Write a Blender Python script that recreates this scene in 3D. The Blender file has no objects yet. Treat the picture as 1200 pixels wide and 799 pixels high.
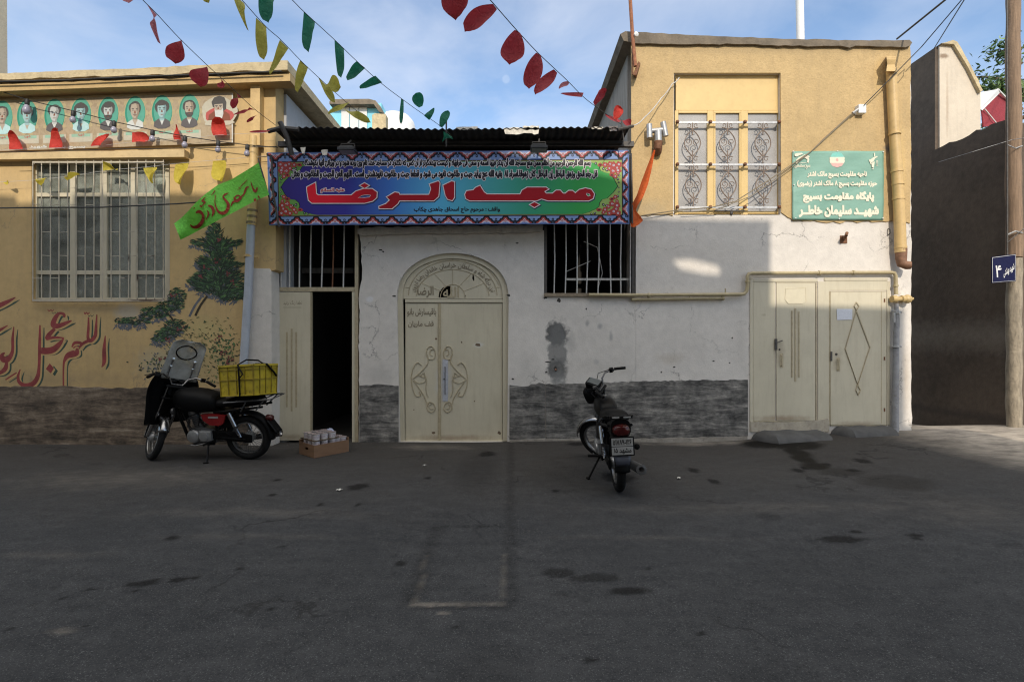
import bpy, bmesh, math, random, unicodedata
import numpy as np
from mathutils import Vector, Matrix
from mathutils.geometry import delaunay_2d_cdt
R = math.radians
random.seed(7)
rng = random.Random(11)
scn = bpy.context.scene
col = scn.collection

# ------------------------------------------------------------------ camera, sky, sun, exposure
F = 566.7                       # focal length in photo pixels (photo is 1200 wide)
CAMH = 1.5
cam = bpy.data.cameras.new('camera')
cam.sensor_width = 36.0
cam.lens = 36.0 * F / 1200.0
cam.clip_start = 0.05
cam.clip_end = 3000
camo = bpy.data.objects.new('camera', cam)
col.objects.link(camo)
camo.location = (0, 0, CAMH)
camo.rotation_euler = (R(90), 0, 0)
scn.camera = camo

SUN_EL, SUN_AZ = 30.0, 3.0      # sun behind the camera, a touch to the right
sdir = Vector((math.sin(R(SUN_AZ)) * math.cos(R(SUN_EL)), -math.cos(R(SUN_AZ)) * math.cos(R(SUN_EL)), math.sin(R(SUN_EL))))
world = bpy.data.worlds.new('World')
scn.world = world
world.use_nodes = True
wt = world.node_tree
wn, wl = wt.nodes, wt.links
wn.clear()
sky = wn.new('ShaderNodeTexSky')
sky.sky_type = 'NISHITA'
sky.sun_disc = False
sky.sun_elevation = R(SUN_EL)
sky.sun_rotation = R(180 - SUN_AZ)
sky.air_density = 1.0
sky.dust_density = 0.6
sky.ozone_density = 1.0
bg = wn.new('ShaderNodeBackground')
bg.inputs['Strength'].default_value = 0.15
wo = wn.new('ShaderNodeOutputWorld')
tc = wn.new('ShaderNodeTexCoord')
# thin clouds: two noises on the sky direction, flattened toward the zenith
mp = wn.new('ShaderNodeMapping')
mp.inputs['Scale'].default_value = (1.0, 1.0, 2.6)
mp.inputs['Rotation'].default_value = (0, R(-28), R(10))
mp.inputs['Location'].default_value = (0.35, 0.2, 0.1)
ns = wn.new('ShaderNodeTexNoise')
ns.inputs['Scale'].default_value = 1.7
ns.inputs['Detail'].default_value = 7
ns.inputs['Roughness'].default_value = 0.55
ns.inputs['Distortion'].default_value = 0.5
rp = wn.new('ShaderNodeValToRGB')
rp.color_ramp.elements[0].position = 0.40
rp.color_ramp.elements[0].color = (0, 0, 0, 1)
rp.color_ramp.elements[1].position = 0.70
rp.color_ramp.elements[1].color = (1, 1, 1, 1)
mx = wn.new('ShaderNodeMix')
mx.data_type = 'RGBA'
CLOUD = wn.new('ShaderNodeRGB')
CLOUD.outputs[0].default_value = (3.9, 4.15, 4.7, 1)
cm = wn.new('ShaderNodeMath')
cm.operation = 'MULTIPLY'
cm.inputs[1].default_value = 0.72
wl.new(tc.outputs['Generated'], mp.inputs['Vector'])
wl.new(mp.outputs[0], ns.inputs['Vector'])
wl.new(ns.outputs['Fac'], rp.inputs['Fac'])
wl.new(rp.outputs['Color'], cm.inputs[0])
wl.new(cm.outputs[0], mx.inputs['Factor'])
wl.new(sky.outputs[0], mx.inputs['A'])
wl.new(CLOUD.outputs[0], mx.inputs['B'])
# unseen bright cloud sheet overhead, added to lighten the shaded walls
sx = wn.new('ShaderNodeSeparateXYZ')
wl.new(tc.outputs['Generated'], sx.inputs[0])
zr = wn.new('ShaderNodeMapRange')
zr.interpolation_type = 'SMOOTHSTEP'
zr.inputs['From Min'].default_value = 0.60
zr.inputs['From Max'].default_value = 0.80
wl.new(sx.outputs['Z'], zr.inputs['Value'])
nr = wn.new('ShaderNodeMapRange')
nr.inputs['From Min'].default_value = 0.25
nr.inputs['From Max'].default_value = 0.55
wl.new(ns.outputs['Fac'], nr.inputs['Value'])
zm = wn.new('ShaderNodeMath')
zm.operation = 'MULTIPLY'
wl.new(zr.outputs[0], zm.inputs[0])
wl.new(nr.outputs[0], zm.inputs[1])
mx2 = wn.new('ShaderNodeMix')
mx2.data_type = 'RGBA'
mx2.inputs['B'].default_value = (8.6, 8.2, 7.5, 1)
wl.new(zm.outputs[0], mx2.inputs['Factor'])
wl.new(mx.outputs['Result'], mx2.inputs['A'])
# the faint daytime moon
md_ = Vector(((593 - 600) / F, 1.0, (399.5 - 93) / F)).normalized()
vd = wn.new('ShaderNodeVectorMath')
vd.operation = 'DOT_PRODUCT'
vn = wn.new('ShaderNodeVectorMath')
vn.operation = 'NORMALIZE'
wl.new(tc.outputs['Generated'], vn.inputs[0])
wl.new(vn.outputs[0], vd.inputs[0])
vd.inputs[1].default_value = md_
mr_ = wn.new('ShaderNodeMapRange')
mr_.inputs['From Min'].default_value = math.cos(R(0.46))
mr_.inputs['From Max'].default_value = math.cos(R(0.30))
mr_.inputs['To Max'].default_value = 0.13
wl.new(vd.outputs['Value'], mr_.inputs['Value'])
mx3 = wn.new('ShaderNodeMix')
mx3.data_type = 'RGBA'
mx3.inputs['B'].default_value = (5.0, 5.2, 5.4, 1)
wl.new(mr_.outputs[0], mx3.inputs['Factor'])
wl.new(mx2.outputs['Result'], mx3.inputs['A'])
wl.new(mx3.outputs['Result'], bg.inputs['Color'])
wl.new(bg.outputs[0], wo.inputs['Surface'])

sl = bpy.data.lights.new('sun', 'SUN')
sl.energy = 2.15
sl.angle = R(0.53)
sl.color = (1.0, 0.90, 0.76)
slo = bpy.data.objects.new('sun', sl)
col.objects.link(slo)
slo.rotation_euler = sdir.to_track_quat('Z', 'Y').to_euler()
slo.location = (2, -20, 12)

scn.cycles.filter_width = 1.15
vs = scn.view_settings
vs.view_transform = 'Standard'
vs.look = 'None'
vs.gamma = 1.0
vs.exposure = 0.6
vs.use_curve_mapping = False

# ------------------------------------------------------------------ helpers
def P(x, y, Y):                 # a photo pixel at depth Y -> world point
    return Vector(((x - 600.0) / F * Y, Y, CAMH + (399.5 - y) / F * Y))

def XZ(pts, Y):
    return [((x - 600.0) / F * Y, CAMH + (399.5 - y) / F * Y) for x, y in pts]

def jag(pts, amp, step, closed=False):      # subdivide a px polyline and roughen it
    out = []
    n = len(pts)
    for i in range(n if closed else n - 1):
        a, b = pts[i], pts[(i + 1) % n]
        L = math.hypot(b[0] - a[0], b[1] - a[1])
        k = max(1, int(L / step))
        for j in range(k):
            t = j / k
            e = amp if j else amp * 0.3
            out.append((a[0] + (b[0] - a[0]) * t + rng.uniform(-e, e), a[1] + (b[1] - a[1]) * t + rng.uniform(-e, e)))
    if not closed:
        out.append(pts[-1])
    return out

def blob(cx, cy, rx, ry, n=18, amp=0.25, seed=0):
    r = random.Random(seed)
    ph = [r.uniform(0, 6.28) for _ in range(4)]
    o = []
    for i in range(n):
        a = 2 * math.pi * i / n
        k = 1 + amp * (0.5 * math.sin(2 * a + ph[0]) + 0.35 * math.sin(3 * a + ph[1]) + 0.3 * math.sin(5 * a + ph[2]) + 0.2 * r.uniform(-1, 1))
        o.append((cx + rx * k * math.cos(a), cy + ry * k * math.sin(a)))
    return o

def fill(contours, eps=1e-6):
    """triangulate the union (non-zero winding) of closed contours of 2-D points"""
    vs_, es_ = [], []
    segs = []
    for c in contours:
        b = len(vs_)
        n = len(c)
        if n < 3:
            continue
        vs_ += [Vector((p[0], p[1])) for p in c]
        for i in range(n):
            es_.append((b + i, b + (i + 1) % n))
            segs.append((c[i][0], c[i][1], c[(i + 1) % n][0], c[(i + 1) % n][1]))
    r = delaunay_2d_cdt(vs_, es_, [], 0, eps)
    V = np.array([(v[0], v[1]) for v in r[0]])
    T = np.array([f for f in r[2] if len(f) == 3])
    if not len(T):
        return V, []
    C = V[T].mean(axis=1)
    S = np.array(segs)
    keep = np.zeros(len(C), bool)
    for k in range(0, len(C), 1500):
        c = C[k:k + 1500]
        y = c[:, 1:2]
        x = c[:, 0:1]
        y0, y1, x0, x1 = S[:, 1], S[:, 3], S[:, 0], S[:, 2]
        up = (y0 <= y) & (y1 > y)
        dn = (y1 <= y) & (y0 > y)
        with np.errstate(divide='ignore', invalid='ignore'):
            xi = x0 + (y - y0) / (y1 - y0) * (x1 - x0)
        rt = xi > x
        keep[k:k + 1500] = ((up & rt).sum(1) - (dn & rt).sum(1)) != 0
    T = T[keep]
    used = np.unique(T)
    mp_ = -np.ones(len(V), int)
    mp_[used] = np.arange(len(used))
    return V[used], mp_[T].tolist()

def area2(c):
    return sum(c[i][0] * c[(i + 1) % len(c)][1] - c[(i + 1) % len(c)][0] * c[i][1] for i in range(len(c)))

def stroke(pts, sub=5):         # (x, y, width) nib path -> contour
    n = len(pts)
    S = []
    for i in range(n - 1):
        p0, p1, p2, p3 = pts[max(i - 1, 0)], pts[i], pts[i + 1], pts[min(i + 2, n - 1)]
        for j in range(sub):
            t = j / sub
            S.append(tuple(0.5 * (2 * p1[k] + (p2[k] - p0[k]) * t + (2 * p0[k] - 5 * p1[k] + 4 * p2[k] - p3[k]) * t * t + (3 * p1[k] - p0[k] - 3 * p2[k] + p3[k]) * t ** 3) for k in range(3)))
    S.append(tuple(pts[-1]))
    out = []                    # one small quad hull per span + round dots: union fill joins them
    m = len(S)
    L, Rr = [], []
    for i in range(m):
        a, b = S[max(i - 1, 0)], S[min(i + 1, m - 1)]
        dx, dy = b[0] - a[0], b[1] - a[1]
        d = math.hypot(dx, dy) or 1
        w = max(S[i][2], 0.5) / 2
        L.append((S[i][0] - dy / d * w, S[i][1] + dx / d * w))
        Rr.append((S[i][0] + dy / d * w, S[i][1] - dx / d * w))
    for i in range(m - 1):
        q = [L[i], L[i + 1], Rr[i + 1], Rr[i]]
        if area2(q) < 0:
            q.reverse()
        out.append(q)
    return out

class MB:
    def __init__(s):
        s.v, s.f, s.m = [], [], []
        s.cur = 0
        s.M = None
        s.mats = []
    def mat(s, m):
        if m not in s.mats:
            s.mats.append(m)
        s.cur = s.mats.index(m)
        return s
    def add(s, vs_, fs):
        b = len(s.v)
        if s.M is not None:
            vs_ = [s.M @ Vector(v) for v in vs_]
        s.v += [tuple(v) for v in vs_]
        for f in fs:
            s.f.append([b + i for i in f])
            s.m.append(s.cur)
        return s
    def box(s, x0, x1, y0, y1, z0, z1):
        v = [(x, y, z) for z in (z0, z1) for y in (y0, y1) for x in (x0, x1)]
        return s.add(v, [(0, 2, 3, 1), (4, 5, 7, 6), (0, 1, 5, 4), (2, 6, 7, 3), (0, 4, 6, 2), (1, 3, 7, 5)])
    def pbox(s, xa, xb, ya, yb, Y, d):      # photo-pixel rectangle at depth Y, d thick going back
        a, b = P(xa, ya, Y), P(xb, yb, Y)
        return s.box(min(a.x, b.x), max(a.x, b.x), Y, Y + d, min(a.z, b.z), max(a.z, b.z))
    def prism(s, outl, y0, y1, holes=()):   # outline in (X,Z), extruded from y0 (front) to y1
        cs = [list(outl)]
        if area2(cs[0]) < 0:
            cs[0].reverse()
        for h in holes:
            h = list(h)
            if area2(h) > 0:
                h.reverse()
            cs.append(h)
        V, T = fill(cs)
        n = len(V)
        vs_ = [(p[0], y0, p[1]) for p in V] + [(p[0], y1, p[1]) for p in V]
        fs = [(a, b, c) for a, b, c in T] + [(n + c, n + b, n + a) for a, b, c in T]
        s.add(vs_, fs)
        for c in cs:
            k = len(c)
            vs_ = [(p[0], y0, p[1]) for p in c] + [(p[0], y1, p[1]) for p in c]
            s.add(vs_, [(i, k + i, k + (i + 1) % k, (i + 1) % k) for i in range(k)])
        return s
    def pprism(s, pts, Y, d, holes=()):
        return s.prism(XZ(pts, Y), Y, Y + d, [XZ(h, Y) for h in holes])
    def sheet(s, contours, Y):               # flat union-filled marks at depth Y, contours in (X,Z)
        cs = []
        for c in contours:
            cs.append(list(c))
        V, T = fill(cs)
        return s.add([(p[0], Y, p[1]) for p in V], [(a, b, c) for a, b, c in T])
    def psheet(s, polys, Y, dy=0.0):         # photo-pixel polygons laid on plane Y, nudged dy toward the camera
        cs = []
        for c in polys:
            c = XZ(c, Y)
            if area2(c) < 0:
                c.reverse()
            cs.append(c)
        return s.sheet(cs, Y - dy)
    def tube(s, pts, r, n=8, closed=False, cap=True):
        pts = [Vector(p) for p in pts]
        m = len(pts)
        rs = r if isinstance(r, (list, tuple)) else [r] * m
        vs_, fs = [], []
        prev = None
        for i in range(m):
            if closed:
                t = pts[(i + 1) % m] - pts[i - 1]
            else:
                t = pts[min(i + 1, m - 1)] - pts[max(i - 1, 0)]
            if t.length < 1e-9:
                t = Vector((0, 0, 1))
            t.normalize()
            if prev is None:
                u = t.orthogonal().normalized()
            else:
                u = prev - t * prev.dot(t)
                u = u.normalized() if u.length > 1e-6 else t.orthogonal().normalized()
            prev = u
            w = t.cross(u)
            for k in range(n):
                a = 2 * math.pi * k / n
                vs_.append(pts[i] + (u * math.cos(a) + w * math.sin(a)) * rs[i])
        for i in range(m if closed else m - 1):
            j = (i + 1) % m
            for k in range(n):
                fs.append((i * n + k, i * n + (k + 1) % n, j * n + (k + 1) % n, j * n + k))
        if cap and not closed:
            fs.append(tuple(range(n - 1, -1, -1)))
            fs.append(tuple((m - 1) * n + k for k in range(n)))
        return s.add(vs_, fs)
    def ptube(s, pts, r, n=8):               # (px, py, Y) path
        return s.tube([P(*p) for p in pts], r, n)
    def lathe(s, prof, o, axis, n=20):       # prof (radius, height along axis)
        o, ax = Vector(o), Vector(axis).normalized()
        u = ax.orthogonal().normalized()
        w = ax.cross(u)
        vs_, fs = [], []
        for r, h in prof:
            for k in range(n):
                a = 2 * math.pi * k / n
                vs_.append(o + ax * h + (u * math.cos(a) + w * math.sin(a)) * max(r, 1e-4))
        for i in range(len(prof) - 1):
            for k in range(n):
                fs.append((i * n + k, i * n + (k + 1) % n, (i + 1) * n + (k + 1) % n, (i + 1) * n + k))
        fs.append(tuple(range(n - 1, -1, -1)))
        fs.append(tuple((len(prof) - 1) * n + k for k in range(n)))
        return s.add(vs_, fs)
    def loft(s, rings, cap=True):
        n = len(rings[0])
        vs_ = [p for r in rings for p in r]
        fs = []
        for i in range(len(rings) - 1):
            for k in range(n):
                fs.append((i * n + k, i * n + (k + 1) % n, (i + 1) * n + (k + 1) % n, (i + 1) * n + k))
        if cap:
            fs.append(tuple(range(n - 1, -1, -1)))
            fs.append(tuple((len(rings) - 1) * n + k for k in range(n)))
        return s.add(vs_, fs)
    def grid(s, fn, nu, nv):
        vs_ = [fn(i / nu, j / nv) for j in range(nv + 1) for i in range(nu + 1)]
        return s.add(vs_, [(j * (nu + 1) + i, j * (nu + 1) + i + 1, (j + 1) * (nu + 1) + i + 1, (j + 1) * (nu + 1) + i) for j in range(nv) for i in range(nu)])
    def build(s, name, mat=None, parent=None, smooth=False, bevel=0.0, base=None, local=False, solid=0.0):
        me = bpy.data.meshes.new(name)
        vs_ = s.v
        org = Vector((0, 0, 0))
        if parent is None and not local:     # a one-mesh thing: origin at its base
            A = np.array(vs_)
            lo, hi = A.min(0), A.max(0)
            org = Vector(base) if base is not None else Vector(((lo[0] + hi[0]) / 2, (lo[1] + hi[1]) / 2, lo[2]))
            vs_ = [tuple(Vector(v) - org) for v in vs_]
        me.from_pydata(vs_, [], s.f)
        bm = bmesh.new()
        bm.from_mesh(me)
        bmesh.ops.recalc_face_normals(bm, faces=bm.faces)
        bm.to_mesh(me)
        bm.free()
        ms = s.mats if s.mats else [mat]
        for m in ms:
            me.materials.append(m)
        if s.mats and len(s.m) == len(me.polygons):
            me.polygons.foreach_set('material_index', s.m)
        if smooth:
            me.shade_smooth()
            me.set_sharp_from_angle(angle=R(smooth if smooth is not True else 40))
        me.update()
        o = bpy.data.objects.new(name, me)
        col.objects.link(o)
        if parent is not None:
            o.parent = parent
            if not local:
                o.matrix_parent_inverse = WM(parent).inverted()
        else:
            o.location = org
        if solid:
            md = o.modifiers.new('solid', 'SOLIDIFY')
            md.thickness = solid
            md.offset = 0
        if bevel:
            md = o.modifiers.new('bevel', 'BEVEL')
            md.width = bevel
            md.segments = 2
            md.limit_method = 'ANGLE'
            md.angle_limit = R(40)
        return o

def WM(o):
    m = Matrix.Translation(o.location) @ o.rotation_euler.to_matrix().to_4x4()
    if o.parent is not None:
        return WM(o.parent) @ o.matrix_parent_inverse @ m
    return m

def thing(name, loc, label, cat, group=None, rot=(0, 0, 0)):
    o = bpy.data.objects.new(name, None)
    o.empty_display_size = 0.2
    col.objects.link(o)
    o.location = loc
    o.rotation_euler = rot
    o['label'] = label
    o['category'] = cat
    if group:
        o['group'] = group
    return o

def tag(o, label, cat, group=None):
    o['label'] = label
    o['category'] = cat
    if group:
        o['group'] = group
    return o

def copy_tree(o, parent=None):
    c = o.copy()
    col.objects.link(c)
    if parent is not None:
        c.parent = parent
    for ch in list(o.children):
        copy_tree(ch, c)
    return c

# ------------------------------------------------------------------ lettering
FORMS = {}
for cp in list(range(0xFB50, 0xFE00)) + list(range(0xFE70, 0xFEFD)):
    d = unicodedata.decomposition(chr(cp)).split()
    if d and d[0] in ('<isolated>', '<final>', '<initial>', '<medial>'):
        FORMS.setdefault(tuple(int(x, 16) for x in d[1:]), {})[d[0][1:-1]] = chr(cp)

def shape(s):
    t, k = [], 0
    while k < len(s):
        if s[k] == 'ل' and k + 1 < len(s) and s[k + 1] in 'اأإآ':
            t.append((0x644, ord(s[k + 1])))
            k += 2
        else:
            t.append((ord(s[k]),))
            k += 1
    dual = lambda x: x == (0x640,) or 'initial' in FORMS.get(x, {})
    joins = lambda x: x == (0x640,) or 'final' in FORMS.get(x, {})
    out = []
    for i, x in enumerate(t):
        p = i > 0 and dual(t[i - 1]) and joins(x)
        n = i + 1 < len(t) and dual(x) and joins(t[i + 1])
        f = FORMS.get(x, {})
        if not f:
            ch = chr(x[0])
            out.append({'(': ')', ')': '('}.get(ch, ch))
            continue
        key = 'medial' if p and n else 'final' if p else 'initial' if n else 'isolated'
        out.append(f.get(key, f.get('isolated', chr(x[0]))))
    out.reverse()
    r = ''.join(out)
    # digits keep their left-to-right order
    import re
    return re.sub('[۰-۹0-9]+', lambda m: m.group(0)[::-1], r)

def glyph_contours(s, bold=0.0, res=3):
    c = bpy.data.curves.new('tmp', 'FONT')
    c.body = shape(s)
    c.fill_mode = 'NONE' if hasattr(c, 'fill_mode') else c.fill_mode
    c.resolution_u = res
    c.size = 1.0
    o = bpy.data.objects.new('tmp', c)
    me = o.to_mesh()
    V = [(v.co.x, v.co.y) for v in me.vertices]
    nb = {}
    for e in me.edges:
        a, b = e.vertices
        nb.setdefault(a, []).append(b)
        nb.setdefault(b, []).append(a)
    seen, cs = set(), []
    for i in range(len(V)):
        if i in seen or i not in nb:
            continue
        loop = [i]
        seen.add(i)
        nx = (i + 1) if (i + 1) in nb[i] else nb[i][0]
        while nx not in seen:
            loop.append(nx)
            seen.add(nx)
            cand = [k for k in nb[nx] if k not in seen]
            if not cand:
                break
            nx = cand[0]
        pts = [V[k] for k in loop]
        q = [pts[0]]
        for p_ in pts[1:]:
            if math.hypot(p_[0] - q[-1][0], p_[1] - q[-1][1]) > 1e-4:
                q.append(p_)
        if len(q) > 2:
            cs.append(q)
    o.to_mesh_clear()
    bpy.data.objects.remove(o)
    bpy.data.curves.remove(c)
    # fonts differ in winding: make every outer contour counter-clockwise and every counter clockwise
    ar = [area2(q) for q in cs]
    def inside(p_, q):
        w = False
        for i in range(len(q)):
            a, b = q[i - 1], q[i]
            if (a[1] > p_[1]) != (b[1] > p_[1]) and p_[0] < (b[0] - a[0]) * (p_[1] - a[1]) / (b[1] - a[1]) + a[0]:
                w = not w
        return w
    out = []
    for i, q in enumerate(cs):
        hole = any(j != i and ar[j] * ar[i] < 0 and abs(ar[j]) > abs(ar[i]) and inside(q[0], cs[j]) and inside(q[len(q) // 2], cs[j]) for j in range(len(cs)))
        out.append(list(q) if (ar[i] > 0) != hole else list(reversed(q)))
    return out, 1

def embolden(cs, sgn, d):
    if not d:
        return cs
    out = []
    for c in cs:
        n = len(c)
        q = []
        for i in range(n):
            a, b, e = c[i - 1], c[i], c[(i + 1) % n]
            n1 = (b[1] - a[1], a[0] - b[0])
            n2 = (e[1] - b[1], b[0] - e[0])
            l1, l2 = math.hypot(*n1) or 1, math.hypot(*n2) or 1
            nx, ny = n1[0] / l1 + n2[0] / l2, n1[1] / l1 + n2[1] / l2
            k = math.hypot(nx, ny)
            if k < 1e-6:
                nx, ny, k = n1[0] / l1, n1[1] / l1, 1
            cosh = max(k / 2, 0.55)
            q.append((b[0] + sgn * d * nx / k / cosh, b[1] + sgn * d * ny / k / cosh))
        out.append(q)
    return out

def text2d(s, x0, x1, y0, y1, bold=0.0, grow=0.0, res=3, keep=False):
    """contours fitted to a rectangle (x right, y up); grow fattens after fitting with the same layout"""
    cs, sgn = glyph_contours(s, res=res)
    cs = embolden(cs, sgn, bold)
    A = np.array([p for c in cs for p in c])
    lo, hi = A.min(0), A.max(0)
    sx, sy = (x1 - x0) / (hi[0] - lo[0]), (y1 - y0) / (hi[1] - lo[1])
    if keep:
        sx = sy = min(sx, sy)
    cx, cy = (x0 + x1) / 2, (y0 + y1) / 2
    m = (lo + hi) / 2
    cs = [[(cx + (p[0] - m[0]) * sx, cy + (p[1] - m[1]) * sy) for p in c] for c in cs]
    if grow:
        cs = embolden(cs, sgn, grow)
    return cs

def ptext(mb, s, px0, px1, py0, py1, Y, dy, bold=0.0, grow_px=0.0, res=3):
    (a, c), (b, d) = XZ([(px0, py1), (px1, py0)], Y)
    cs = text2d(s, a, b, c, d, bold, grow_px / F * Y, res)
    return mb.sheet(cs, Y - dy)

# ------------------------------------------------------------------ materials
class NT:
    def __init__(s, name):
        s.m = bpy.data.materials.new(name)
        s.m.use_nodes = True
        s.t = s.m.node_tree
        s.n, s.l = s.t.nodes, s.t.links
        s.b = s.n['Principled BSDF']
        s._pos = None
    def pos(s):
        if s._pos is None:
            g = s.n.new('ShaderNodeNewGeometry')
            s._pos = g.outputs['Position']
        return s._pos
    def noise(s, scale, detail=4, rough=0.55, stretch=None, dist=0.0, vec=None, col_=False):
        x = s.n.new('ShaderNodeTexNoise')
        x.inputs['Scale'].default_value = scale
        x.inputs['Detail'].default_value = detail
        x.inputs['Roughness'].default_value = rough
        x.inputs['Distortion'].default_value = dist
        v = vec or s.pos()
        if stretch:
            mp_ = s.n.new('ShaderNodeMapping')
            mp_.inputs['Scale'].default_value = stretch
            s.l.new(v, mp_.inputs['Vector'])
            v = mp_.outputs[0]
        s.l.new(v, x.inputs['Vector'])
        return x.outputs['Color' if col_ else 'Fac']
    def ramp(s, fac, *st):
        x = s.n.new('ShaderNodeValToRGB')
        e = x.color_ramp.elements
        while len(e) < len(st):
            e.new(0.5)
        for k, (p_, c) in enumerate(st):
            e[k].position = p_
            e[k].color = (c, c, c, 1) if isinstance(c, (int, float)) else (*c, 1)
        s.l.new(fac, x.inputs['Fac'])
        return x.outputs['Color']
    def mix(s, fac, a, b, mode='MIX'):
        x = s.n.new('ShaderNodeMix')
        x.data_type = 'RGBA'
        x.blend_type = mode
        for v, k in ((fac, 'Factor'), (a, 'A'), (b, 'B')):
            if isinstance(v, (int, float)) and k == 'Factor':
                x.inputs[0].default_value = v
            elif isinstance(v, (tuple, list)):
                x.inputs[k].default_value = (*v, 1)
            else:
                s.l.new(v, x.inputs[0] if k == 'Factor' else x.inputs[k])
        return x.outputs['Result']
    def math(s, op, a, b=None, c=None, clamp=False):
        x = s.n.new('ShaderNodeMath')
        x.operation = op
        x.use_clamp = clamp
        for k, v in enumerate((a, b, c)):
            if v is None:
                continue
            if isinstance(v, (int, float)):
                x.inputs[k].default_value = v
            else:
                s.l.new(v, x.inputs[k])
        return x.outputs[0]
    def xyz(s):
        x = s.n.new('ShaderNodeSeparateXYZ')
        s.l.new(s.pos(), x.inputs[0])
        return x.outputs
    def spot(s, px, py, Y, rx, ry, soft=0.5, wob=0.5, scale=13.0):
        """mask of one irregular stain on a wall: an ellipse with a noisy rim, in world metres"""
        c = P(px, py, Y)
        x = s.xyz()
        dx = s.math('DIVIDE', s.math('SUBTRACT', x[0], c.x), rx / F * Y)
        dz = s.math('DIVIDE', s.math('SUBTRACT', x[2], c.z), ry / F * Y)
        d = s.math('SQRT', s.math('ADD', s.math('MULTIPLY', dx, dx), s.math('MULTIPLY', dz, dz)))
        d = s.math('ADD', d, s.math('MULTIPLY', s.math('SUBTRACT', s.noise(scale, 5), 0.5), wob * 2))
        return s.ramp(d, (1 - soft, 1.0), (1.0 + 0.02, 0.0))
    def out(s, colr=None, rough=None, bump=None, bstr=0.3, bdist=0.01, **kw):
        if colr is not None:
            if isinstance(colr, tuple):
                s.b.inputs['Base Color'].default_value = (*colr, 1)
            else:
                s.l.new(colr, s.b.inputs['Base Color'])
        if rough is not None:
            if isinstance(rough, (int, float)):
                s.b.inputs['Roughness'].default_value = rough
            else:
                s.l.new(rough, s.b.inputs['Roughness'])
        if bump is not None:
            x = s.n.new('ShaderNodeBump')
            x.inputs['Strength'].default_value = bstr
            x.inputs['Distance'].default_value = bdist
            s.l.new(bump, x.inputs['Height'])
            s.l.new(x.outputs[0], s.b.inputs['Normal'])
        for k, v in kw.items():
            s.b.inputs[k.replace('_', ' ')].default_value = v
        return s.m

def simple(name, c, rough=0.6, var=0.12, scale=8.0, bump=0.0, bscale=60.0, stretch=None, dirt=0.0, dirtc=(0.05, 0.04, 0.03), **kw):
    t = NT(name)
    n = t.noise(scale, 5, 0.6, stretch)
    lo = tuple(max(0, x * (1 - var)) for x in c)
    hi = tuple(min(1, x * (1 + var)) for x in c)
    cc = t.ramp(n, (0.3, lo), (0.7, hi))
    if dirt:
        d = t.ramp(t.noise(scale * 2.3, 7, 0.65, stretch), (0.52, 0.0), (0.75, 1.0))
        cc = t.mix(t.math('MULTIPLY', d, dirt), cc, dirtc)
    b = t.noise(bscale, 4) if bump else None
    return t.out(cc, rough, b, bump, 0.01, **kw)

def cloth(name, c, trans=0.45):
    t = NT(name)
    n = t.noise(25, 3)
    cc = t.ramp(n, (0.3, tuple(x * 0.9 for x in c)), (0.7, tuple(min(1, x * 1.08) for x in c)))
    t.out(cc, 0.75, t.noise(16, 4, 0.6, None, 1.0), 0.7, 0.03)
    tr = t.n.new('ShaderNodeBsdfTranslucent')
    t.l.new(cc, tr.inputs['Color'])
    ms = t.n.new('ShaderNodeMixShader')
    ms.inputs[0].default_value = trans
    t.l.new(t.b.outputs[0], ms.inputs[1])
    t.l.new(tr.outputs[0], ms.inputs[2])
    t.l.new(ms.outputs[0], t.n['Material Output'].inputs['Surface'])
    return t.m

def glassy(name, tint=(0.9, 0.93, 0.92), op=0.25, rough=0.05, body=(0.5, 0.5, 0.48)):
    """thin pane: mostly see-through, some dusty body, mirror-like at grazing angles"""
    t = NT(name)
    t.out(t.ramp(t.noise(14, 5), (0.3, tuple(x * 0.8 for x in body)), (0.7, body)), rough)
    tp = t.n.new('ShaderNodeBsdfTransparent')
    tp.inputs[0].default_value = (*tint, 1)
    gl = t.n.new('ShaderNodeBsdfGlossy')
    gl.inputs['Roughness'].default_value = rough
    lw = t.n.new('ShaderNodeLayerWeight')
    lw.inputs[0].default_value = 0.35
    m1 = t.n.new('ShaderNodeMixShader')
    t.l.new(lw.outputs['Fresnel'], m1.inputs[0])
    t.l.new(tp.outputs[0], m1.inputs[1])
    t.l.new(gl.outputs[0], m1.inputs[2])
    m2 = t.n.new('ShaderNodeMixShader')
    t.l.new(t.math('MULTIPLY', t.ramp(t.noise(5, 6), (0.35, 0.5), (0.75, 1.5)), op), m2.inputs[0])
    t.l.new(m1.outputs[0], m2.inputs[1])
    t.l.new(t.b.outputs[0], m2.inputs[2])
    t.l.new(m2.outputs[0], t.n['Material Output'].inputs['Surface'])
    return t.m

YL, YM, YR = 7.0, 7.2, 7.2
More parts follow.
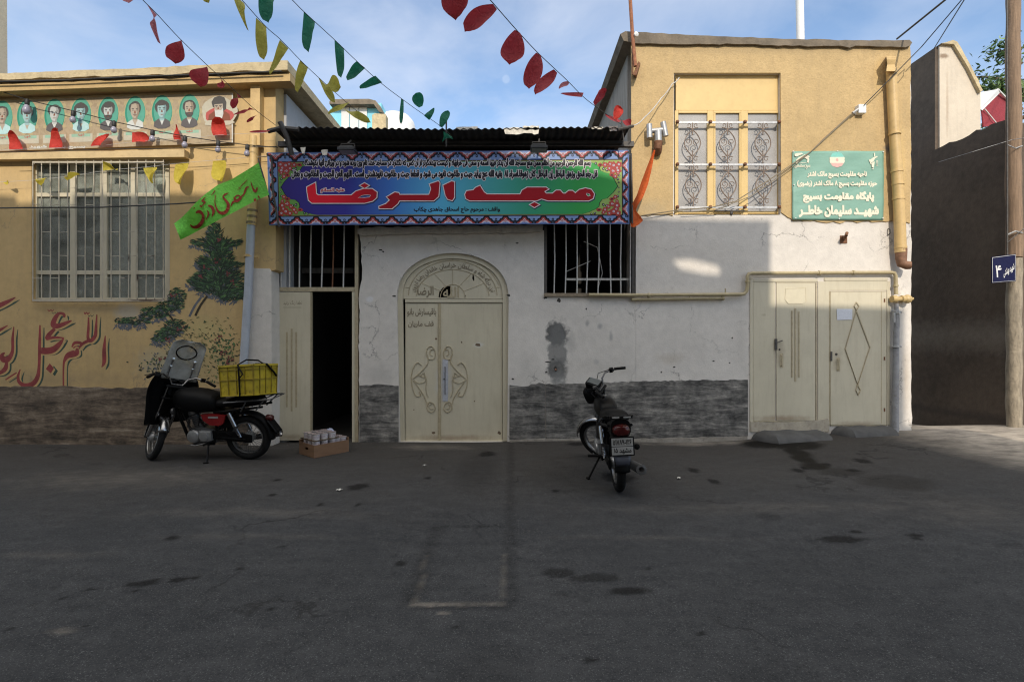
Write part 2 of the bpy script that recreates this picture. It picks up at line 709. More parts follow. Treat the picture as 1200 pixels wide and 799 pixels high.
# ------------------------------------------------------------------ materials of the place
def plaster(name, base, var=0.10, grain=90.0, bstr=0.25, stains=(), dirt=0.25, dirtc=(0.16, 0.14, 0.12), streak=True, cracks=0.0, speck=0.0):
    t = NT(name)
    n1 = t.noise(1.3, 6, 0.6)
    n2 = t.noise(9, 6, 0.65)
    lo = tuple(x * (1 - var) for x in base)
    hi = tuple(min(0.9, x * (1 + var)) for x in base)
    c = t.ramp(t.math('ADD', t.math('MULTIPLY', n1, 0.55), t.math('MULTIPLY', n2, 0.45)), (0.36, lo), (0.64, hi))
    if streak:
        st = t.ramp(t.noise(2.0, 6, 0.6, (5.0, 5.0, 0.5)), (0.5, 0.0), (0.75, 1.0))
        c = t.mix(t.math('MULTIPLY', st, dirt * 0.6), c, dirtc)
    d = t.ramp(t.noise(22, 6, 0.7), (0.60, 0.0), (0.74, 1.0))
    c = t.mix(t.math('MULTIPLY', d, dirt), c, dirtc)
    if speck:
        s_ = t.noise(34, 3, 0.7)
        c = t.mix(t.math('MULTIPLY', t.ramp(s_, (0.50, 0.0), (0.66, 1.0)), speck), c, tuple(x * 0.62 for x in base))
        c = t.mix(t.math('MULTIPLY', t.ramp(s_, (0.30, 1.0), (0.42, 0.0)), speck * 0.7), c, tuple(min(0.9, x * 1.25) for x in base))
    if cracks:
        vo = t.n.new('ShaderNodeTexVoronoi')
        vo.feature = 'DISTANCE_TO_EDGE'
        vo.inputs['Scale'].default_value = 1.3
        wv = t.n.new('ShaderNodeVectorMath')
        wv.operation = 'MULTIPLY_ADD'
        wv.inputs[1].default_value = (0.5, 0.5, 0.5)
        t.l.new(t.noise(3.0, 6, 0.65, None, 0.0, None, True), wv.inputs[0])
        t.l.new(t.pos(), wv.inputs[2])
        t.l.new(wv.outputs[0], vo.inputs['Vector'])
        ck = t.math('MULTIPLY', t.ramp(vo.outputs['Distance'], (0.0, 1.0), (0.012, 0.0)), t.ramp(t.noise(1.7, 3), (0.52, 0.0), (0.62, cracks)))
        c = t.mix(ck, c, dirtc)
    for (px, py, Y, rx, ry, soft, k, cc) in stains:
        c = t.mix(t.math('MULTIPLY', t.spot(px, py, Y, rx, ry, soft), k), c, cc)
    h = t.math('ADD', t.math('MULTIPLY', t.noise(grain, 3), 0.5), t.math('MULTIPLY', t.noise(7, 5), 0.9))
    return t.out(c, 0.88, h, bstr, 0.012)

DARK = (0.10, 0.095, 0.09)
m_yellow = plaster('ochre_paint', (0.545, 0.385, 0.18), 0.11, 60, 0.15, [
    (60, 445, YL, 150, 14, 0.9, 0.35, (0.25, 0.2, 0.13)), (150, 365, YL, 22, 12, 0.6, 0.6, (0.40, 0.40, 0.37)),
    (190, 425, YL, 40, 26, 0.9, 0.45, (0.33, 0.38, 0.34)), (240, 385, YL, 34, 20, 0.9, 0.35, (0.40, 0.40, 0.16)),
    (225, 425, YL, 60, 30, 0.9, 0.4, (0.26, 0.25, 0.13)), (120, 362, YL, 90, 7, 0.9, 0.45, (0.22, 0.17, 0.1)), (310, 250, YL, 12, 70, 0.9, 0.4, (0.3, 0.23, 0.13)), (60, 215, YL, 90, 10, 0.9, 0.25, (0.4, 0.3, 0.17))], 0.26, cracks=0.5, speck=0.12)
m_render = plaster('ochre_coarse_render', (0.505, 0.362, 0.178), 0.11, 42, 0.9, [
    (1042, 175, YR, 9, 6, 0.8, 0.9, (0.12, 0.12, 0.13)), (769, 187, YR, 7, 16, 0.9, 0.55, (0.62, 0.42, 0.16)),
    (1030, 90, YR, 8, 26, 0.8, 0.5, (0.66, 0.47, 0.2)), (1056, 200, YR, 6, 60, 0.8, 0.5, (0.66, 0.47, 0.2)),
    (760, 245, YR, 30, 14, 0.9, 0.5, (0.36, 0.3, 0.2)), (900, 60, YR, 170, 7, 0.9, 0.4, (0.33, 0.25, 0.14)), (850, 256, YR, 70, 5, 0.9, 0.5, (0.3, 0.24, 0.16))], 0.2, streak=True, speck=0.3)
m_white = plaster('white_plaster', (0.635, 0.595, 0.545), 0.10, 50, 0.5, [
    (652, 391, YM, 15, 16, 0.3, 0.95, (0.085, 0.085, 0.083)), (653, 416, YM, 13, 44, 0.3, 0.8, (0.17, 0.17, 0.165)), (653, 432, YM, 15, 16, 0.5, 0.85, (0.10, 0.10, 0.097)), (668, 402, YM, 9, 16, 0.8, 0.35, (0.22, 0.22, 0.21)),
    (654, 452, YM, 12, 24, 0.5, 0.55, (0.26, 0.26, 0.25)), (560, 282, YM, 90, 8, 0.9, 0.35, (0.36, 0.33, 0.28)), (620, 430, YM, 16, 26, 0.9, 0.25, (0.33, 0.32, 0.3)), (445, 440, YM, 24, 14, 0.9, 0.35, (0.36, 0.35, 0.33)), (830, 300, YM, 80, 30, 0.9, 0.18, (0.45, 0.40, 0.33)), (700, 430, YM, 60, 14, 0.9, 0.25, (0.40, 0.37, 0.33)), (868, 400, YM, 10, 50, 0.9, 0.3, (0.40, 0.37, 0.33)), (690, 350, YM, 50, 6, 0.9, 0.4, (0.33, 0.28, 0.22)),
    (688, 379, YM, 3, 5, 0.8, 0.6, (0.25, 0.25, 0.25)), (703, 383, YM, 4, 5, 0.8, 0.7, (0.25, 0.25, 0.25)),
    (716, 394, YM, 3, 8, 0.8, 0.6, (0.25, 0.25, 0.25)), (699, 424, YM, 4, 4, 0.8, 0.4, (0.3, 0.3, 0.3)),
    (785, 420, YM, 22, 9, 0.9, 0.4, (0.40, 0.33, 0.25)), (1062, 440, YM, 6, 50, 0.9, 0.4, (0.42, 0.33, 0.22)),
    (433, 351, YM, 6, 4, 0.5, 0.5, (0.75, 0.76, 0.8))], 0.2, DARK, streak=False, cracks=0.7, speck=0.06)

def dado_mat(name, a, b, c, d):
    t = NT(name)
    n = t.noise(1.0, 9, 0.72, (2.0, 2.0, 13.0), 0.9)
    n2 = t.noise(4.2, 8, 0.7)
    n3 = t.noise(30, 5, 0.7, (0.5, 0.5, 3.0))
    f = t.math('ADD', t.math('MULTIPLY', n, 0.50), t.math('ADD', t.math('MULTIPLY', n2, 0.36), t.math('MULTIPLY', n3, 0.15)))
    cc = t.ramp(f, (0.39, a), (0.47, b), (0.55, c), (0.65, d))
    return t.out(cc, 0.9, f, 0.4, 0.02)
m_dado = dado_mat('scraped_cement', (0.026, 0.025, 0.024), (0.085, 0.081, 0.076), (0.20, 0.188, 0.172), (0.46, 0.43, 0.38))
m_base = dado_mat('brown_cement', (0.036, 0.029, 0.022), (0.095, 0.072, 0.053), (0.19, 0.145, 0.105), (0.36, 0.30, 0.23))
m_sidewall = plaster('grey_white_side_plaster', (0.42, 0.43, 0.45), 0.08, 40, 0.3, dirt=0.3)
m_sidegrey = simple('grey_weathered_sheet', (0.30, 0.27, 0.23), 0.8, 0.25, 3.0, 0.2, 30, (6, 6, 0.6), 0.4)
m_coping = simple('weathered_coping', (0.17, 0.138, 0.10), 0.85, 0.3, 5.0, 0.5, 40, None, 0.4)
m_creamslab = simple('flaking_cream_slab', (0.50, 0.41, 0.25), 0.85, 0.18, 6.0, 0.5, 40, None, 0.55, (0.16, 0.12, 0.08))
m_lintel = simple('cream_painted_ledge', (0.56, 0.42, 0.22), 0.75, 0.1, 6.0, 0.2, 40, None, 0.3, (0.2, 0.14, 0.08))
def door_paint():
    t = NT('cream_steel_paint')
    c = t.ramp(t.noise(2.2, 6, 0.6), (0.32, (0.53, 0.48, 0.36)), (0.68, (0.60, 0.545, 0.41)))
    c = t.mix(t.math('MULTIPLY', t.ramp(t.noise(7, 7, 0.68, (3, 3, 0.35)), (0.50, 0.0), (0.72, 1.0)), 0.28), c, (0.36, 0.30, 0.20))
    c = t.mix(t.ramp(t.noise(46, 4, 0.7), (0.715, 0.0), (0.735, 0.75)), c, (0.15, 0.085, 0.045))
    for s_, k, cc in (((531, 514, YM, 66, 5, 0.9), 0.55, (0.20, 0.12, 0.07)), ((519, 448, YM, 12, 26, 0.9), 0.75, (0.60, 0.62, 0.66)), ((560, 404, YM, 7, 4, 0.6), 0.6, (0.68, 0.68, 0.66)), ((531, 440, YM, 22, 50, 0.95), 0.22, (0.33, 0.28, 0.2)),
                      ((918, 490, YR, 40, 5, 0.9), 0.6, (0.22, 0.12, 0.06)), ((1005, 496, YR, 34, 4, 0.9), 0.5, (0.22, 0.13, 0.07)), ((913, 410, YR, 8, 18, 0.9), 0.45, (0.26, 0.2, 0.13)), ((980, 420, YR, 8, 18, 0.9), 0.45, (0.28, 0.22, 0.14)), ((341, 512, YM, 24, 5, 0.9), 0.5, (0.2, 0.14, 0.08)), ((895, 369, YR, 3, 2, 0.6), 0.5, (0.35, 0.3, 0.2))):
        c = t.mix(t.math('MULTIPLY', t.spot(*s_), k), c, cc)
    return t.out(c, t.ramp(t.noise(5, 4), (0.3, 0.38), (0.7, 0.6)), t.math('ADD', t.noise(3.5, 4), t.math('MULTIPLY', t.noise(40, 2), 0.12)), 0.22, 0.02)
m_cream = door_paint()
m_cream2 = simple('cream_steel_trim', (0.42, 0.355, 0.235), 0.45, 0.15, 20.0, 0.1, 30, None, 0.35, (0.14, 0.08, 0.04))
m_black = simple('gap_shade_black', (0.012, 0.012, 0.012), 0.9, 0.3, 4)
m_room = simple('unlit_room_plaster', (0.022, 0.020, 0.018), 0.9, 0.3, 2.0, 0.2, 20)  # near-black colour puts the unlit rooms' shade into the plaster
m_iron = simple('white_painted_bar', (0.50, 0.49, 0.46), 0.5, 0.2, 25.0, 0.1, 60, None, 0.5, (0.16, 0.09, 0.05))
m_rust = simple('rusty_iron', (0.17, 0.075, 0.035), 0.8, 0.4, 30.0, 0.4, 90)
m_darkiron = simple('dark_iron', (0.06, 0.055, 0.05), 0.6, 0.4, 20.0, 0.2, 60, None, 0.4, (0.12, 0.06, 0.03))
m_tin = simple('dark_corrugated_tin', (0.045, 0.043, 0.042), 0.6, 0.4, 6.0, 0.2, 40, None, 0.4, (0.10, 0.06, 0.035), Metallic=0.3)  # near-black base with brown blotches
m_tornpale = simple('torn_pale_strip', (0.62, 0.58, 0.50), 0.7, 0.3, 25, 0.4, 50)
m_concrete = simple('grey_cement_step', (0.075, 0.074, 0.073), 0.85, 0.25, 6.0, 0.5, 50, None, 0.4, (0.08, 0.08, 0.08))
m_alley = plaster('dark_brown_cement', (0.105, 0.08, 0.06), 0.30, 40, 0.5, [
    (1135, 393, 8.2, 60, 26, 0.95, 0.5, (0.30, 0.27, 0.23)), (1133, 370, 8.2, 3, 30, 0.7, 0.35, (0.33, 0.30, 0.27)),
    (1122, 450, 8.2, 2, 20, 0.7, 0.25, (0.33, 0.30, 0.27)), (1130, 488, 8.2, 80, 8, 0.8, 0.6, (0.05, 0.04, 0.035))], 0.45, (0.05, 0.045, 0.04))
m_backwall = plaster('pale_back_wall', (0.60, 0.53, 0.43), 0.08, 40, 0.35, [(1106, 66, 9, 7, 4, 0.6, 0.8, (0.2, 0.13, 0.08)), (1110, 120, 9, 2, 50, 0.8, 0.5, (0.35, 0.25, 0.17))], 0.25)
m_backside = plaster('shaded_side_cement', (0.17, 0.15, 0.13), 0.2, 40, 0.4, dirt=0.3)  # darker copy of the back wall for its shaded side
m_greypipe = simple('grey_plastic_pipe', (0.40, 0.43, 0.48), 0.4, 0.08, 5.0, 0, 40, None, 0.15)
m_ypipe = simple('ochre_painted_pipe', (0.58, 0.40, 0.17), 0.5, 0.1, 8.0, 0.1, 50, None, 0.3, (0.22, 0.13, 0.06))
m_gaspipe = simple('cream_painted_gas_pipe', (0.40, 0.33, 0.19), 0.45, 0.12, 15.0, 0.1, 60, None, 0.3, (0.2, 0.12, 0.06))
m_galv = simple('galvanised_metal', (0.42, 0.42, 0.42), 0.45, 0.2, 20.0, 0.1, 40, None, 0.3, Metallic=0.5)
m_cable = simple('black_cable', (0.02, 0.02, 0.02), 0.6, 0.2, 10)
m_cablegrey = simple('grey_brown_cable', (0.22, 0.18, 0.12), 0.7, 0.2, 10)
m_cord = simple('thin_dark_cord', (0.05, 0.05, 0.045), 0.8, 0.2, 10)
m_cordpale = simple('pale_cord', (0.5, 0.5, 0.5), 0.8, 0.2, 10)
m_wood = simple('weathered_pole_timber', (0.23, 0.155, 0.10), 0.85, 0.3, 4.0, 0.5, 30, (12, 12, 0.7), 0.5, (0.07, 0.05, 0.035))
m_poleplaster = simple('whitewashed_pole_foot', (0.30, 0.255, 0.19), 0.85, 0.35, 6.0, 0.8, 30, (3, 3, 0.7), 0.5)
m_whitepaint = simple('white_paint', (0.75, 0.75, 0.73), 0.45, 0.05, 10)
m_glassdark = glassy('window_glass', op=0.30, body=(0.50, 0.52, 0.46))
m_curtain = simple('grey_white_curtain', (0.84, 0.85, 0.79), 0.9, 0.2, 3.0, 0.1, 30, (1, 1, 0.4))
def frosted():
    t = NT('frosted_glass')
    n = t.noise(90, 3)
    c = t.ramp(t.noise(3, 5), (0.3, (0.27, 0.262, 0.255)), (0.7, (0.37, 0.36, 0.35)))
    c = t.mix(t.ramp(n, (0.60, 0.0), (0.68, 0.7)), c, (0.46, 0.46, 0.455))
    return t.out(c, 0.35, t.noise(120, 2), 0.5, 0.004)
m_frost = frosted()
m_yframe = simple('yellow_window_paint', (0.66, 0.47, 0.19), 0.5, 0.05, 6.0, 0.05, 50, None, 0.15, (0.35, 0.2, 0.07))

# ------------------------------------------------------------------ the street: one sheet, falling away a little into the alley
def gz(x, y):
    def ss(a, b, t):
        t = min(1, max(0, (t - a) / (b - a)))
        return t * t * (3 - 2 * t)
    z = 0.17 * ss(2.6, 5.6, x) * ss(4.3, 7.1, y)
    if y > 7.3:
        z -= 0.30 * ss(7.3, 9.6, y) * ss(4.5, 6.0, x)
    z += -0.05 * ss(-2.0, -6.5, -x if False else x) * 0
    z += 0.012 * math.sin(x * 0.9 + 0.6) * math.sin(y * 1.1) + 0.008 * math.sin(x * 2.3 + y * 1.7)
    return z

def ground_at(px, py):          # photo pixel -> ground point (flat-ish street)
    y = CAMH * F / (py - 399.5)
    for _ in range(6):
        x = (px - 600) / F * y
        y = (CAMH - gz(x, y)) * F / (py - 399.5)
    return ((px - 600) / F * y, y, gz((px - 600) / F * y, y))

def street():
    ys = [-10.0, -4, -1, 0.6]
    y = 1.2
    while y < 7.6:
        ys.append(y)
        y += 0.010 + 0.0028 * y
    while y < 13:
        ys.append(y)
        y += 0.12
    ys += [14, 18, 30, 80, 300]
    xs = [-300, -60, -20]
    x = -12.0
    while x < 13.0:
        xs.append(x)
        x += 0.034 if -7.6 < x < 8.4 else 0.25
    xs += [16, 22, 60, 300]
    X = np.array(xs)
    Yv = np.array(ys)
    gx, gy = np.meshgrid(X, Yv)
    Z = np.zeros_like(gx)
    for j in range(gx.shape[0]):
        for i in range(gx.shape[1]):
            if -13 < gx[j, i] < 14 and 1 < gx[j, i] * 0 + gy[j, i] < 13:
                Z[j, i] = gz(gx[j, i], gy[j, i])
            elif gy[j, i] >= 13:
                Z[j, i] = -0.3
    n, m = gx.shape
    V = np.stack([gx.ravel(), gy.ravel(), Z.ravel()], 1)
    idx = np.arange(n * m).reshape(n, m)
    Fq = np.stack([idx[:-1, :-1].ravel(), idx[:-1, 1:].ravel(), idx[1:, 1:].ravel(), idx[1:, :-1].ravel()], 1)
    me = bpy.data.meshes.new('street')
    me.from_pydata(V.tolist(), [], Fq.tolist())
    dark = np.zeros(n * m)
    pale = np.zeros(n * m)
    wet = np.zeros(n * m)
    rs = np.random.RandomState(3)
    def wob(k):
        ph = rs.uniform(0, 6.28, 6)
        return (np.sin(V[:, 0] * k + ph[0]) * np.sin(V[:, 1] * k * 1.3 + ph[1]) + 0.7 * np.sin(V[:, 0] * k * 2.3 + V[:, 1] * k + ph[2]) + 0.5 * np.sin(V[:, 0] * k * 1.1 - V[:, 1] * k * 3.1 + ph[3])) / 2.2
    W1, W2 = wob(9), wob(31)
    def spot(arr, px, py, rx, ry, k=1.0, soft=0.5, w=0.35):
        c = ground_at(px, py)
        ax = rx / F * c[1]
        cy2 = ground_at(px, py - ry)[1] - c[1]
        d = np.sqrt(((V[:, 0] - c[0]) / ax) ** 2 + ((V[:, 1] - c[1]) / max(cy2, 0.02)) ** 2) + w * (W1 * 0.6 + W2 * 0.6)
        v = np.clip((1.0 - d) / soft, 0, 1) * k
        np.maximum(arr, v, out=arr)
    def line(arr, p, q, wpx, k=1.0):
        a, b = np.array(ground_at(*p)[:2]), np.array(ground_at(*q)[:2])
        ab = b - a
        t = np.clip(((V[:, :2] - a) @ ab) / (ab @ ab), 0, 1)
        dd = np.linalg.norm(V[:, :2] - (a + t[:, None] * ab) + 0.012 * np.stack([W1, W2], 1), axis=1)
        wv = wpx / F * (a[1] + b[1]) / 2
        np.maximum(arr, np.clip(1.3 - dd / wv, 0, 1) * k * (0.55 + 0.45 * W2), out=arr)
    for s_ in [(175, 682, 13, 5), (208, 679, 10, 3), (155, 684, 7, 3), (160, 692, 6, 2), (228, 677, 5, 2), (105, 690, 6, 2), (420, 570, 12, 4),
               (319, 580, 5, 2), (420, 591, 4, 2), (376, 591, 4, 2), (97, 733, 4, 2), (330, 640, 4, 2), (281, 666, 5, 2), (203, 630, 9, 3), (570, 532, 10, 3),
               (468, 660, 7, 3), (502, 560, 4, 1.5), (325, 562, 5, 1.5), (1010, 540, 9, 3), (968, 544, 5, 2), (935, 551, 8, 3), (1000, 551, 8, 2), (985, 632, 30, 4),
               (735, 692, 26, 4), (813, 551, 7, 3), (836, 564, 6, 3), (725, 560, 22, 6), (760, 666, 2, 1), (650, 575, 4, 1.5), (1003, 623, 6, 2), (1075, 631, 5, 2), (1072, 627, 9, 2), (820, 742, 4, 2),
               (690, 773, 8, 3), (8, 737, 5, 3), (71, 701, 4, 2), (318, 713, 5, 2), (536, 734, 4, 2), (675, 520, 12, 2), (945, 548, 8, 2)]:
        spot(dark, s_[0], s_[1], s_[2] * 1.15, s_[3] * 1.25, 0.9, 0.4)
    spot(dark, 655, 671, 24, 6, 0.7, 0.25)
    spot(dark, 695, 677, 36, 6, 0.65, 0.3)
    spot(dark, 660, 560, 60, 20, 0.35, 0.9)
    spot(dark, 560, 548, 30, 22, 0.28, 0.5, 0.15)
    spot(dark, 900, 605, 16, 6, 0.35, 0.4)
    spot(dark, 240, 530, 90, 9, 0.4, 0.9)
    spot(dark, 905, 800, 120, 40, 0.2, 0.9)
    spot(dark, 570, 790, 60, 40, 0.22, 0.6)
    # wet run from the doorstep
    for s_ in [(895, 520, 30, 6), (935, 522, 34, 6), (934, 530, 14, 8), (942, 538, 14, 7), (955, 546, 18, 6), (985, 553, 30, 6), (1050, 565, 50, 12)]:
        spot(wet, s_[0], s_[1], s_[2], s_[3], 1.0 if s_[1] < 548 else 0.45, 0.4, 0.15)
    # trench patch outline in the road and pale scuffs
    line(pale, (487, 708), (590, 707), 5, 0.55)
    line(pale, (487, 708), (500, 650), 3, 0.28)
    line(pale, (592, 650), (588, 700), 3, 0.25)
    line(dark, (480, 707), (512, 617), 10, 0.65)
    line(dark, (512, 617), (600, 616), 4, 0.6)
    line(dark, (599, 520), (597, 710), 6, 0.6)
    line(dark, (485, 712), (595, 711), 4, 0.6)
    spot(pale, 72, 739, 20, 6, 0.35, 0.9)
    spot(pale, 160, 560, 170, 14, 0.12, 0.9)
    spot(pale, 300, 600, 190, 8, 0.07, 0.9)
    spot(pale, 60, 650, 90, 6, 0.08, 0.9)
    spot(pale, 300, 628, 140, 5, 0.06, 0.9)
    spot(pale, 760, 630, 160, 4, 0.05, 0.9)
    spot(pale, 900, 595, 300, 8, 0.06, 0.9)
    spot(pale, 820, 520, 80, 3, 0.5, 0.8)
    spot(pale, 520, 718, 8, 2, 0.4, 0.8)
    spot(pale, 505, 524, 60, 4, 0.25, 0.9)
    spot(pale, 1170, 503, 170, 16, 1.0, 0.6, 0.06)  # pale dusty alley ground, lightened further to brighten its sunlit strip
    spot(pale, 1100, 498, 70, 9, 1.0, 0.6, 0.06)
    spot(pale, 1150, 600, 120, 25, 0.06, 0.9)
    for nm, a in (('dark', dark), ('pale', pale), ('wet', wet)):
        at = me.attributes.new(nm, 'FLOAT', 'POINT')
        at.data.foreach_set('value', a.astype(np.float32))
    me.shade_smooth()
    o = bpy.data.objects.new('street', me)
    col.objects.link(o)
    o['kind'] = 'structure'
    t = NT('worn_asphalt')
    def attr(nm):
        x = t.n.new('ShaderNodeAttribute')
        x.attribute_name = nm
        return x.outputs['Fac']
    big = t.noise(0.55, 6, 0.6)
    mid = t.noise(3.2, 7, 0.65, (1.0, 2.2, 1.0))
    fine = t.noise(70, 4, 0.7)
    grit = t.noise(125, 3, 0.65)
    f = t.math('ADD', t.math('MULTIPLY', big, 0.45), t.math('MULTIPLY', mid, 0.55))
    c = t.ramp(f, (0.36, (0.032, 0.0342, 0.0382)), (0.5, (0.042, 0.0446, 0.0488)), (0.64, (0.056, 0.0585, 0.063)))
    c = t.mix(t.ramp(grit, (0.57, 0.0), (0.68, 0.85)), c, (0.135, 0.137, 0.142))
    c = t.mix(t.ramp(fine, (0.30, 0.7), (0.48, 0.0)), c, (0.012, 0.012, 0.0125))
    m18 = t.noise(14, 5, 0.7)
    c = t.mix(t.ramp(m18, (0.52, 0.0), (0.70, 0.35)), c, (0.066, 0.068, 0.071))
    c = t.mix(t.ramp(m18, (0.30, 0.4), (0.46, 0.0)), c, (0.018, 0.019, 0.021))
    # brown dust gathers along the foot of the walls
    x = t.xyz()
    dust = t.math('MULTIPLY', t.ramp(t.math('ADD', x[1], t.math('MULTIPLY', t.noise(1.4, 6), 1.6)), (0.0, 0.0), (1.0, 1.0)), 1.0)
    dst = t.n.new('ShaderNodeMapRange')
    dst.inputs['From Min'].default_value = 4.6
    dst.inputs['From Max'].default_value = 8.0
    t.l.new(t.math('ADD', x[1], t.math('MULTIPLY', t.noise(1.4, 6), 1.6)), dst.inputs['Value'])
    c = t.mix(t.math('MULTIPLY', dst.outputs[0], 0.55), c, (0.068, 0.058, 0.047))
    # hairline cracks
    vo = t.n.new('ShaderNodeTexVoronoi')
    vo.feature = 'DISTANCE_TO_EDGE'
    vo.inputs['Scale'].default_value = 0.55
    wv = t.n.new('ShaderNodeVectorMath')
    wv.operation = 'ADD'
    t.l.new(t.pos(), wv.inputs[0])
    wv2 = t.n.new('ShaderNodeVectorMath')
    wv2.operation = 'SCALE'
    wv2.inputs['Scale'].default_value = 0.8
    t.l.new(t.noise(1.6, 5, 0.6, None, 0.0, None, True), wv2.inputs[0])
    t.l.new(wv2.outputs[0], wv.inputs[1])
    t.l.new(wv.outputs[0], vo.inputs['Vector'])
    ck = t.ramp(vo.outputs['Distance'], (0.0, 1.0), (0.011, 0.0))
    ck = t.math('MULTIPLY', ck, t.ramp(t.noise(0.9, 3), (0.50, 0.0), (0.62, 0.6)))
    c = t.mix(ck, c, (0.012, 0.012, 0.012))
    c = t.mix(t.math('MULTIPLY', attr('pale'), t.ramp(mid, (0.35, 0.4), (0.6, 1.0))), c, (0.42, 0.37, 0.31))
    c = t.mix(t.math('MULTIPLY', attr('dark'), t.ramp(fine, (0.3, 1.0), (0.7, 0.7))), c, (0.0055, 0.0053, 0.0053))
    c = t.mix(attr('wet'), c, (0.0075, 0.0068, 0.006))
    ro = t.mix(attr('wet'), (0.9, 0.9, 0.9), (0.62, 0.62, 0.62))
    h = t.math('ADD', t.math('MULTIPLY', fine, 0.6), t.math('MULTIPLY', grit, 0.35))
    t.out(c, ro, t.math('SUBTRACT', h, ck), 0.55, 0.012)
    t.b.inputs['Specular IOR Level'].default_value = 0.12
    me.materials.append(t.m)
street()

# ------------------------------------------------------------------ the terrace across the street (behind the camera): unseen, its roofline shaped to throw the street's shade
def opposite():
    m = MB()
    k = math.tan(R(SUN_EL)) / math.cos(R(SUN_AZ))
    sh = math.tan(R(SUN_AZ)) * 10.7
    D0 = 10.7
    d = D0 * k
    X = lambda px: (px - 600) / F * 7.2 + sh
    Z = lambda py: CAMH + (399.5 - py) / F * 7.2 + d
    out = [(-40, -0.3), (-40, Z(232)), (X(-60), Z(236)), (X(35), Z(244)), (X(35), Z(252)), (X(95), Z(250)), (X(95), Z(236)), (X(205), Z(240)), (X(328), Z(243)), (X(328), Z(172)), (X(500), Z(176)), (X(600), Z(206)), (X(735), Z(238)), (X(740), Z(254)), (X(800), Z(257)),
           (X(903), Z(258)), (X(903), Z(358)), (X(1060), Z(362)), (X(1060), 10.9 * k + 0.12), (X(1132), 10.9 * k + 0.12), (X(1132), -0.3)]
    hole = [(X(x), Z(y)) for x, y in ((790, 294), (810, 293), (840, 300), (847, 308), (843, 322), (826, 321), (798, 315), (788, 305))]  # opening invented to throw a soft patch of sun on the white wall
    m.prism(out, -3.75, -3.5, [hole])
    m.box(-40, X(326), -10, -3.76, -0.3, Z(262))
    m.box(X(326) + 0.01, X(735), -10, -3.76, -0.3, Z(250))
    m.box(X(735) + 0.01, X(1060) - 0.01, -10, -9.0, -0.3, Z(420))
    o = m.build('opposite_terrace', plaster('opposite_plaster', (0.50, 0.45, 0.38), 0.1, 30, 0.3), None)
    o['kind'] = 'structure'
opposite()

# ------------------------------------------------------------------ ochre house on the left
HL = thing('ochre_house', P(130, 521, YL), 'low ochre house with a barred window and a painted mural on its front wall', 'house')
wm = MB()
wm.prism(XZ([(-160, 530), (316, 530), (316, 318), (323, 316), (323, 88), (-160, 100)], YL), YL, YL + 0.25, [XZ([(37, 187), (199, 187), (199, 354), (37, 354)], YL)])
wm.build('wall', m_yellow, HL)
b = MB()
b.prism(XZ(jag([(-160, 453), (60, 453), (180, 455), (290, 455)], 1.3, 7) + [(290, 535), (-160, 535)], YL - 0.03), YL - 0.03, YL - 0.002)
b.build('stone_base', m_base, HL, bevel=0.004)
# the lit upper courses above the ledge, and the corner post
b = MB()
b.pprism([(-160, 105), (-160, 113), (0, 107), (340, 95), (340, 86), (0, 99)], 6.80, 0.195)
b.build('fascia', m_yellow, HL, bevel=0.004)
b = MB()
top = jag([(-160, 92), (0, 86), (100, 82), (168, 80), (260, 75), (337, 71)], 0.7, 9)
bot = jag([(337, 82), (250, 85), (168, 88.5), (100, 90), (0, 93), (-160, 99)], 1.0, 9)
b.pprism(top + bot, 6.745, 6.0)
b.build('roof_slab', m_creamslab, HL)
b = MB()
b.pprism([(-160, 98), (0, 92), (338, 80), (337, 88), (0, 100), (-160, 106)], 6.93, 0.066)  # black strip stands for the shade between slab and fascia
b.build('eave_gap_shade', m_black, HL)
b = MB()
p0 = P(326, 100, YL)
b.box(p0.x - 0.2, p0.x, YL + 0.255, 12.9, -0.3, 5.2)
b.build('side_wall', m_sidewall, HL)
b = MB()
b.pprism(jag([(-160, 181), (0, 179), (120, 177), (216, 175)], 0.5, 12) + [(216, 184), (120, 185), (0, 187), (-160, 189)], 6.89, 0.109)
b.build('window_ledge', m_lintel, HL, bevel=0.005)
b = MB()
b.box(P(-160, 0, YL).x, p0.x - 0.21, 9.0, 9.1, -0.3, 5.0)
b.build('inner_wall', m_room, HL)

win = MB()
Yf = YL + 0.06
for a, c, w in ((37, 43, 0), (82, 88, 0), (117, 125, 0), (153, 159, 0), (193, 199, 0)):
    win.pbox(a, c, 187.5, 353.5, Yf, 0.05)
for (xa, xb) in ((43.1, 81.9), (88.1, 116.9), (125.1, 152.9), (159.1, 192.9)):
    for y in (188, 226, 317, 349):
        win.pbox(xa, xb, y, y + 4.6, Yf + 0.004, 0.04)
wf = win.build('window', m_cream, HL, bevel=0.003)
g = MB()
g.pbox(40, 196, 190, 352, Yf + 0.03, 0.004)
g.build('glass', m_glassdark, wf)
def rustbars():
    t = NT('cream_bars_rusting')
    c = t.ramp(t.noise(20, 5), (0.3, (0.44, 0.39, 0.30)), (0.7, (0.56, 0.50, 0.40)))
    for s_ in ((150, 302, 6.93, 3, 5), (158, 304, 6.93, 3, 6), (169, 302, 6.93, 3, 7), (179, 300, 6.93, 3, 7), (189, 302, 6.93, 3, 6), (148, 325, 6.93, 3, 4), (160, 325, 6.93, 6, 5), (169, 325, 6.93, 3, 4), (178, 325, 6.93, 3, 4), (189, 325, 6.93, 3, 4), (172, 351, 6.93, 26, 3)):
        c = t.mix(t.spot(*s_, 0.6), c, (0.06, 0.03, 0.02))
    return t.out(c, 0.6, t.noise(60, 3), 0.2, 0.003)
m_bars = rustbars()
g = MB()
Yg = 6.93
xs = [38.5 + 10.2 * i for i in range(16)]
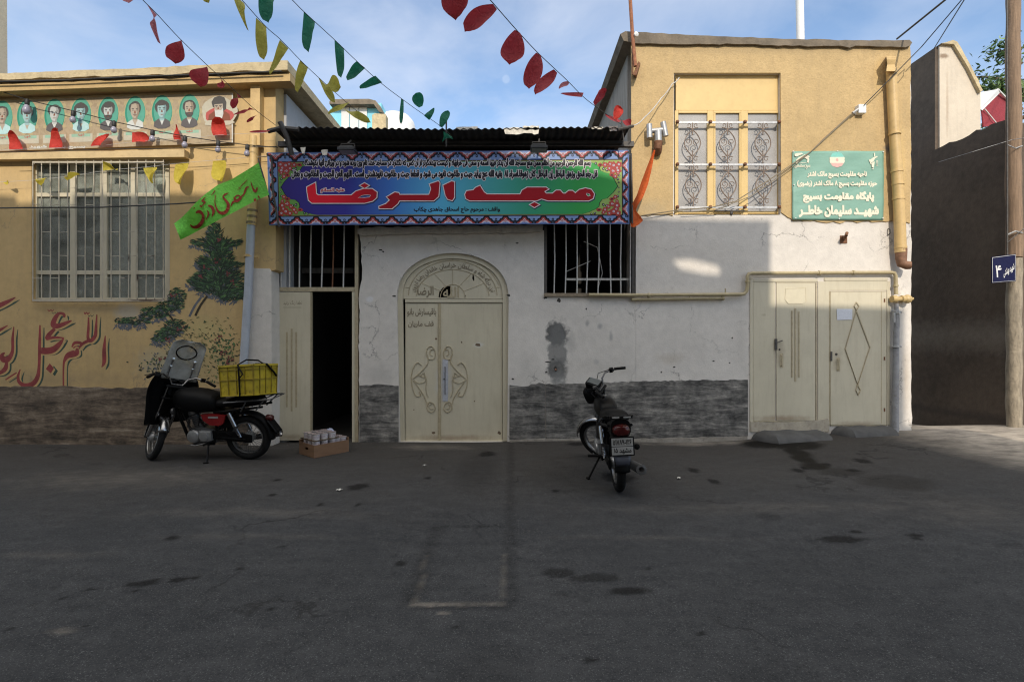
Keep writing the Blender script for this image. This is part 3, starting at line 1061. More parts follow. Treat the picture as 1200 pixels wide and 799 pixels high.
for i, x in enumerate(xs):
    g.tube([P(x, 187.4, Yg), P(x + rng.uniform(-.5, .5), 270, Yg), P(x, 353, Yg)], 0.0062, 6)
for i in range(15):
    for y in ((272, 300) if i % 2 else (240, 326)):
        g.tube([P(xs[i], y + rng.uniform(-1, 1), Yg), P(xs[i + 1], y, Yg)], 0.0042, 5)
for y in (190, 352):
    g.pbox(38, 192, y - 1, y + 1, Yg - 0.006, 0.012)
for x in (40, 118, 190):
    for y in (192, 272, 330, 350):
        g.tube([P(x, y, Yg), P(x, y, Yg + 0.1)], 0.006, 5)
g.build('grille', m_bars, wf)
g = MB()
def cur(u, v):
    x = 38 + 160 * u
    q = P(x, 190 + 162 * v, 7.15)
    fold = math.sin(u * 50 + 0.8 * math.sin(v * 3 + u * 9)) * 0.006 * (1 + math.sin(u * 11)) + 0.005 * math.sin(u * 113 + v)
    gap = 0.0
    return (q.x, 7.15 + fold + gap, q.z)
g.grid(cur, 200, 8)
g.build('curtain', m_curtain, wf, smooth=True)

# painted mural: lettering and shrubs lie on the wall as paint
m_mred = simple('faded_crimson_paint', (0.27, 0.045, 0.045), 0.7, 0.3, 7.0, 0, 40, None, 0.25, (0.40, 0.22, 0.14))
m_mgreen = simple('faded_bottle_green_paint', (0.045, 0.085, 0.06), 0.7, 0.25, 12)
def mural():
    q = lambda s_: [(x / 7.607, 350 + y / 7.607, w / 7.607) for x, y, w in s_]
    S = [[(940, 330, 8), (930, 450, 32), (930, 560, 34), (908, 610, 8)],
         [(865, 140, 8), (858, 250, 24), (850, 330, 32), (810, 375, 34), (785, 360, 28)],
         [(790, 165, 12), (790, 260, 22), (785, 340, 26), (795, 372, 30)],
         [(795, 372, 28), (740, 400, 26), (705, 440, 16)],
         [(642, 432, 10), (665, 395, 26), (710, 392, 26), (738, 405, 20)], [(700, 425, 8), (675, 425, 10), (655, 440, 12)],
         [(690, 440, 20), (685, 480, 46), (655, 490, 60), (610, 505, 50), (582, 540, 30), (568, 600, 16), (567, 790, 15)],
         [(750, 118, 6), (760, 136, 10), (772, 122, 8), (785, 136, 10), (800, 120, 6)], [(425, 95, 5), (440, 110, 8), (455, 98, 6), (468, 110, 8), (482, 95, 5)],
         [(575, 168, 16), (572, 140, 26), (535, 130, 24), (505, 155, 36), (480, 205, 46), (480, 240, 46), (530, 240, 42), (600, 212, 28), (640, 195, 10)],
         [(490, 268, 26), (440, 320, 40), (420, 355, 30), (480, 345, 24), (570, 350, 12)],
         [(570, 350, 10), (535, 400, 38), (480, 450, 56), (420, 465, 58), (368, 462, 58)],
         [(358, 235, 12), (355, 400, 26), (350, 600, 26), (335, 700, 38), (290, 760, 44), (220, 772, 40), (172, 740, 30), (163, 690, 24), (182, 628, 8)],
         [(125, 250, 8), (115, 350, 24), (112, 470, 28), (75, 535, 50), (35, 540, 56), (18, 505, 36), (45, 480, 12)], [(62, 560, 22), (50, 620, 40), (10, 655, 34), (-40, 665, 20)],
         [(-80, 110, 10), (0, 60, 40), (80, 22, 30), (140, -12, 8)], [(70, 238, 8), (0, 280, 26), (-60, 310, 26)], [(150, 658, 12), (100, 690, 14), (50, 722, 12)]]
    S = [q(s_) for s_ in S]
    dot = [[(445 / 7.607, 350 + 575 / 7.607), (482 / 7.607, 350 + 620 / 7.607), (455 / 7.607, 350 + 665 / 7.607), (410 / 7.607, 350 + 625 / 7.607)]]
    red = [c for s_ in S for c in stroke(s_)] + dot
    grn = [c for s_ in S for c in stroke([(x + 4.6, y + 3.0, w * 0.62) for x, y, w in s_])] + [[(x + 4.6, y + 3) for x, y in dot[0]]]
    gap = [c for s_ in S for c in stroke([(x + 1.6, y + 1.2, w * 1.06 + 0.5) for x, y, w in s_])] + [[(x + 1.6, y + 1.6) for x, y in dot[0]]]
    m = MB()
    m.mat(m_mgreen).psheet(grn, YL, 0.0012)
    m.mat(simple('mural_ground_paint', (0.55, 0.37, 0.16), 0.8, 0.08, 3)).psheet(gap, YL, 0.0020)
    m.mat(m_mred).psheet(red, YL, 0.0028)
    m.build('mural_lettering', None, HL)
mural()
def shrubs():
    m = MB()
    cols = {'shade': simple('mural_slate_shadow', (0.12, 0.13, 0.15), 0.8, 0.2, 9), 'dark': simple('mural_dark_leaf', (0.022, 0.035, 0.022), 0.8, 0.3, 20),
            'mid': simple('mural_mid_leaf', (0.045, 0.10, 0.045), 0.8, 0.3, 20), 'light': simple('mural_light_leaf', (0.10, 0.20, 0.07), 0.8, 0.3, 20),
            'red': simple('mural_red_bloom', (0.20, 0.05, 0.05), 0.8, 0.3, 20), 'stem': simple('mural_stem', (0.045, 0.035, 0.02), 0.8, 0.3, 20), 'tan': simple('mural_tan_leaf', (0.20, 0.17, 0.07), 0.8, 0.3, 20)}
    r = random.Random(5)
    k = [0]
    def leaf(x, y, L, w, a, c, base):
        dx, dy = math.cos(a), math.sin(a)
        p_ = [(x - dx * L, y - dy * L), (x - dy * w, y + dx * w), (x + dx * L, y + dy * L), (x + dy * w, y - dx * w)]
        k[0] += 1
        m.mat(cols[c]).psheet([p_], YL, base + (k[0] % 400) * 4e-6)
    def stems(p_, w):
        m.mat(cols['stem']).psheet(stroke([(x, y, w) for x, y in p_]), YL, 0.0030)
        m.mat(cols['shade']).psheet(stroke([(x - 7, y + 1, w) for x, y in p_]), YL, 0.0013)
    stems([(243, 347), (235, 358), (229, 370)], 2.6)
    stems([(190, 361), (200, 371), (207, 381)], 2.2)
    # tall shrub: ragged arms stacked over a wide foot
    arms = [(252, 275, 8, 14), (270, 284, 12, 5), (236, 284, 10, 5), (254, 290, 12, 12), (262, 302, 10, 10), (254, 312, 16, 9), (274, 310, 10, 4), (238, 306, 7, 6), (246, 326, 18, 9), (268, 324, 16, 9), (258, 336, 26, 9), (272, 344, 16, 8), (232, 330, 10, 6)]
    for (cx, cy, rx, ry) in arms:
        for i in range(int(rx * ry * 0.8)):
            a = r.uniform(0, 6.28); q = math.sqrt(r.random())
            leaf(cx - 4 + rx * q * math.cos(a), cy + 5 + ry * q * math.sin(a), r.uniform(2, 4), 0.9, r.uniform(0, 3.1), 'shade', 0.0012)
        for i in range(int(rx * ry * 1.5)):
            a = r.uniform(0, 6.28); q = math.sqrt(r.random())
            x, y = cx + rx * q * math.cos(a) * 1.2, cy + ry * q * math.sin(a)
            leaf(x, y, r.uniform(2.0, 5.4), r.uniform(0.4, 0.8), math.atan2(-0.5 + r.uniform(-.5, .5), (x - 256) / 14 + r.uniform(-.6, .6)), r.choices(['dark', 'mid', 'light'], [6, 3, 1])[0], 0.0032)
    for (x, y) in ((257, 281), (255, 306), (242, 313), (267, 321), (236, 325), (272, 331)):
        for i in range(5):
            leaf(x + r.uniform(-3, 3), y + r.uniform(-2.5, 2.5), 1.6, 1.1, r.uniform(0, 3), 'red', 0.0052)
    arms = [(208, 347, 9, 10), (200, 358, 15, 6), (182, 366, 16, 7), (160, 376, 15, 5), (143, 376, 7, 4), (196, 390, 12, 7), (206, 382, 12, 8), (188, 396, 8, 5)]
    for (cx, cy, rx, ry) in arms:
        for i in range(int(rx * ry * 0.8)):
            a = r.uniform(0, 6.28); q = math.sqrt(r.random())
            leaf(cx - 3 + rx * q * math.cos(a), cy + 6 + ry * q * math.sin(a), r.uniform(2, 4), 0.9, r.uniform(0, 3.1), 'shade', 0.0012)
        for i in range(int(rx * ry * 1.4)):
            a = r.uniform(0, 6.28); q = math.sqrt(r.random())
            leaf(cx + rx * q * math.cos(a) * 1.15, cy + ry * q * math.sin(a), r.uniform(1.6, 3.2), r.uniform(0.5, 0.9), r.uniform(-0.8, 0.5), r.choices(['dark', 'mid', 'light'], [6, 3, 1.6])[0], 0.0032)
    for (x, y) in ((204, 346), (212, 385), (196, 399), (262, 413), (270, 420), (266, 424), (256, 396), (190, 420)):
        for i in range(5):
            leaf(x + r.uniform(-4, 4), y + r.uniform(-2.5, 2.5), 1.5, 1.1, r.uniform(0, 3), 'red', 0.0052)
    for i in range(420):            # loose sprays low on the wall
        x = r.gauss(232, 30)
        y = r.gauss(408, 20)
        if 176 < x < 284 and 372 < y < 452:
            leaf(x, y, r.uniform(0.8, 2.4), r.uniform(0.4, 0.8), r.uniform(-1, 1), r.choices(['dark', 'mid', 'light', 'tan'], [1.4, 1.2, 0.4, 4.5])[0], 0.0032)
    for i in range(150):
        leaf(r.gauss(262, 10), r.gauss(414, 14), r.uniform(1.2, 2.8), 0.8, r.uniform(-1.4, 1.4), r.choice(['dark', 'mid', 'mid', 'light']), 0.0033)
    for i in range(90):
        leaf(r.gauss(188, 14), r.gauss(430, 9), r.uniform(1.2, 2.4), 0.8, r.uniform(-1.4, 1.4), r.choice(['dark', 'shade', 'mid']), 0.0033)
    m.build('mural_shrubs', None, HL)
shrubs()

# ------------------------------------------------------------------ the mosque front in the middle
MQ = thing('mosque_building', P(530, 517.5, YM), 'white plastered mosque front with a cream arched door and dark tin canopy', 'mosque')
def arch_pts(cx, yb, hw, ysp, yt, n=26, flat=0.0):
    pts = [(cx - hw, yb), (cx - hw, ysp)]
    for i in range(1, n):
        a = math.pi - math.pi * i / n
        pts.append((cx + hw * math.cos(a), ysp - (ysp - yt) * math.sin(a) ** 0.84))
    return pts + [(cx + hw, ysp), (cx + hw, yb)]
ac = 530.5
hole = arch_pts(ac, 517.5, 65.5, 350, 296.5)
hole[0], hole[-1] = (468.5, 517.5), (594.5, 517.5)
wl_ = MB()
left = jag([(420.5, 530), (420.5, 420), (421, 345), (424, 322), (424, 300), (421, 274)], 0.8, 5)
outl = left + [(637.5, 270), (637.5, 346), (745, 347), (745, 530)]
wl_.prism(XZ(outl, YM), YM, YM + 0.28, [XZ(hole, YM)])
wl_.build('wall', m_white, MQ)
b = MB()
b.pprism(jag([(419, 268), (430, 266.5), (520, 265), (600, 264), (622, 263), (632, 261), (637, 264), (636, 269)], 0.7, 6) + jag([(634, 271), (620, 272.5), (560, 273), (470, 274), (424, 276), (419, 274)], 0.8, 7), YM - 0.07, 0.40)
b.build('coping', simple('lumpy_plaster_coping', (0.52, 0.48, 0.42), 0.85, 0.15, 10, 0.5, 40, None, 0.4, (0.15, 0.11, 0.08)), MQ, bevel=0.012)
for pts, bot, pr in (([(421, 452), (443, 450), (467, 452)], [(467, 522), (421, 522)], 0.012), ([(597, 451), (615, 453), (632, 448), (639, 450)], [(639, 513), (597, 515)], 0.012), ([(639.6, 450), (680, 449), (745, 447), (800, 445.5), (876.5, 445)], [(876.5, 511), (745, 514), (639.6, 514)], 0.010)):
    b = MB()
    b.pprism(jag(pts, 0.8, 4) + bot, YM - pr, pr - 0.001)
    b.build('dado', m_dado, MQ)
b = MB()
b.pprism(jag([(597, 516), (640, 514.4), (745, 514.4), (876, 511.4)], 0.7, 6) + [(876, 524), (597, 524)], YM - 0.03, 0.029)
b.pprism([(421, 521), (468, 519), (468, 526), (421, 526)], YM - 0.03, 0.029)
b.build('skirting', simple('pale_cement_skirting', (0.30, 0.27, 0.23), 0.9, 0.2, 8, 0.5, 40, None, 0.5), MQ)
# dark flat marks for crumbs of missing plaster and the gas-cock hole
b = MB()
for i, (x, y, rx, ry) in enumerate([(651, 432, 2.2, 2.8), (446, 293, 2, 1), (449, 295, 1.2, 1), (606, 285, 1.5, 1), (642, 424, 3, 0.8), (648, 421, 2, 0.8), (687, 362, 1, 1), (639, 349, 2, 1.5), (655, 352, 2, 3), (790, 430, 1.4, 1), (836, 423, 1.5, 0.7), (855, 425, 1, 0.8), (775, 436, 1, 1), (462, 347, 2, 1.2), (596, 346, 2, 1.6), (601, 444, 1.5, 1), (640, 436, 1.2, 1.2), (858, 396, 1, 1), (748, 352, 1, 1)]):
    b.psheet([blob(x, y, rx, ry, 9, 0.4, i)], YM, 0.0018)
b.build('plaster_chips', simple('chip_dark_grey', (0.05, 0.045, 0.04), 0.9), MQ)
b = MB()
b.lathe([(0.0, 0), (0.014, 0), (0.016, 0.01), (0.01, 0.02), (0.0, 0.022)], P(651, 433, YM - 0.003), (0, -1, 0), 10)
b.build('pipe_stub', simple('copper_stub', (0.45, 0.22, 0.14), 0.4, Metallic=0.6), MQ)
b = MB()
b.pprism(jag([(291.5, 530), (291.5, 318), (296, 314), (316, 315), (318, 320), (318.5, 530)], 0.5, 8), 6.98, 0.24)
b.build('gate_pier', m_white, MQ, bevel=0.01)
# arched door
Yd = YM + 0.055
d = MB()
inner = arch_pts(530.5, 517.5, 58.5, 348, 303)
inner[0], inner[-1] = (474, 517), (589.5, 517)
ol = [(x, y) for x, y in hole]
ol[0], ol[-1] = (468.6, 516.8), (594.4, 516.8)
d.prism(XZ(ol, Yd), Yd - 0.012, Yd + 0.05, [XZ([(474.5, 516)] + inner[1:-1] + [(589, 516)], Yd)])
d.pbox(474.6, 589, 350.5, 354.5, Yd - 0.004, 0.05)
dr = d.build('door', m_cream, MQ, bevel=0.004)
for (xa, xb) in ((475, 513.4), (516.6, 588.6)):
    l = MB()
    l.pbox(xa, xb, 355, 516, Yd + 0.014, 0.03)
    l.build('leaf', m_cream, dr, bevel=0.003)
l = MB()
l.pbox(513.5, 516.5, 355, 516, Yd + 0.002, 0.03)
l.build('meeting_strip', m_cream2, dr, bevel=0.003)
l = MB()
fan = [(472.3, 350)] + [p_ for p_ in arch_pts(530.5, 350, 58.4, 348, 303.2)[1:-1]] + [(588.6, 350)]
hol = [[(513.5, 348.5), (514.5, 342), (518.5, 337), (523, 335.4), (528, 335), (530, 341), (527, 345), (526, 348.5)], blob(554.5, 325, 1.2, 4, 9, 0.4, 2), blob(537, 345.5, 0.9, 1.1, 8, 0.2, 3), blob(545, 346.5, 0.9, 1.0, 8, 0.2, 4)]
l.prism(XZ(fan, Yd), Yd + 0.012, Yd + 0.03, [XZ(h, Yd) for h in hol])
l.build('fanlight_panel', m_cream, dr)
l = MB()
def arcpath(cx, cy, rx, ry, a0, a1, n=24):
    return [P(cx + rx * math.cos(a0 + (a1 - a0) * i / n), cy - ry * math.sin(a0 + (a1 - a0) * i / n), Yd + 0.010) for i in range(n + 1)]
for (rx, ry) in ((52, 41.5), (42.5, 31)):
    l.tube(arcpath(530.5, 347, rx, ry, 0.02, math.pi - 0.02), 0.006, 6)
l.tube(arcpath(530.5, 349, 14.5, 15.5, 0, math.pi), 0.006, 6)
for a in (0.50, 1.02, 1.57, 2.12, 2.64):
    l.tube([P(530.5 + 15 * math.cos(a), 349 - 16 * math.sin(a), Yd + 0.010), P(530.5 + 41 * math.cos(a), 347 - 30.5 * math.sin(a), Yd + 0.010)], 0.004, 5)
for a in (0.25, 1.02, 1.57, 2.12, 2.9):
    l.tube([P(530.5 + 52 * math.cos(a), 347 - 41.5 * math.sin(a), Yd + 0.010), P(530.5 + 57 * math.cos(a), 348 - 45 * math.sin(a), Yd + 0.010)], 0.004, 5)
l.tube(arcpath(530.5, 347, 56, 45, 1.1, 1.5, 8), 0.004, 5)
l.tube(arcpath(530.5, 347, 56, 45, 1.66, 2.2, 8), 0.004, 5)
l.tube(arcpath(530.5, 347, 56, 45, 0.3, 0.95, 8), 0.004, 5)
l.build('fanlight_bars', m_cream2, dr, smooth=True)
# raised steel lettering
m_ltr = simple('raised_letter_brown', (0.20, 0.165, 0.11), 0.6, 0.2, 20)
l = MB()
cs = text2d('این درگه شاه و سلطان خراسان خاندان رضا اردوی', 0, 1, 0, 1, 0.01)
def bend(p_):
    a = math.pi * (0.955 - 0.91 * p_[0])
    rr = 43.5 + 7.5 * p_[1]
    ry = 32 + 8.5 * p_[1]
    q = P(530.5 + rr * math.cos(a), 347 - ry * math.sin(a), Yd)
    return (q.x, q.z)
def prist(l, cs, y, d_):
    V, T = fill(cs)
    n = len(V)
    l.add([(p_[0], y, p_[1]) for p_ in V], T)
prist(l, [[bend(p_) for p_ in c] for c in cs], Yd + 0.004, 0)
ptext(l, 'الرضا', 489, 508, 335, 349, Yd, -0.008, 0.02)
l2 = MB()
ptext(l2, 'الله', 519, 538, 336, 349, Yd, -0.004, 0.02)
l2.build('lettering', m_cream2, dr)
ptext(l, 'باقیسارش بانو', 477, 511, 361, 371, Yd, -0.011, 0.02)
ptext(l, 'قف ماریان', 478, 508, 376, 384, Yd, -0.011, 0.02)
l.build('lettering', m_ltr, dr)
# scroll ornament on the leaves
l = MB()
def scroll(mir):
    X = lambda x: 515 + mir * (x - 515)
    Yo = Yd + 0.008
    def tb(pts, r=0.0065):
        S = []
        n = len(pts)
        for i in range(n - 1):
            p0, p1, p2, p3 = pts[max(i - 1, 0)], pts[i], pts[i + 1], pts[min(i + 2, n - 1)]
            for j in range(5):
                t = j / 5
                S.append(tuple(0.5 * (2 * p1[k] + (p2[k] - p0[k]) * t + (2 * p0[k] - 5 * p1[k] + 4 * p2[k] - p3[k]) * t * t + (3 * p1[k] - p0[k] - 3 * p2[k] + p3[k]) * t ** 3) for k in range(2)))
        S.append(pts[-1])
        l.tube([P(X(x), y, Yo) for x, y in S], r, 6)
    tb([(501, 416), (503, 421), (509, 420), (510, 412), (506, 406), (501, 408), (500, 415), (502, 424), (495, 434), (484, 444)])
    tb([(501, 476), (503, 471), (508, 473), (510, 479), (506, 483), (501, 480), (500, 473), (498, 466), (492, 456), (484, 445)])
    tb([(494, 428), (489, 425), (484, 432), (482, 444), (484, 456), (488, 464), (493, 463), (491, 459)])
    tb([(484, 444), (490, 440), (497, 442), (497, 437), (492, 441)], 0.005)
    tb([(484, 445), (491, 449), (498, 447), (499, 441)], 0.005)
    tb([(509, 410), (505, 410), (504, 415), (507, 417)], 0.005)
    tb([(508, 479), (504, 479), (503, 475), (506, 473)], 0.005)
    tb([(497, 440), (500, 446), (499, 456), (502, 466)], 0.005)
scroll(1)
scroll(-1)
l.build('scroll_ornament', m_cream2, dr, smooth=True)
l = MB()
l.pbox(518.5, 525, 421, 470, Yd + 0.006, 0.007)
l.build('lock_plate', simple('bare_steel_plate', (0.45, 0.46, 0.50), 0.4, 0.15, 20), dr, bevel=0.002)
l = MB()
l.tube([P(521.5, 430, Yd + 0.005), P(521.5, 430, Yd - 0.03), P(521.5, 462, Yd - 0.03), P(521.5, 462, Yd + 0.005)], 0.007, 8)
l.tube([P(520.5, 444, Yd + 0.004), P(520.5, 444, Yd - 0.004)], 0.012, 10)
l.build('handle', m_darkiron, dr, smooth=True)
l = MB()
for i, (x, y, rx, ry) in enumerate([(541, 401, 1, 1), (560, 404, 3, 2), (585, 507, 2, 2), (508, 507, 2, 1.6), (511, 397, 1.2, 1.4), (556, 470, 0.8, 0.8), (485, 480, 0.8, 0.6)]):
    l.psheet([blob(x, y, rx, ry, 9, 0.3, i)], Yd + 0.0135, 0.001)
l.build('paint_chips', simple('paint_chip', (0.16, 0.11, 0.07), 0.8), dr)

# left doorway with closed leaf, open dark half and barred transom
l = MB()
Yl = YM + 0.02
l.pbox(318.6, 323, 262, 341, Yl, 0.05)
l.pbox(415.6, 419.6, 262, 520, Yl, 0.06)
l.pbox(323.1, 415.5, 336.5, 341.5, Yl, 0.05)
tr = l.build('barred_window', m_darkiron, MQ, bevel=0.003)
tr.data.materials[0] = m_cream2
for i, x in enumerate((330, 340, 352, 365, 378, 390.7, 403.5)):
    l = MB()
    x2 = x - (0.6 if i < 2 else 1.2)
    l.tube([P(x, 262, Yl + 0.02), P((x + x2) / 2 + rng.uniform(-.6, .6), 300, Yl + 0.02), P(x2, 337, Yl + 0.02)], 0.011, 7)
    l.build('bar', m_rust if i == 5 else m_iron, tr, smooth=True)
l = MB()
l.pbox(325, 414, 314, 320, Yl + 0.5, 0.04)
l.build('rail', m_darkiron, tr)
l = MB()
l.pbox(319, 363.6, 342.2, 516, Yl, 0.04)
dl = l.build('door', m_cream, MQ, bevel=0.004)
dl['label'] = 'narrow cream door leaf with three upright rods'
l = MB()
for x, ya, yb in ((336, 389, 477), (341.6, 385, 482), (347, 389, 477)):
    l.pbox(x - 1, x + 1, ya, yb, Yl - 0.008, 0.009)
l.build('rods', m_cream2, dl, bevel=0.002)
l = MB()
ptext(l, 'لطفا زنگ بزنید', 332, 354, 352, 358, Yl, 0.001, 0.0)
l.pbox(332, 353, 360, 360.5, Yl - 0.001, 0.0008)
l.build('lettering', m_ltr, dl)
l = MB()
l.pbox(363.7, 365, 342.2, 516, Yl - 0.004, 0.05)
l.build('edge_strip', m_cream2, dl)
l = MB()
l.pbox(412.5, 415.5, 342, 520, Yl + 0.004, 0.04)
l.build('door_post', m_cream, MQ)
# right barred opening
l = MB()
l.pbox(637.7, 744, 343.5, 347.5, YM - 0.03, 0.12)
rw = l.build('barred_window', simple('rusted_sill_angle', (0.24, 0.19, 0.13), 0.7, 0.3, 12, 0.3, 40, None, 0.6, (0.1, 0.05, 0.03)), MQ, bevel=0.004)
for i, x in enumerate((649.5, 663, 676, 688, 701.5, 715, 728, 739)):
    l = MB()
    l.tube([P(x, 262, YM + 0.04), P(x + rng.uniform(-.8, .8), 305, YM + 0.04), P(x + rng.uniform(-1, 1), 343.6, YM + 0.04)], 0.010, 7)
    l.build('bar', m_iron, rw, smooth=True)
l = MB()
l.pbox(664, 742, 326, 328.5, YM + 0.1, 0.02)
l.tube([P(664, 318, YM + 0.3), P(692, 306, YM + 0.3)], 0.006, 5)
l.tube([P(684, 283, YM + 0.25), P(700, 290, YM + 0.25), P(706, 320, YM + 0.2), P(700, 340, YM + 0.2)], 0.006, 5)
l.build('loose_rods', m_iron, rw)
l = MB()
l.pbox(637.7, 641, 264, 343.4, YM, 0.1)
l.build('side_post', m_darkiron, rw)
l = MB()
l.pbox(741, 744.5, 264, 343.4, YM + 0.02, 0.08)
l.build('side_post', m_darkiron, rw)
# hall behind: near-black walls and added side linings stand in for its shade
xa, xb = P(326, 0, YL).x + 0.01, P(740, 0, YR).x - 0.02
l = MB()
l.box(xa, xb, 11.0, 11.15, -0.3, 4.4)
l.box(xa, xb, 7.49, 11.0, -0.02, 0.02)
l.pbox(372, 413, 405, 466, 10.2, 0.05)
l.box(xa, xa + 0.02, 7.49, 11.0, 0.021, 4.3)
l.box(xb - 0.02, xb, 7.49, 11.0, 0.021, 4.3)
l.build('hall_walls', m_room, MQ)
# roof: corrugated tin, front edge over the banner
Yt = 6.62
def tin(u, v):
    x = (318 - 600) / F * Yt + u * (738 - 318) / F * Yt
    z = P(0, 150.5, Yt).z + 0.011 * math.sin(x * 2 * math.pi / 0.098) + 0.012 * math.sin(x * 1.7)
    return (x, Yt + v * 4.6, z - 0.05 * v)
l = MB()
l.grid(tin, 420, 4)
rf = l.build('tin_roof', m_tin, MQ, smooth=60, solid=0.004)
l = MB()
for y_ in (Yt + 0.35, Yt + 1.6, Yt + 3):
    z = P(0, 151, Yt).z - 0.10
    l.box(xa, xb, y_, y_ + 0.06, z, z + 0.075)
l.build('purlin', m_darkiron, rf)
l = MB()
a_, c_ = P(322, 152, Yt), P(735, 152, Yt)
l.box(a_.x, c_.x, Yt + 0.03, Yt + 0.07, a_.z - 0.12, a_.z - 0.028)
l.v, l.f, l.m = [], [], []
l.box(a_.x, c_.x, Yt + 0.30, Yt + 0.34, a_.z - 0.07, a_.z - 0.028)
l.build('eave_board', simple('dark_board', (0.025, 0.022, 0.02), 0.85, 0.4, 10, 0.3, 40), rf)  # near-black board set back under the tin edge
l = MB()
for i, (x0, x1, y0, y1) in enumerate([(590, 632, 150, 157), (612, 632, 148, 152), (692, 707, 149.5, 151.5), (713, 724, 148, 154), (534, 560, 149, 151.5), (352, 358, 173, 180), (376, 384, 176, 182)]):
    k = jag([(x0, y0), (x1, y0 - 0.5)], 0.8, 4) + jag([(x1 - 1, y1), (x0 + 2, y1)], 1.2, 4)
    l.pprism(k, Yt + 0.012, 0.008)
l.build('torn_pale_strips', m_tornpale, rf)  # pale strips for torn edges and gaps of light along the roof
l = MB()
l.ptube([(328, 143, 6.55), (336, 160, 6.6), (342, 182, 6.7)], 0.035, 7)
l.ptube([(314, 154, 6.6), (330, 150, 6.6), (350, 152, 6.6)], 0.03, 7)
l.ptube([(724, 152, 6.55), (742, 148, 6.6)], 0.022, 8)
l.ptube([(728, 140, 6.6), (731, 165, 6.62)], 0.008, 6)
l.ptube([(523, 141, 6.56), (523, 172, 6.62)], 0.012, 6)
l.build('bent_brackets', m_darkiron, rf, smooth=True)

# ------------------------------------------------------------------ ochre guard post on the right
GP = thing('guard_post', P(900, 510, YR), 'two-storey ochre and white building with two cream steel doors and a tall window', 'building')
wh = [(790, 86), (914.5, 86), (914.5, 252), (790, 252)]
b = MB()
b.prism(XZ([(745.2, 530), (745.2, 45), (1067, 50)] + jag([(1067, 50), (1068, 300), (1067.5, 400), (1069, 530)], 0.7, 8), YR), YR, YR + 0.25, [XZ(wh, YR)])
b.build('wall', m_white, GP)
b = MB()
low = jag([(1067, 262), (1050, 260), (1035, 259.5), (980, 260.5), (930, 259)], 1.5, 4) + jag([(930, 259), (920, 252), (915.5, 249)], 1.0, 4)
low2 = jag([(789, 253), (775, 251.5), (760, 253), (740, 254)], 1.2, 4)
b.prism(XZ([(739.5, 46), (1066, 51)] + jag([(1067, 60), (1067.5, 160), (1067, 255)], 0.8, 7) + low + [(914.8, 85.6), (789.7, 85.6)] + low2, YR - 0.016), YR - 0.016, YR - 0.001)
b.build('upper_render', m_render, GP)
b = MB()
b.pprism(jag([(727, 40), (733, 37), (748, 38), (830, 42), (900, 45), (1000, 47.5), (1066, 47)], 0.6, 9) + jag([(1069, 50), (1067, 54), (1061, 55.5), (1003, 54), (996, 56), (985, 54), (955, 54.5), (860, 52), (745, 51), (731, 48)], 0.8, 8), YR - 0.06, 4.1)
b.build('coping', m_coping, GP)
b = MB()
b.box(xb + 0.02, xb + 0.22, YR + 0.251, 11.2, -0.3, 5.93)
n_ = 40
b.build('side_wall', m_sidegrey, GP)
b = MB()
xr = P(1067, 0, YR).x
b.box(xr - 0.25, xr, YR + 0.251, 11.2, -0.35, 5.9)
b.build('alley_side_wall', m_alley, GP)
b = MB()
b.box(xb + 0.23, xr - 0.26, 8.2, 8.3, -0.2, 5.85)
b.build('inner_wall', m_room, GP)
# window
Yw = YR + 0.055
w_ = MB()
w_.pbox(791, 914, 87, 92, Yw, 0.06)
w_.pbox(792, 913, 92.1, 129.5, Yw + 0.008, 0.03)
for a, c in ((791, 795), (829, 836.5), (868.5, 876.5), (912, 914)):
    w_.pbox(a, c, 129.6, 251.5, Yw, 0.06)
for a, c, y in ((795.1, 828.9, 129.6), (836.6, 868.4, 129.6), (876.6, 911.9, 129.6), (795.1, 828.9, 247.5), (836.6, 868.4, 247.5), (876.6, 911.9, 247.5)):
    w_.pbox(a, c, y, y + 3, Yw + 0.002, 0.05)
for a, c in ((836.7, 838.6), (866.4, 868.3)):
    w_.pbox(a, c, 132.7, 247.4, Yw + 0.004, 0.03)
gw = w_.build('window', m_yframe, GP, bevel=0.003)
for a, c in ((795, 829), (838.5, 866.5), (876, 912)):
    g = MB()
    g.pbox(a, c, 132, 248, Yw + 0.03, 0.006)
    g.build('pane', m_frost, gw)
g = MB()
Yg2 = YR - 0.02
for y in (143.5, 193, 243):
    g.pbox(793, 913, y - 1.1, y + 1.1, Yg2, 0.014)
g.build('grille_rail', m_galv, gw)
for y in (143.5, 193, 243):
    for x in (793.5, 832, 872.5, 912.5):
        g = MB()
        g.lathe([(0.0, 0), (0.026, 0), (0.028, 0.02), (0.02, 0.035), (0.0, 0.04)], P(x, y, Yg2 + 0.01), (0, -1, 0), 9)
        g.tube([P(x, y, Yg2), P(x, y, Yw)], 0.012, 6)
        g.build('grille_stud', m_rust, gw)
def spiral(cx, cy, r0, a0, turns, sx=1):
    return [(cx + sx * r0 * (1 - 0.75 * k / 18) * math.cos(a0 + turns * 2 * math.pi * k / 18), cy + r0 * (1 - 0.75 * k / 18) * math.sin(a0 + turns * 2 * math.pi * k / 18)) for k in range(19)]
m_scroll = simple('rusty_scroll_iron', (0.21, 0.155, 0.12), 0.7, 0.3, 30, 0.2, 80)
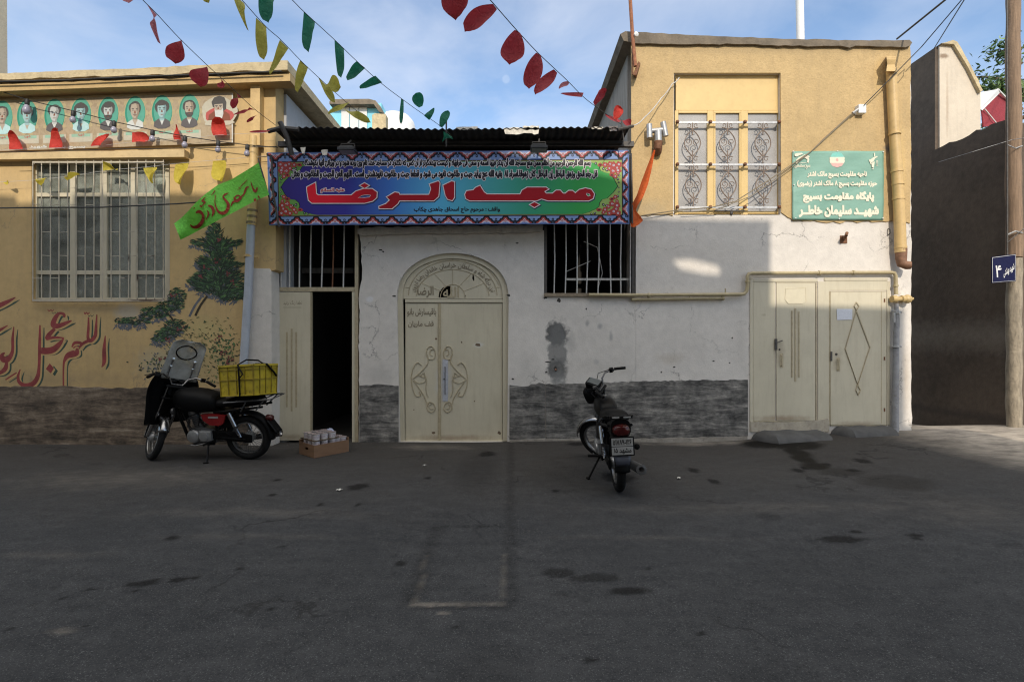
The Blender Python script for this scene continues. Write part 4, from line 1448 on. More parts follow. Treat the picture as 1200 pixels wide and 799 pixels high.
for cx in (811.5, 852.5, 894):
    g = MB()
    for y0 in (143.5, 193):
        T = lambda pts, r=0.0078: g.tube([P(x, y, Yg2 + 0.006) for x, y in pts], r, 6)
        cxx = cx + (1 if y0 > 150 else 0)
        T([(cxx, y0), (cxx, y0 + 15)])
        T([(cxx, y0 + 33), (cxx, y0 + 49)])
        for s_ in (-1, 1):
            T([(cxx, y0 + 9)] + [(cxx + s_ * (9.3 * math.sin(math.pi * k / 12) ** 0.8), y0 + 9 + 30 * k / 12) for k in range(1, 12)] + [(cxx, y0 + 40)])
            T(spiral(cxx + s_ * 4.6, y0 + 23, 4.3, math.pi / 2 if s_ > 0 else math.pi / 2, 1.2, s_), 0.0055)
            T([(cxx, y0 + 8)] + spiral(cxx + s_ * 4.2, y0 + 3.6, 3.2, 0.8, 1.0, -s_ * -1), 0.0055)
            T([(cxx, y0 + 39)] + spiral(cxx + s_ * 4.2, y0 + 43, 3.2, -0.8, -1.0, s_), 0.0055)
    g.build('scroll_ironwork', m_scroll, gw, smooth=True)
g = MB()
g.pbox(838, 873, 246.4, 247.6, Yw - 0.05, 0.03)
g.lathe([(0, 0), (0.02, 0), (0.024, 0.02), (0.012, 0.05), (0, 0.05)], P(857, 248.5, Yw - 0.06), (0, 0, -1), 8)
g.build('latch', m_darkiron, gw)
# two steel doors in one frame
Ys = YR - 0.012
fr = MB()
fr.pbox(879, 882.5, 326, 505, Ys, 0.011)
fr.pbox(958.5, 971.8, 330, 502, Ys, 0.011)
fr.pbox(1039.6, 1043, 329.5, 498, Ys, 0.011)
fr.pbox(966.1, 1040.5, 325.5, 329, Ys, 0.011)
fr.pbox(882.6, 958.4, 327, 330.5, Ys, 0.011)
fr.build('door_frame', m_cream, GP, bevel=0.003)
f2 = MB()
f2.pprism(jag([(879.5, 494), (920, 495), (958, 492.5), (970, 490), (972, 494)], 0.8, 5) + [(972, 506), (879.5, 506)], YR - 0.02, 0.019)
f2.build('threshold', simple('stained_threshold', (0.42, 0.37, 0.29), 0.85, 0.2, 8, 0.4, 30, None, 0.5, (0.16, 0.1, 0.06)), GP)
l = MB()
l.pbox(882.7, 908.5, 331, 492.5, Ys + 0.004, 0.007)
l.pbox(910, 955.5, 331.5, 492.5, Ys - 0.006, 0.017)
da = l.build('door', m_cream, GP, bevel=0.003)
da['label'] = 'left cream steel door with three upright rods'
l = MB()
for x, ya, yb in ((928.5, 364, 442), (932.5, 361, 447), (936.5, 365, 442)):
    l.pbox(x - 0.9, x + 0.9, ya, yb, Ys - 0.015, 0.009)
l.build('rods', m_cream2, da, bevel=0.002)
l = MB()
l.tube([P(909, 402, Ys - 0.006), P(909, 402, Ys - 0.035), P(917, 399, Ys - 0.035)], 0.008, 6)
l.pbox(908, 911, 397, 410, Ys - 0.012, 0.006)
l.tube([P(913.5, 409.5, Ys - 0.006), P(913.5, 409.5, Ys - 0.012)], 0.014, 10)
l.build('lock', m_darkiron, da)
l = MB()
l.tube([P(916, 416, Ys - 0.006), P(916, 416.5, Ys - 0.04), P(916, 428, Ys - 0.04), P(916, 428.5, Ys - 0.006)], 0.008, 8)
l.pbox(914, 918, 414, 431, Ys - 0.008, 0.002)
l.build('handle', m_cream2, da)
l = MB()
l.pprism([(921, 338), (944, 337.5), (944.5, 353), (940, 356), (924, 356), (920, 351)], Ys - 0.009, 0.003)
l.tube([P(x, y, Ys - 0.009) for x, y in [(921, 338), (944, 337.5), (944.5, 353), (940, 356), (924, 356), (920, 351), (921, 338)]], 0.004, 5)
l.build('notice_pocket', simple('clear_plastic_pocket', (0.60, 0.54, 0.40), 0.25, 0.05, 20), da)
l = MB()
l.pbox(909.5, 956, 330.8, 331.4, Ys - 0.004, 0.01)
l.pbox(956.0, 957.2, 331.5, 492.5, Ys - 0.003, 0.012)
l.pbox(882.7, 956, 493, 494.2, Ys - 0.002, 0.012)
l.build('gap_line', m_cream2, da)
l = MB()
l.pbox(973.5, 1039, 341, 497.5, Ys - 0.010, 0.021)
l.pbox(967, 1040, 329.2, 340.2, Ys + 0.004, 0.008)
db = l.build('door', m_cream, GP, bevel=0.003)
db['label'] = 'right cream steel door with a raised diamond outline'
l = MB()
for pts in ([(1003.5, 364), (1019.5, 407), (1005, 451), (990.5, 409), (1003.5, 364)], [(1003.5, 354), (1006.5, 359), (1003.5, 364), (1001, 359), (1003.5, 354)], [(1005, 451), (1008.5, 457), (1005.5, 463), (1003, 457), (1005, 451)]):
    l.tube([P(x, y, Ys - 0.014) for x, y in pts], 0.010, 4)
l.build('diamond_rods', m_cream2, db)
l = MB()
l.pbox(974, 1038.5, 341, 341.8, Ys - 0.0125, 0.004)
l.pbox(1032.5, 1033.3, 342, 496, Ys - 0.0125, 0.004)
l.pbox(972.0, 973.3, 341, 497.5, Ys - 0.004, 0.012)
l.pbox(973.5, 1039, 497.6, 499, Ys - 0.004, 0.014)
l.build('gap_line', m_cream2, db)
l = MB()
l.tube([P(980, 415, Ys - 0.01), P(980, 415, Ys - 0.018)], 0.018, 10)
l.pbox(973.5, 975.5, 412, 423, Ys - 0.018, 0.008)
l.build('lock', m_darkiron, db)
l = MB()
l.tube([P(982.5, 421, Ys - 0.01), P(982.5, 421, Ys - 0.045), P(982.5, 433, Ys - 0.045), P(982.5, 433, Ys - 0.01)], 0.008, 8)
l.pbox(980.5, 984.5, 419, 435, Ys - 0.012, 0.002)
l.build('handle', m_cream2, db)
l = MB()
for y in (350, 418, 478):
    l.tube([P(1036.5, y, Ys - 0.012), P(1036.5, y + 4, Ys - 0.012)], 0.010, 7)
l.build('hinge', m_rust, db)
for (xa_, xb_, ya, yb, dp) in ((880, 971, 503.5, 521, 0.42), (972.5, 1046, 498.5, 516, 0.34)):
    l = MB()
    a_, c_ = P(xa_, ya, YR), P(xb_, yb, YR)
    zt = a_.z - 0.01
    def stp(u, v, a_=a_, c_=c_, zt=zt, dp=dp):
        x = a_.x + (c_.x - a_.x) * u
        e = min(1, 6 * min(u, 1 - u)) ** 0.5
        y = YR - dp * e * math.sin(v * math.pi / 2) ** 0.8
        z = (zt + 0.01) * 1.0 - 0.20 * (1 - math.cos(v * math.pi / 2)) ** 1.6 - (1 - e) * 0.14 + 0.008 * math.sin(u * 17)
        return (x, y, z)
    l.grid(stp, 30, 12)
    l.build('doorstep', m_concrete, GP, smooth=True)
l = MB()
l.psheet([blob(984, 368, 7, 5, 4, 0, 1)], 7, 0) if False else None
# ------------------------------------------------------------------ walls and houses beyond
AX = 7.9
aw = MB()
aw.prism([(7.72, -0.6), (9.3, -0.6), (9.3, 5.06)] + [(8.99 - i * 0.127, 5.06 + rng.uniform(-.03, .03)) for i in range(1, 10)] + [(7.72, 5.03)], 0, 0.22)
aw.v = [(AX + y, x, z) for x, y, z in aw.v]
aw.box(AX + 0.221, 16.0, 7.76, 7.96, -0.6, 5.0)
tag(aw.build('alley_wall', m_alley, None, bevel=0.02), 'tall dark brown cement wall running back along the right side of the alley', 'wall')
BB = thing('back_building', (8.6, 9.2, -0.2), 'pale plastered gable end rising above the dark alley wall', 'building')
b = MB()
b.prism(XZ([(1102, 530), (1101, 54), (1104, 52), (1117, 49), (1119, 50), (1134, 76), (1149, 107), (1150, 530)], 9.0), 9.0, 9.03)
b.build('gable_wall', m_backwall, BB)
b = MB()
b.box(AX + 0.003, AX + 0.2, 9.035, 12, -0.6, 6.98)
b.build('side_wall', m_alley, BB)  # dark brown carries the shade of the gable's turned-away side
b = MB()
b.prism(XZ(jag([(1103, 51), (1117, 47)], 0.5, 4) + jag([(1117, 47), (1122, 49), (1137, 76), (1152, 106)], 0.6, 6) + [(1149, 108), (1134, 78), (1118, 52)], 8.94), 8.94, 11.5)
b.build('roof_edge', m_creamslab, BB)
b = MB()
b.prism(XZ(blob(1126, 66, 4, 8, 12, 0.5, 3), 9.1), 9.25, 9.6)
b.prism(XZ(blob(1133, 74, 4, 7, 12, 0.5, 5), 9.1), 9.3, 9.7)
b.build('roof_rubble', m_darkiron, BB)
AW = thing('awning', P(1166, 148, 9.5), 'crimson sheet awning with a white fascia sticking out beside the pale gable', 'awning')
b = MB()
b.add([P(1150, 129, 9.3), P(1170, 108, 9.6), P(1183, 123, 9.9), P(1183, 146, 9.6), P(1152, 149, 9.2)], [(0, 1, 2, 3, 4)])
b.build('sheet', cloth('crimson_sheet', (0.36, 0.045, 0.06), 0.3), AW, solid=0.02)
b = MB()
b.add([P(1146, 109, 9.1), P(1169, 105, 9.4), P(1171, 109, 9.5), P(1150, 130, 9.1), P(1147, 128, 9.05)], [(0, 1, 2, 3, 4)])
b.build('fascia', m_whitepaint, AW, solid=0.03)
b = MB()
b.tube([P(1169, 105, 9.4), P(1185, 122, 9.9)], 0.02, 6)
b.tube([P(1154, 128, 9.25), P(1168, 145, 9.35)], 0.012, 6)
b.build('rail', m_whitepaint, AW)

FB = thing('blue_house', (P(418, 146, 17).x, 17, 0), 'pale blue upper storey with a white shuttered window behind the tin roof', 'house')
b = MB()
b.pprism([(387, 300), (387, 120), (447, 121), (447, 300)], 17, 1.5)
b.build('wall', simple('pale_blue_paint', (0.22, 0.58, 0.72), 0.7, 0.08, 3), FB)
b = MB()
b.pprism([(386, 119), (389, 116.5), (432, 116), (440, 118), (446, 125), (448, 132), (444, 131), (438, 122), (386, 122)], 16.7, 2.0)
b.build('roof', m_coping, FB)
for (a, c) in ((400, 409), (410, 420), (421, 430)):
    b = MB()
    b.pbox(a, c, 124, 170, 16.95, 0.04)
    b.build('shutter', simple('off_white_shutter', (0.62, 0.62, 0.60), 0.6, 0.06, 5), FB)
b = MB()
b.pprism([(436, 300), (436, 135), (439, 133), (452, 134), (452, 300)], 16.0, 0.3)
tag(b.build('parapet', m_creamslab, None), 'short cream parapet in front of the blue house', 'parapet')
b = MB()
c_ = P(464, 150, 18)
b.lathe([(0.72, -2.5), (0.72, 0.02), (0.66, 0.22), (0.50, 0.40), (0.28, 0.50), (0.0, 0.54)], (c_.x, 18, c_.z), (0, 0, 1), 24)
tag(b.build('water_tank', m_whitepaint, None, smooth=True), 'white rounded rooftop tank just above the tin roof', 'tank')
b = MB()
b.pprism([(-60, 500), (-60, -60), (-1.5, -60), (-0.5, 86), (-0.5, 500)], 9.5, 0.15)
tag(b.build('stair_tower', plaster('tower_plaster', (0.52, 0.46, 0.36), 0.08, 30, 0.3), None), 'narrow cream tower wall above the left roof edge', 'tower')

# tree behind the alley pole
TR = thing('street_tree', (13.7, 13.0, -0.4), 'leafy green tree behind the timber pole', 'tree')
b = MB()
b.tube([(13.9, 13, -0.4), (13.8, 13, 3), (13.7, 13.05, 6), (13.5, 13, 9)], [0.2, 0.16, 0.12, 0.05], 8)
r = random.Random(3)
limbs = []
for i in range(26):
    z0 = r.uniform(4.6, 8.6)
    a = r.uniform(0, 6.28)
    L = r.uniform(0.8, 1.9) * (1.1 - 0.08 * abs(z0 - 7))
    s0 = Vector((13.7, 13.02, z0))
    e = s0 + Vector((math.cos(a) * L, math.sin(a) * L, r.uniform(0.2, 0.9)))
    b.tube([s0, (s0 + e) / 2 + Vector((0, 0, 0.1)), e], [0.05, 0.03, 0.012], 5)
    limbs.append((s0, e))
# two lower limbs reaching over the wall top into view
for (px, py) in ((1168, 58), (1162, 98), (1172, 112)):
    s0 = Vector((13.7, 13.0, P(0, py, 13).z - 0.4))
    e = P(px, py, 13)
    b.tube([s0, (s0 + e) / 2 + Vector((0, 0, 0.12)), e], [0.05, 0.03, 0.01], 5)
    limbs += [(s0, e)] * 3
b.build('trunk', simple('bark', (0.10, 0.075, 0.05), 0.9, 0.3, 10, 0.5, 30, (4, 4, 0.6)), TR)
b = MB()
mats_l = [simple('leaf_deep_green', (0.035, 0.075, 0.022), 0.55, 0.3, 6), simple('leaf_green', (0.07, 0.14, 0.035), 0.5, 0.3, 6), simple('leaf_pale_green', (0.13, 0.21, 0.06), 0.5, 0.3, 6)]
for (s0, e) in limbs:
    for k in range(90):
        t = r.uniform(0.35, 1.08)
        p_ = s0.lerp(e, t) + Vector((r.gauss(0, .17), r.gauss(0, .17), r.gauss(0.02, .14)))
        n_ = Vector((r.gauss(0, 1), r.gauss(0, 1), r.gauss(0.6, 1))).normalized()
        u = n_.orthogonal().normalized()
        u = (u * math.cos(k) + n_.cross(u) * math.sin(k)).normalized()
        w = n_.cross(u)
        L, W = r.uniform(0.05, 0.10), r.uniform(0.022, 0.04)
        b.mat(r.choices(mats_l, [3, 4, 2])[0]).add([p_ - u * L, p_ + w * W + n_ * 0.01, p_ + u * L, p_ - w * W + n_ * 0.01], [(0, 1, 2, 3)])
b.build('crown', None, TR)

# ------------------------------------------------------------------ timber pole with the street-name plate
UP = thing('utility_pole', (P(1188.5, 0, 7.5).x, 7.5, gz(7.79, 7.5) - 0.02), 'weathered timber utility pole with a whitewashed foot at the right edge', 'pole')
b = MB()
xc = 1188.3
pts, rs = [], []
for i in range(30):
    y = 302 - i * 15
    pts.append(P(xc + 0.5 * math.sin(i * 0.7) + 0.3 * math.sin(i * 2.1) - (302 - y) * 0.004, y, 7.5))
    rs.append(0.099 + 0.004 * math.sin(i * 1.3) - 0.0007 * i)
b.tube(pts, rs, 18)
b.build('shaft', m_wood, UP, smooth=True)
b = MB()
b.tube([P(xc + 0.4 * math.sin(i), 303 + i * 14, 7.5) for i in range(16)], [0.093 + 0.006 * math.sin(i * 2.2) for i in range(16)], 16)
b.build('foot', m_poleplaster, UP, smooth=True)
b = MB()
b.tube([P(1180.4, 300, 7.38), P(1180.4, 180, 7.38), P(1180, 60, 7.38), P(1179.6, -40, 7.38)], 0.012, 6)
b.tube([P(1181, y, 7.44) + Vector((0, -0.0, 0)) for y in (275, 274)], 0.02, 6)
b.build('conduit', m_darkiron, UP)
b = MB()
b.ptube([(1181, 275, 7.40), (1190, 271, 7.36), (1198, 273, 7.40)], 0.012, 6)
b.ptube([(1181, 170, 7.40), (1190, 174, 7.36), (1198, 171, 7.40)], 0.008, 6)
b.build('strap', m_galv, UP)
SN = thing('street_sign', P(1175, 331, 7.36), 'small navy street-name plate with white Persian lettering fixed to the timber pole', 'sign')
b = MB()
pl = [(1162.2, 301.2), (1190.5, 297.6), (1190.5, 329.6), (1162.5, 331.8)]
b.pprism(pl, 7.36, 0.012)
b.build('plate', simple('navy_enamel', (0.010, 0.012, 0.05), 0.5, 0.15, 20, 0, 40, None, 0.15, (0.08, 0.08, 0.10), Specular_IOR_Level=0.1), SN, bevel=0.002)
m_signwhite = simple('sign_white_enamel', (0.62, 0.62, 0.62), 0.5, 0.1, 20)
b = MB()
edge = [P(x, y, 7.357) for x, y in [(1163, 302), (1189.8, 298.6), (1189.8, 328.8), (1163.2, 331), (1163, 302)]]
b.tube(edge, 0.004, 4)
ptext(b, '۴', 1166.5, 1173.5, 311, 325, 7.36, 0.002, 0.012)
def skew(cs, k):
    return [[(x, z + k * x) for x, z in c] for c in cs]
(a_, c_), (d_, e_) = XZ([(1176, 325), (1188.5, 309)], 7.36)
cs = text2d('شهید بهشتی', a_, d_, c_ + 0.04, e_ - 0.04, 0.02)
xm = (a_ + d_) / 2
b.sheet([[(x, z + (x - xm) * 0.65) for x, z in c] for c in cs], 7.357)
b.build('lettering', m_signwhite, SN)

# ------------------------------------------------------------------ pipes, flue, boxes on the walls
DP = thing('drain_pipe', P(1056, 310, 7.1), 'leaning ochre painted rainwater pipe with an elbow at the right corner of the ochre building', 'pipe')
b = MB()
b.tube([P(1044.5, 82, 7.10), P(1047.5, 150, 7.10), P(1051, 200, 7.09), P(1054, 250, 7.09), P(1055.5, 296, 7.09)], [0.068, 0.066, 0.07, 0.072, 0.073], 14)
b.build('pipe', m_ypipe, DP, smooth=True)
b = MB()
b.loft([[P(x0, y, Ya), P(x1, y, Ya), P(x1, y, Yb), P(x0, y, Yb)] for (x0, x1, y, Ya, Yb) in ((1038.5, 1050, 66, 7.0, 7.18), (1039, 1050, 70, 7.0, 7.18), (1039.5, 1049, 76, 7.02, 7.18), (1038.5, 1050, 84, 7.0, 7.18))])
b.build('hopper', m_ypipe, DP, bevel=0.008)
b = MB()
b.tube([P(1056, 292, 7.09), P(1056, 303, 7.09), P(1057, 309, 7.08), P(1063, 311, 7.05), P(1067.5, 311, 7.03)], [0.074, 0.07, 0.066, 0.06, 0.056], 12)
b.build('elbow', simple('rust_brown_elbow', (0.20, 0.10, 0.055), 0.7, 0.3, 20, 0.2), DP, smooth=True)
for y, x in ((157, 1048.4), (201, 1051), (216, 1052.3), (233, 1053), (290, 1055.4)):
    b = MB()
    b.lathe([(0.07, -0.018), (0.079, -0.014), (0.079, 0.014), (0.07, 0.018)], P(x, y, 7.09), (0, 0, 1), 14)
    if y in (201, 157):
        b.tube([P(x, y, 7.09), P(x - 8, y - 1, 7.19)], 0.01, 6)
    b.build('collar', m_ypipe, DP, smooth=True)
RP = thing('drain_pipe', P(289, 426, 6.9), 'thin grey plastic downpipe with an ochre square top beside the barred doorway', 'pipe')
b = MB()
b.tube([P(294.3, 262, 6.9), P(291, 340, 6.9), P(285.5, 428, 6.9), P(284.5, 470, 6.9)], 0.056, 14)
b.build('pipe', m_greypipe, RP, smooth=True)
b = MB()
b.tube([P(297.5, 160, 6.9), P(297, 220, 6.9), P(294.8, 264, 6.9)], [0.062, 0.062, 0.064], 12)
b.pbox(293.5, 304.5, 97, 170, 6.88, 0.12)
b.build('upper_length', m_ypipe, RP, smooth=True)
b = MB()
for y, x in ((247, 295.7), (254, 295.4), (261, 294.6)):
    b.lathe([(0.056, -0.02), (0.068, -0.014), (0.068, 0.014), (0.056, 0.02)], P(x, y, 6.9), (0, 0, 1), 14)
b.build('socket', simple('tape_brown', (0.22, 0.16, 0.10), 0.8, 0.2, 20), RP, smooth=True)
b = MB()
b.lathe([(0.055, -0.02), (0.062, -0.016), (0.062, 0.016), (0.055, 0.02)], P(292, 300, 6.9), (0, 0, 1), 14)
b.tube([P(286, 301, 6.93), P(303, 301.5, 6.93)], 0.016, 6)
b.build('clip', m_ypipe, RP, smooth=True)

GPp = thing('gas_pipe', P(1050, 503, 7.12), 'cream gas pipe stepping over the two steel doors with a regulator on its right end', 'gas pipe')
b = MB()
Yp = 7.14
path = [(690, 345.5), (740, 346), (868, 345), (872, 344.5), (875, 341), (876, 336), (876, 324), (877.5, 321), (881, 320.3), (960, 319.8), (1044, 319.3), (1048, 320), (1049.5, 323), (1050, 345)]
b.tube([P(x, y, Yp) for x, y in path], 0.026, 12)
b.build('main_pipe', m_gaspipe, GPp, smooth=True)
b = MB()
b.tube([P(740, 351, Yp + 0.02), P(847, 349.5, Yp + 0.02)], 0.024, 10)
b.lathe([(0.03, -0.01), (0.034, 0), (0.03, 0.03)], P(846, 349.5, Yp + 0.02), (1, 0, 0), 10)
b.tube([P(850, 345, Yp), P(850, 338, Yp)], 0.008, 6)
b.tube([P(808, 350, Yp), P(808, 344, Yp)], 0.007, 6)
b.build('capped_branch', m_gaspipe, GPp, smooth=True)
b = MB()
b.lathe([(0.03, -0.03), (0.05, -0.03), (0.055, 0), (0.05, 0.03), (0.03, 0.03)], P(1049.5, 350, Yp), (0, 0, 1), 12)
b.lathe([(0.0, -0.10), (0.05, -0.10), (0.055, -0.04), (0.035, -0.03), (0.035, 0.03), (0.055, 0.04), (0.05, 0.08), (0.0, 0.085)], P(1053, 350.5, Yp - 0.02), (1, 0, 0), 12)
b.lathe([(0.0, -0.03), (0.062, -0.025), (0.066, 0.0), (0.062, 0.025), (0.04, 0.05), (0.0, 0.06)], P(1063, 350.5, Yp - 0.02), (0.2, -1, 0.15), 14)
b.tube([P(1066, 350, Yp), P(1070, 350, Yp)], 0.02, 8)
b.build('regulator', simple('ochre_regulator', (0.50, 0.36, 0.16), 0.45, 0.15, 15, 0.1), GPp, smooth=True)
b = MB()
b.tube([P(1050.5, 356, Yp), P(1050.5, 385, Yp), P(1049.7, 440, Yp), P(1049, 507, Yp)], [0.026, 0.036, 0.042, 0.046], 12)
b.build('riser', simple('grey_pipe_coat', (0.30, 0.30, 0.31), 0.6, 0.2, 8, 0.1, 40, None, 0.5, (0.12, 0.09, 0.07)), GPp, smooth=True)
b = MB()
b.lathe([(0.03, -0.02), (0.052, -0.02), (0.052, 0.02), (0.03, 0.02)], P(1050.3, 366, Yp), (0, 0, 1), 8)
b.tube([P(1044, 364, Yp - 0.03), P(1057, 366, Yp - 0.03)], 0.010, 6)
b.tube([P(1047.3, 366, Yp - 0.05), P(1047.5, 378, Yp - 0.05)], 0.02, 7)
b.tube([P(1054, 368, Yp - 0.03), P(1054, 384, Yp - 0.03)], 0.008, 6)
b.lathe([(0.03, -0.012), (0.055, -0.012), (0.055, 0.012), (0.03, 0.012)], P(1050, 406, Yp), (0, 0, 1), 12)
b.tube([P(1044.5, 406, Yp), P(1056, 406, Yp)], 0.012, 6)
b.build('valve', m_galv, GPp, smooth=True)
b = MB()
for x, y in ((876, 330), (960, 320), (1000, 319.6), (760, 346), (1049.7, 335)):
    b.lathe([(0.03, -0.014), (0.036, -0.012), (0.036, 0.012), (0.03, 0.014)], P(x, y, Yp), (1, 0, 0) if y != 330 and y != 335 else (0, 0, 1), 12)
b.build('clamp', m_gaspipe, GPp, smooth=True)

FL = thing('flue_pipe', P(770, 182, 6.95), 'grey T-shaped flue outlet on a rusty elbow high on the ochre wall', 'flue')
b = MB()
b.tube([P(770, 178, 7.2), P(770.5, 178, 7.12), P(771, 174, 7.08), P(771.5, 166, 7.08)], [0.06, 0.06, 0.062, 0.06], 12)
b.build('elbow', m_rust, FL, smooth=True)
b = MB()
b.tube([P(771.5, 167, 7.08), P(771, 154, 7.08)], 0.055, 12)
b.tube([P(760.5, 154, 7.08), P(780, 152, 7.08)], 0.036, 10)
b.build('tee', m_galv, FL, smooth=True)
for (x, y0, y1, tl) in ((761, 146, 162, 0.2), (778.5, 143.5, 160, 1.6)):
    b = MB()
    b.tube([P(x - tl, y0, 7.075), P(x + tl, y1, 7.075)], 0.042, 12)
    b.build('end_sleeve', m_galv, FL, smooth=True)
b = MB()
b.tube([P(990, 279, 7.2), P(990, 279, 7.1), P(991.5, 276, 7.05), P(992.5, 273, 7.12)], 0.022, 8)
b.pbox(985, 993, 276, 285, 7.185, 0.014)
tag(b.build('wall_socket', m_rust, None, bevel=0.004), 'small rusty iron bracket stub on the white wall under the green sign', 'bracket')
b = MB()
b.tube([P(1041, 268, 7.19), P(1043, 269, 7.15), P(1043.5, 273, 7.15), P(1041.5, 275, 7.19)], 0.008, 6)
tag(b.build('wall_hook', m_darkiron, None), 'tiny iron hook in the white wall left of the leaning drain pipe', 'hook')
JB = thing('junction_box', P(1011, 133, 7.12), 'small white cable box fixed to the ochre wall left of the drain pipe', 'box')
b = MB()
b.pbox(1006.5, 1015.5, 122, 132.5, 7.1, 0.09)
b.build('body', m_whitepaint, JB, bevel=0.008)
b = MB()
b.tube([P(1006, 128, 7.12), P(999, 133, 7.12)], 0.02, 7)
b.build('gland', m_galv, JB)

# roof furniture
RR = thing('rusty_roof_pole', P(745, 92, 7.1), 'thin rusty iron pole clamped to the roof corner of the ochre building', 'pole')
b = MB()
b.tube([P(736, -40, 7.02), P(741, 40, 7.02), P(744.5, 78, 7.02)], 0.026, 9)
b.build('shaft', simple('rusty_orange_iron', (0.30, 0.12, 0.06), 0.8, 0.35, 18, 0.4, 60), RR, smooth=True)
b = MB()
b.add([P(741.5, 88, 7.03), P(746, 88, 7.03), P(750.5, 74, 7.06), P(748, 72, 7.06), P(741.5, 88, 7.19), P(746, 92, 7.19), P(750.5, 76, 7.19), P(748, 73, 7.19)], [(0, 1, 2, 3), (4, 7, 6, 5), (0, 4, 5, 1), (1, 5, 6, 2), (2, 6, 7, 3), (3, 7, 4, 0)])
b.tube([P(741, 60, 7.05), P(741.5, 88, 7.05)], 0.012, 6)
b.build('clamp', m_rust, RR, bevel=0.004)
b = MB()
b.lathe([(0, -0.03), (0.03, -0.02), (0.035, 0.01), (0, 0.03)], P(745.5, 40.5, 6.98), (0.3, -1, 0), 10)
b.build('insulator', m_whitepaint, RR, smooth=True)
b = MB()
b.tube([P(936.2, -40, 8.4), P(938, 44, 8.4), P(938, 70, 8.4)], 0.064, 12)
tag(b.build('white_pipe_mast', m_whitepaint, None, smooth=True), 'plain white round mast standing on the roof of the ochre building', 'mast')

# ------------------------------------------------------------------ overhead wires
def wire(pts, r, m, name, label, n=5, sag=0.0):
    Q = [P(*p_) for p_ in pts]
    out = []
    for i in range(len(Q) - 1):
        for j in range(8):
            t = j / 8
            q = Q[i].lerp(Q[i + 1], t)
            q.z -= sag * 4 * t * (1 - t)
            out.append(q)
    out.append(Q[-1])
    b = MB()
    b.tube(out, r, n)
    return tag(b.build(name, m, None, smooth=True), label, 'cable', 'overhead cables')
wire([(1125, -16, 6.0), (1108, 0, 6.4), (1051, 46, 7.3)], 0.014, m_cable, 'power_cable', 'thick black cable running up from the roof edge of the ochre building')
wire([(1135, -12, 6.0), (1127, 0, 6.3), (1080, 55, 6.9), (1013, 123, 7.08)], 0.007, m_cable, 'phone_cable', 'thin dark cable dropping to the small white cable box')
wire([(1139, -18, 6.2), (1130, 0, 6.6), (1094, 58, 9.0)], 0.008, m_cable, 'phone_cable', 'thin black cable running down to the pale gable')
wire([(999, 133, 7.12), (985, 146, 7.15), (950, 178, 7.15), (900, 212, 7.12), (862, 236, 7.12), (835, 243, 7.13), (790, 247, 7.14), (752, 253, 7.13)], 0.008, m_cablegrey, 'wall_cable', 'slack grey-brown cable slanting across the tall window below the white box')
wire([(997, 134, 7.14), (965, 163, 7.17), (952, 176, 7.13), (930, 195, 7.14), (880, 230, 7.1), (840, 246, 7.1), (800, 249, 7.12)], 0.006, m_cablegrey, 'wall_cable', 'second thinner cable sagging under the grey-brown one across the tall window')
wire([(796, 91, 7.15), (788, 98, 7.12), (775, 115, 7.05), (755, 138, 6.9), (743, 147, 6.7)], 0.007, m_cordpale, 'wall_cable', 'pale cord from the top left corner of the tall window to the tin roof', sag=0.02)
wire([(-60, 244, 6.85), (0, 244, 6.85), (30, 243.5, 6.85), (120, 243, 6.85), (207, 239, 6.85), (248, 236, 6.85), (300, 233, 6.9)], 0.010, m_cable, 'wall_cable', 'black cable crossing the barred window of the ochre house')
wire([(-60, 96, 6.74), (0, 96, 6.74), (80, 94, 6.74), (165, 90, 6.74), (250, 87, 6.74), (330, 84, 6.74)], 0.011, m_cable, 'eave_cable', 'black cable tucked under the eave of the ochre house')
wire([(0, 179, 6.72), (60, 177.5, 6.72), (130, 175, 6.72), (215, 174, 6.72), (270, 173, 6.75), (325, 172, 6.8)], 0.005, m_cable, 'wall_cable', 'thin dark wire lying along the ledge above the barred window')
wire([(1199.5, 162, 7.2), (1186, 164, 7.4), (1140, 178, 7.7), (1100, 190, 8.6)], 0.004, m_cordpale, 'wall_cable', 'faint pale wire slanting over the dark alley wall')
wire([(1200, 268, 7.1), (1181, 284, 7.36)], 0.005, m_cordpale, 'wall_cable', 'short pale wire beside the navy street-name plate')

# ------------------------------------------------------------------ floodlights over the banner
m_lampblack = simple('black_lamp_housing', (0.022, 0.023, 0.025), 0.5, 0.3, 10)
def flood(px, py, label, rz=0.0):
    t_ = thing('floodlight', P(px, py, 6.62), label, 'floodlight', 'floodlights above the banner')
    b = MB()
    c = P(px, py, 6.62)
    b.box(c.x - 0.115, c.x + 0.115, c.y - 0.09, c.y + 0.09, c.z - 0.03, c.z + 0.012)
    b.box(c.x - 0.09, c.x + 0.09, c.y - 0.07, c.y + 0.07, c.z + 0.0125, c.z + 0.04)
    b.build('housing', m_lampblack, t_, bevel=0.008)
    b = MB()
    b.tube([(c.x - 0.1, c.y, c.z), (c.x - 0.09, c.y, c.z + 0.085), (c.x + 0.09, c.y, c.z + 0.085), (c.x + 0.1, c.y, c.z)], 0.008, 6)
    b.tube([(c.x, c.y, c.z + 0.085), (c.x + 0.01, c.y + 0.1, c.z + 0.17)], 0.012, 6)
    b.build('yoke', m_darkiron, t_)
    b = MB()
    b.box(c.x - 0.1, c.x + 0.1, c.y - 0.075, c.y + 0.075, c.z - 0.034, c.z - 0.031)
    b.build('lens', m_frost, t_)
    return t_
flood(407.5, 176, 'black floodlight over the dark purple end of the banner')
flood(631.5, 174, 'black floodlight over the green end of the banner')
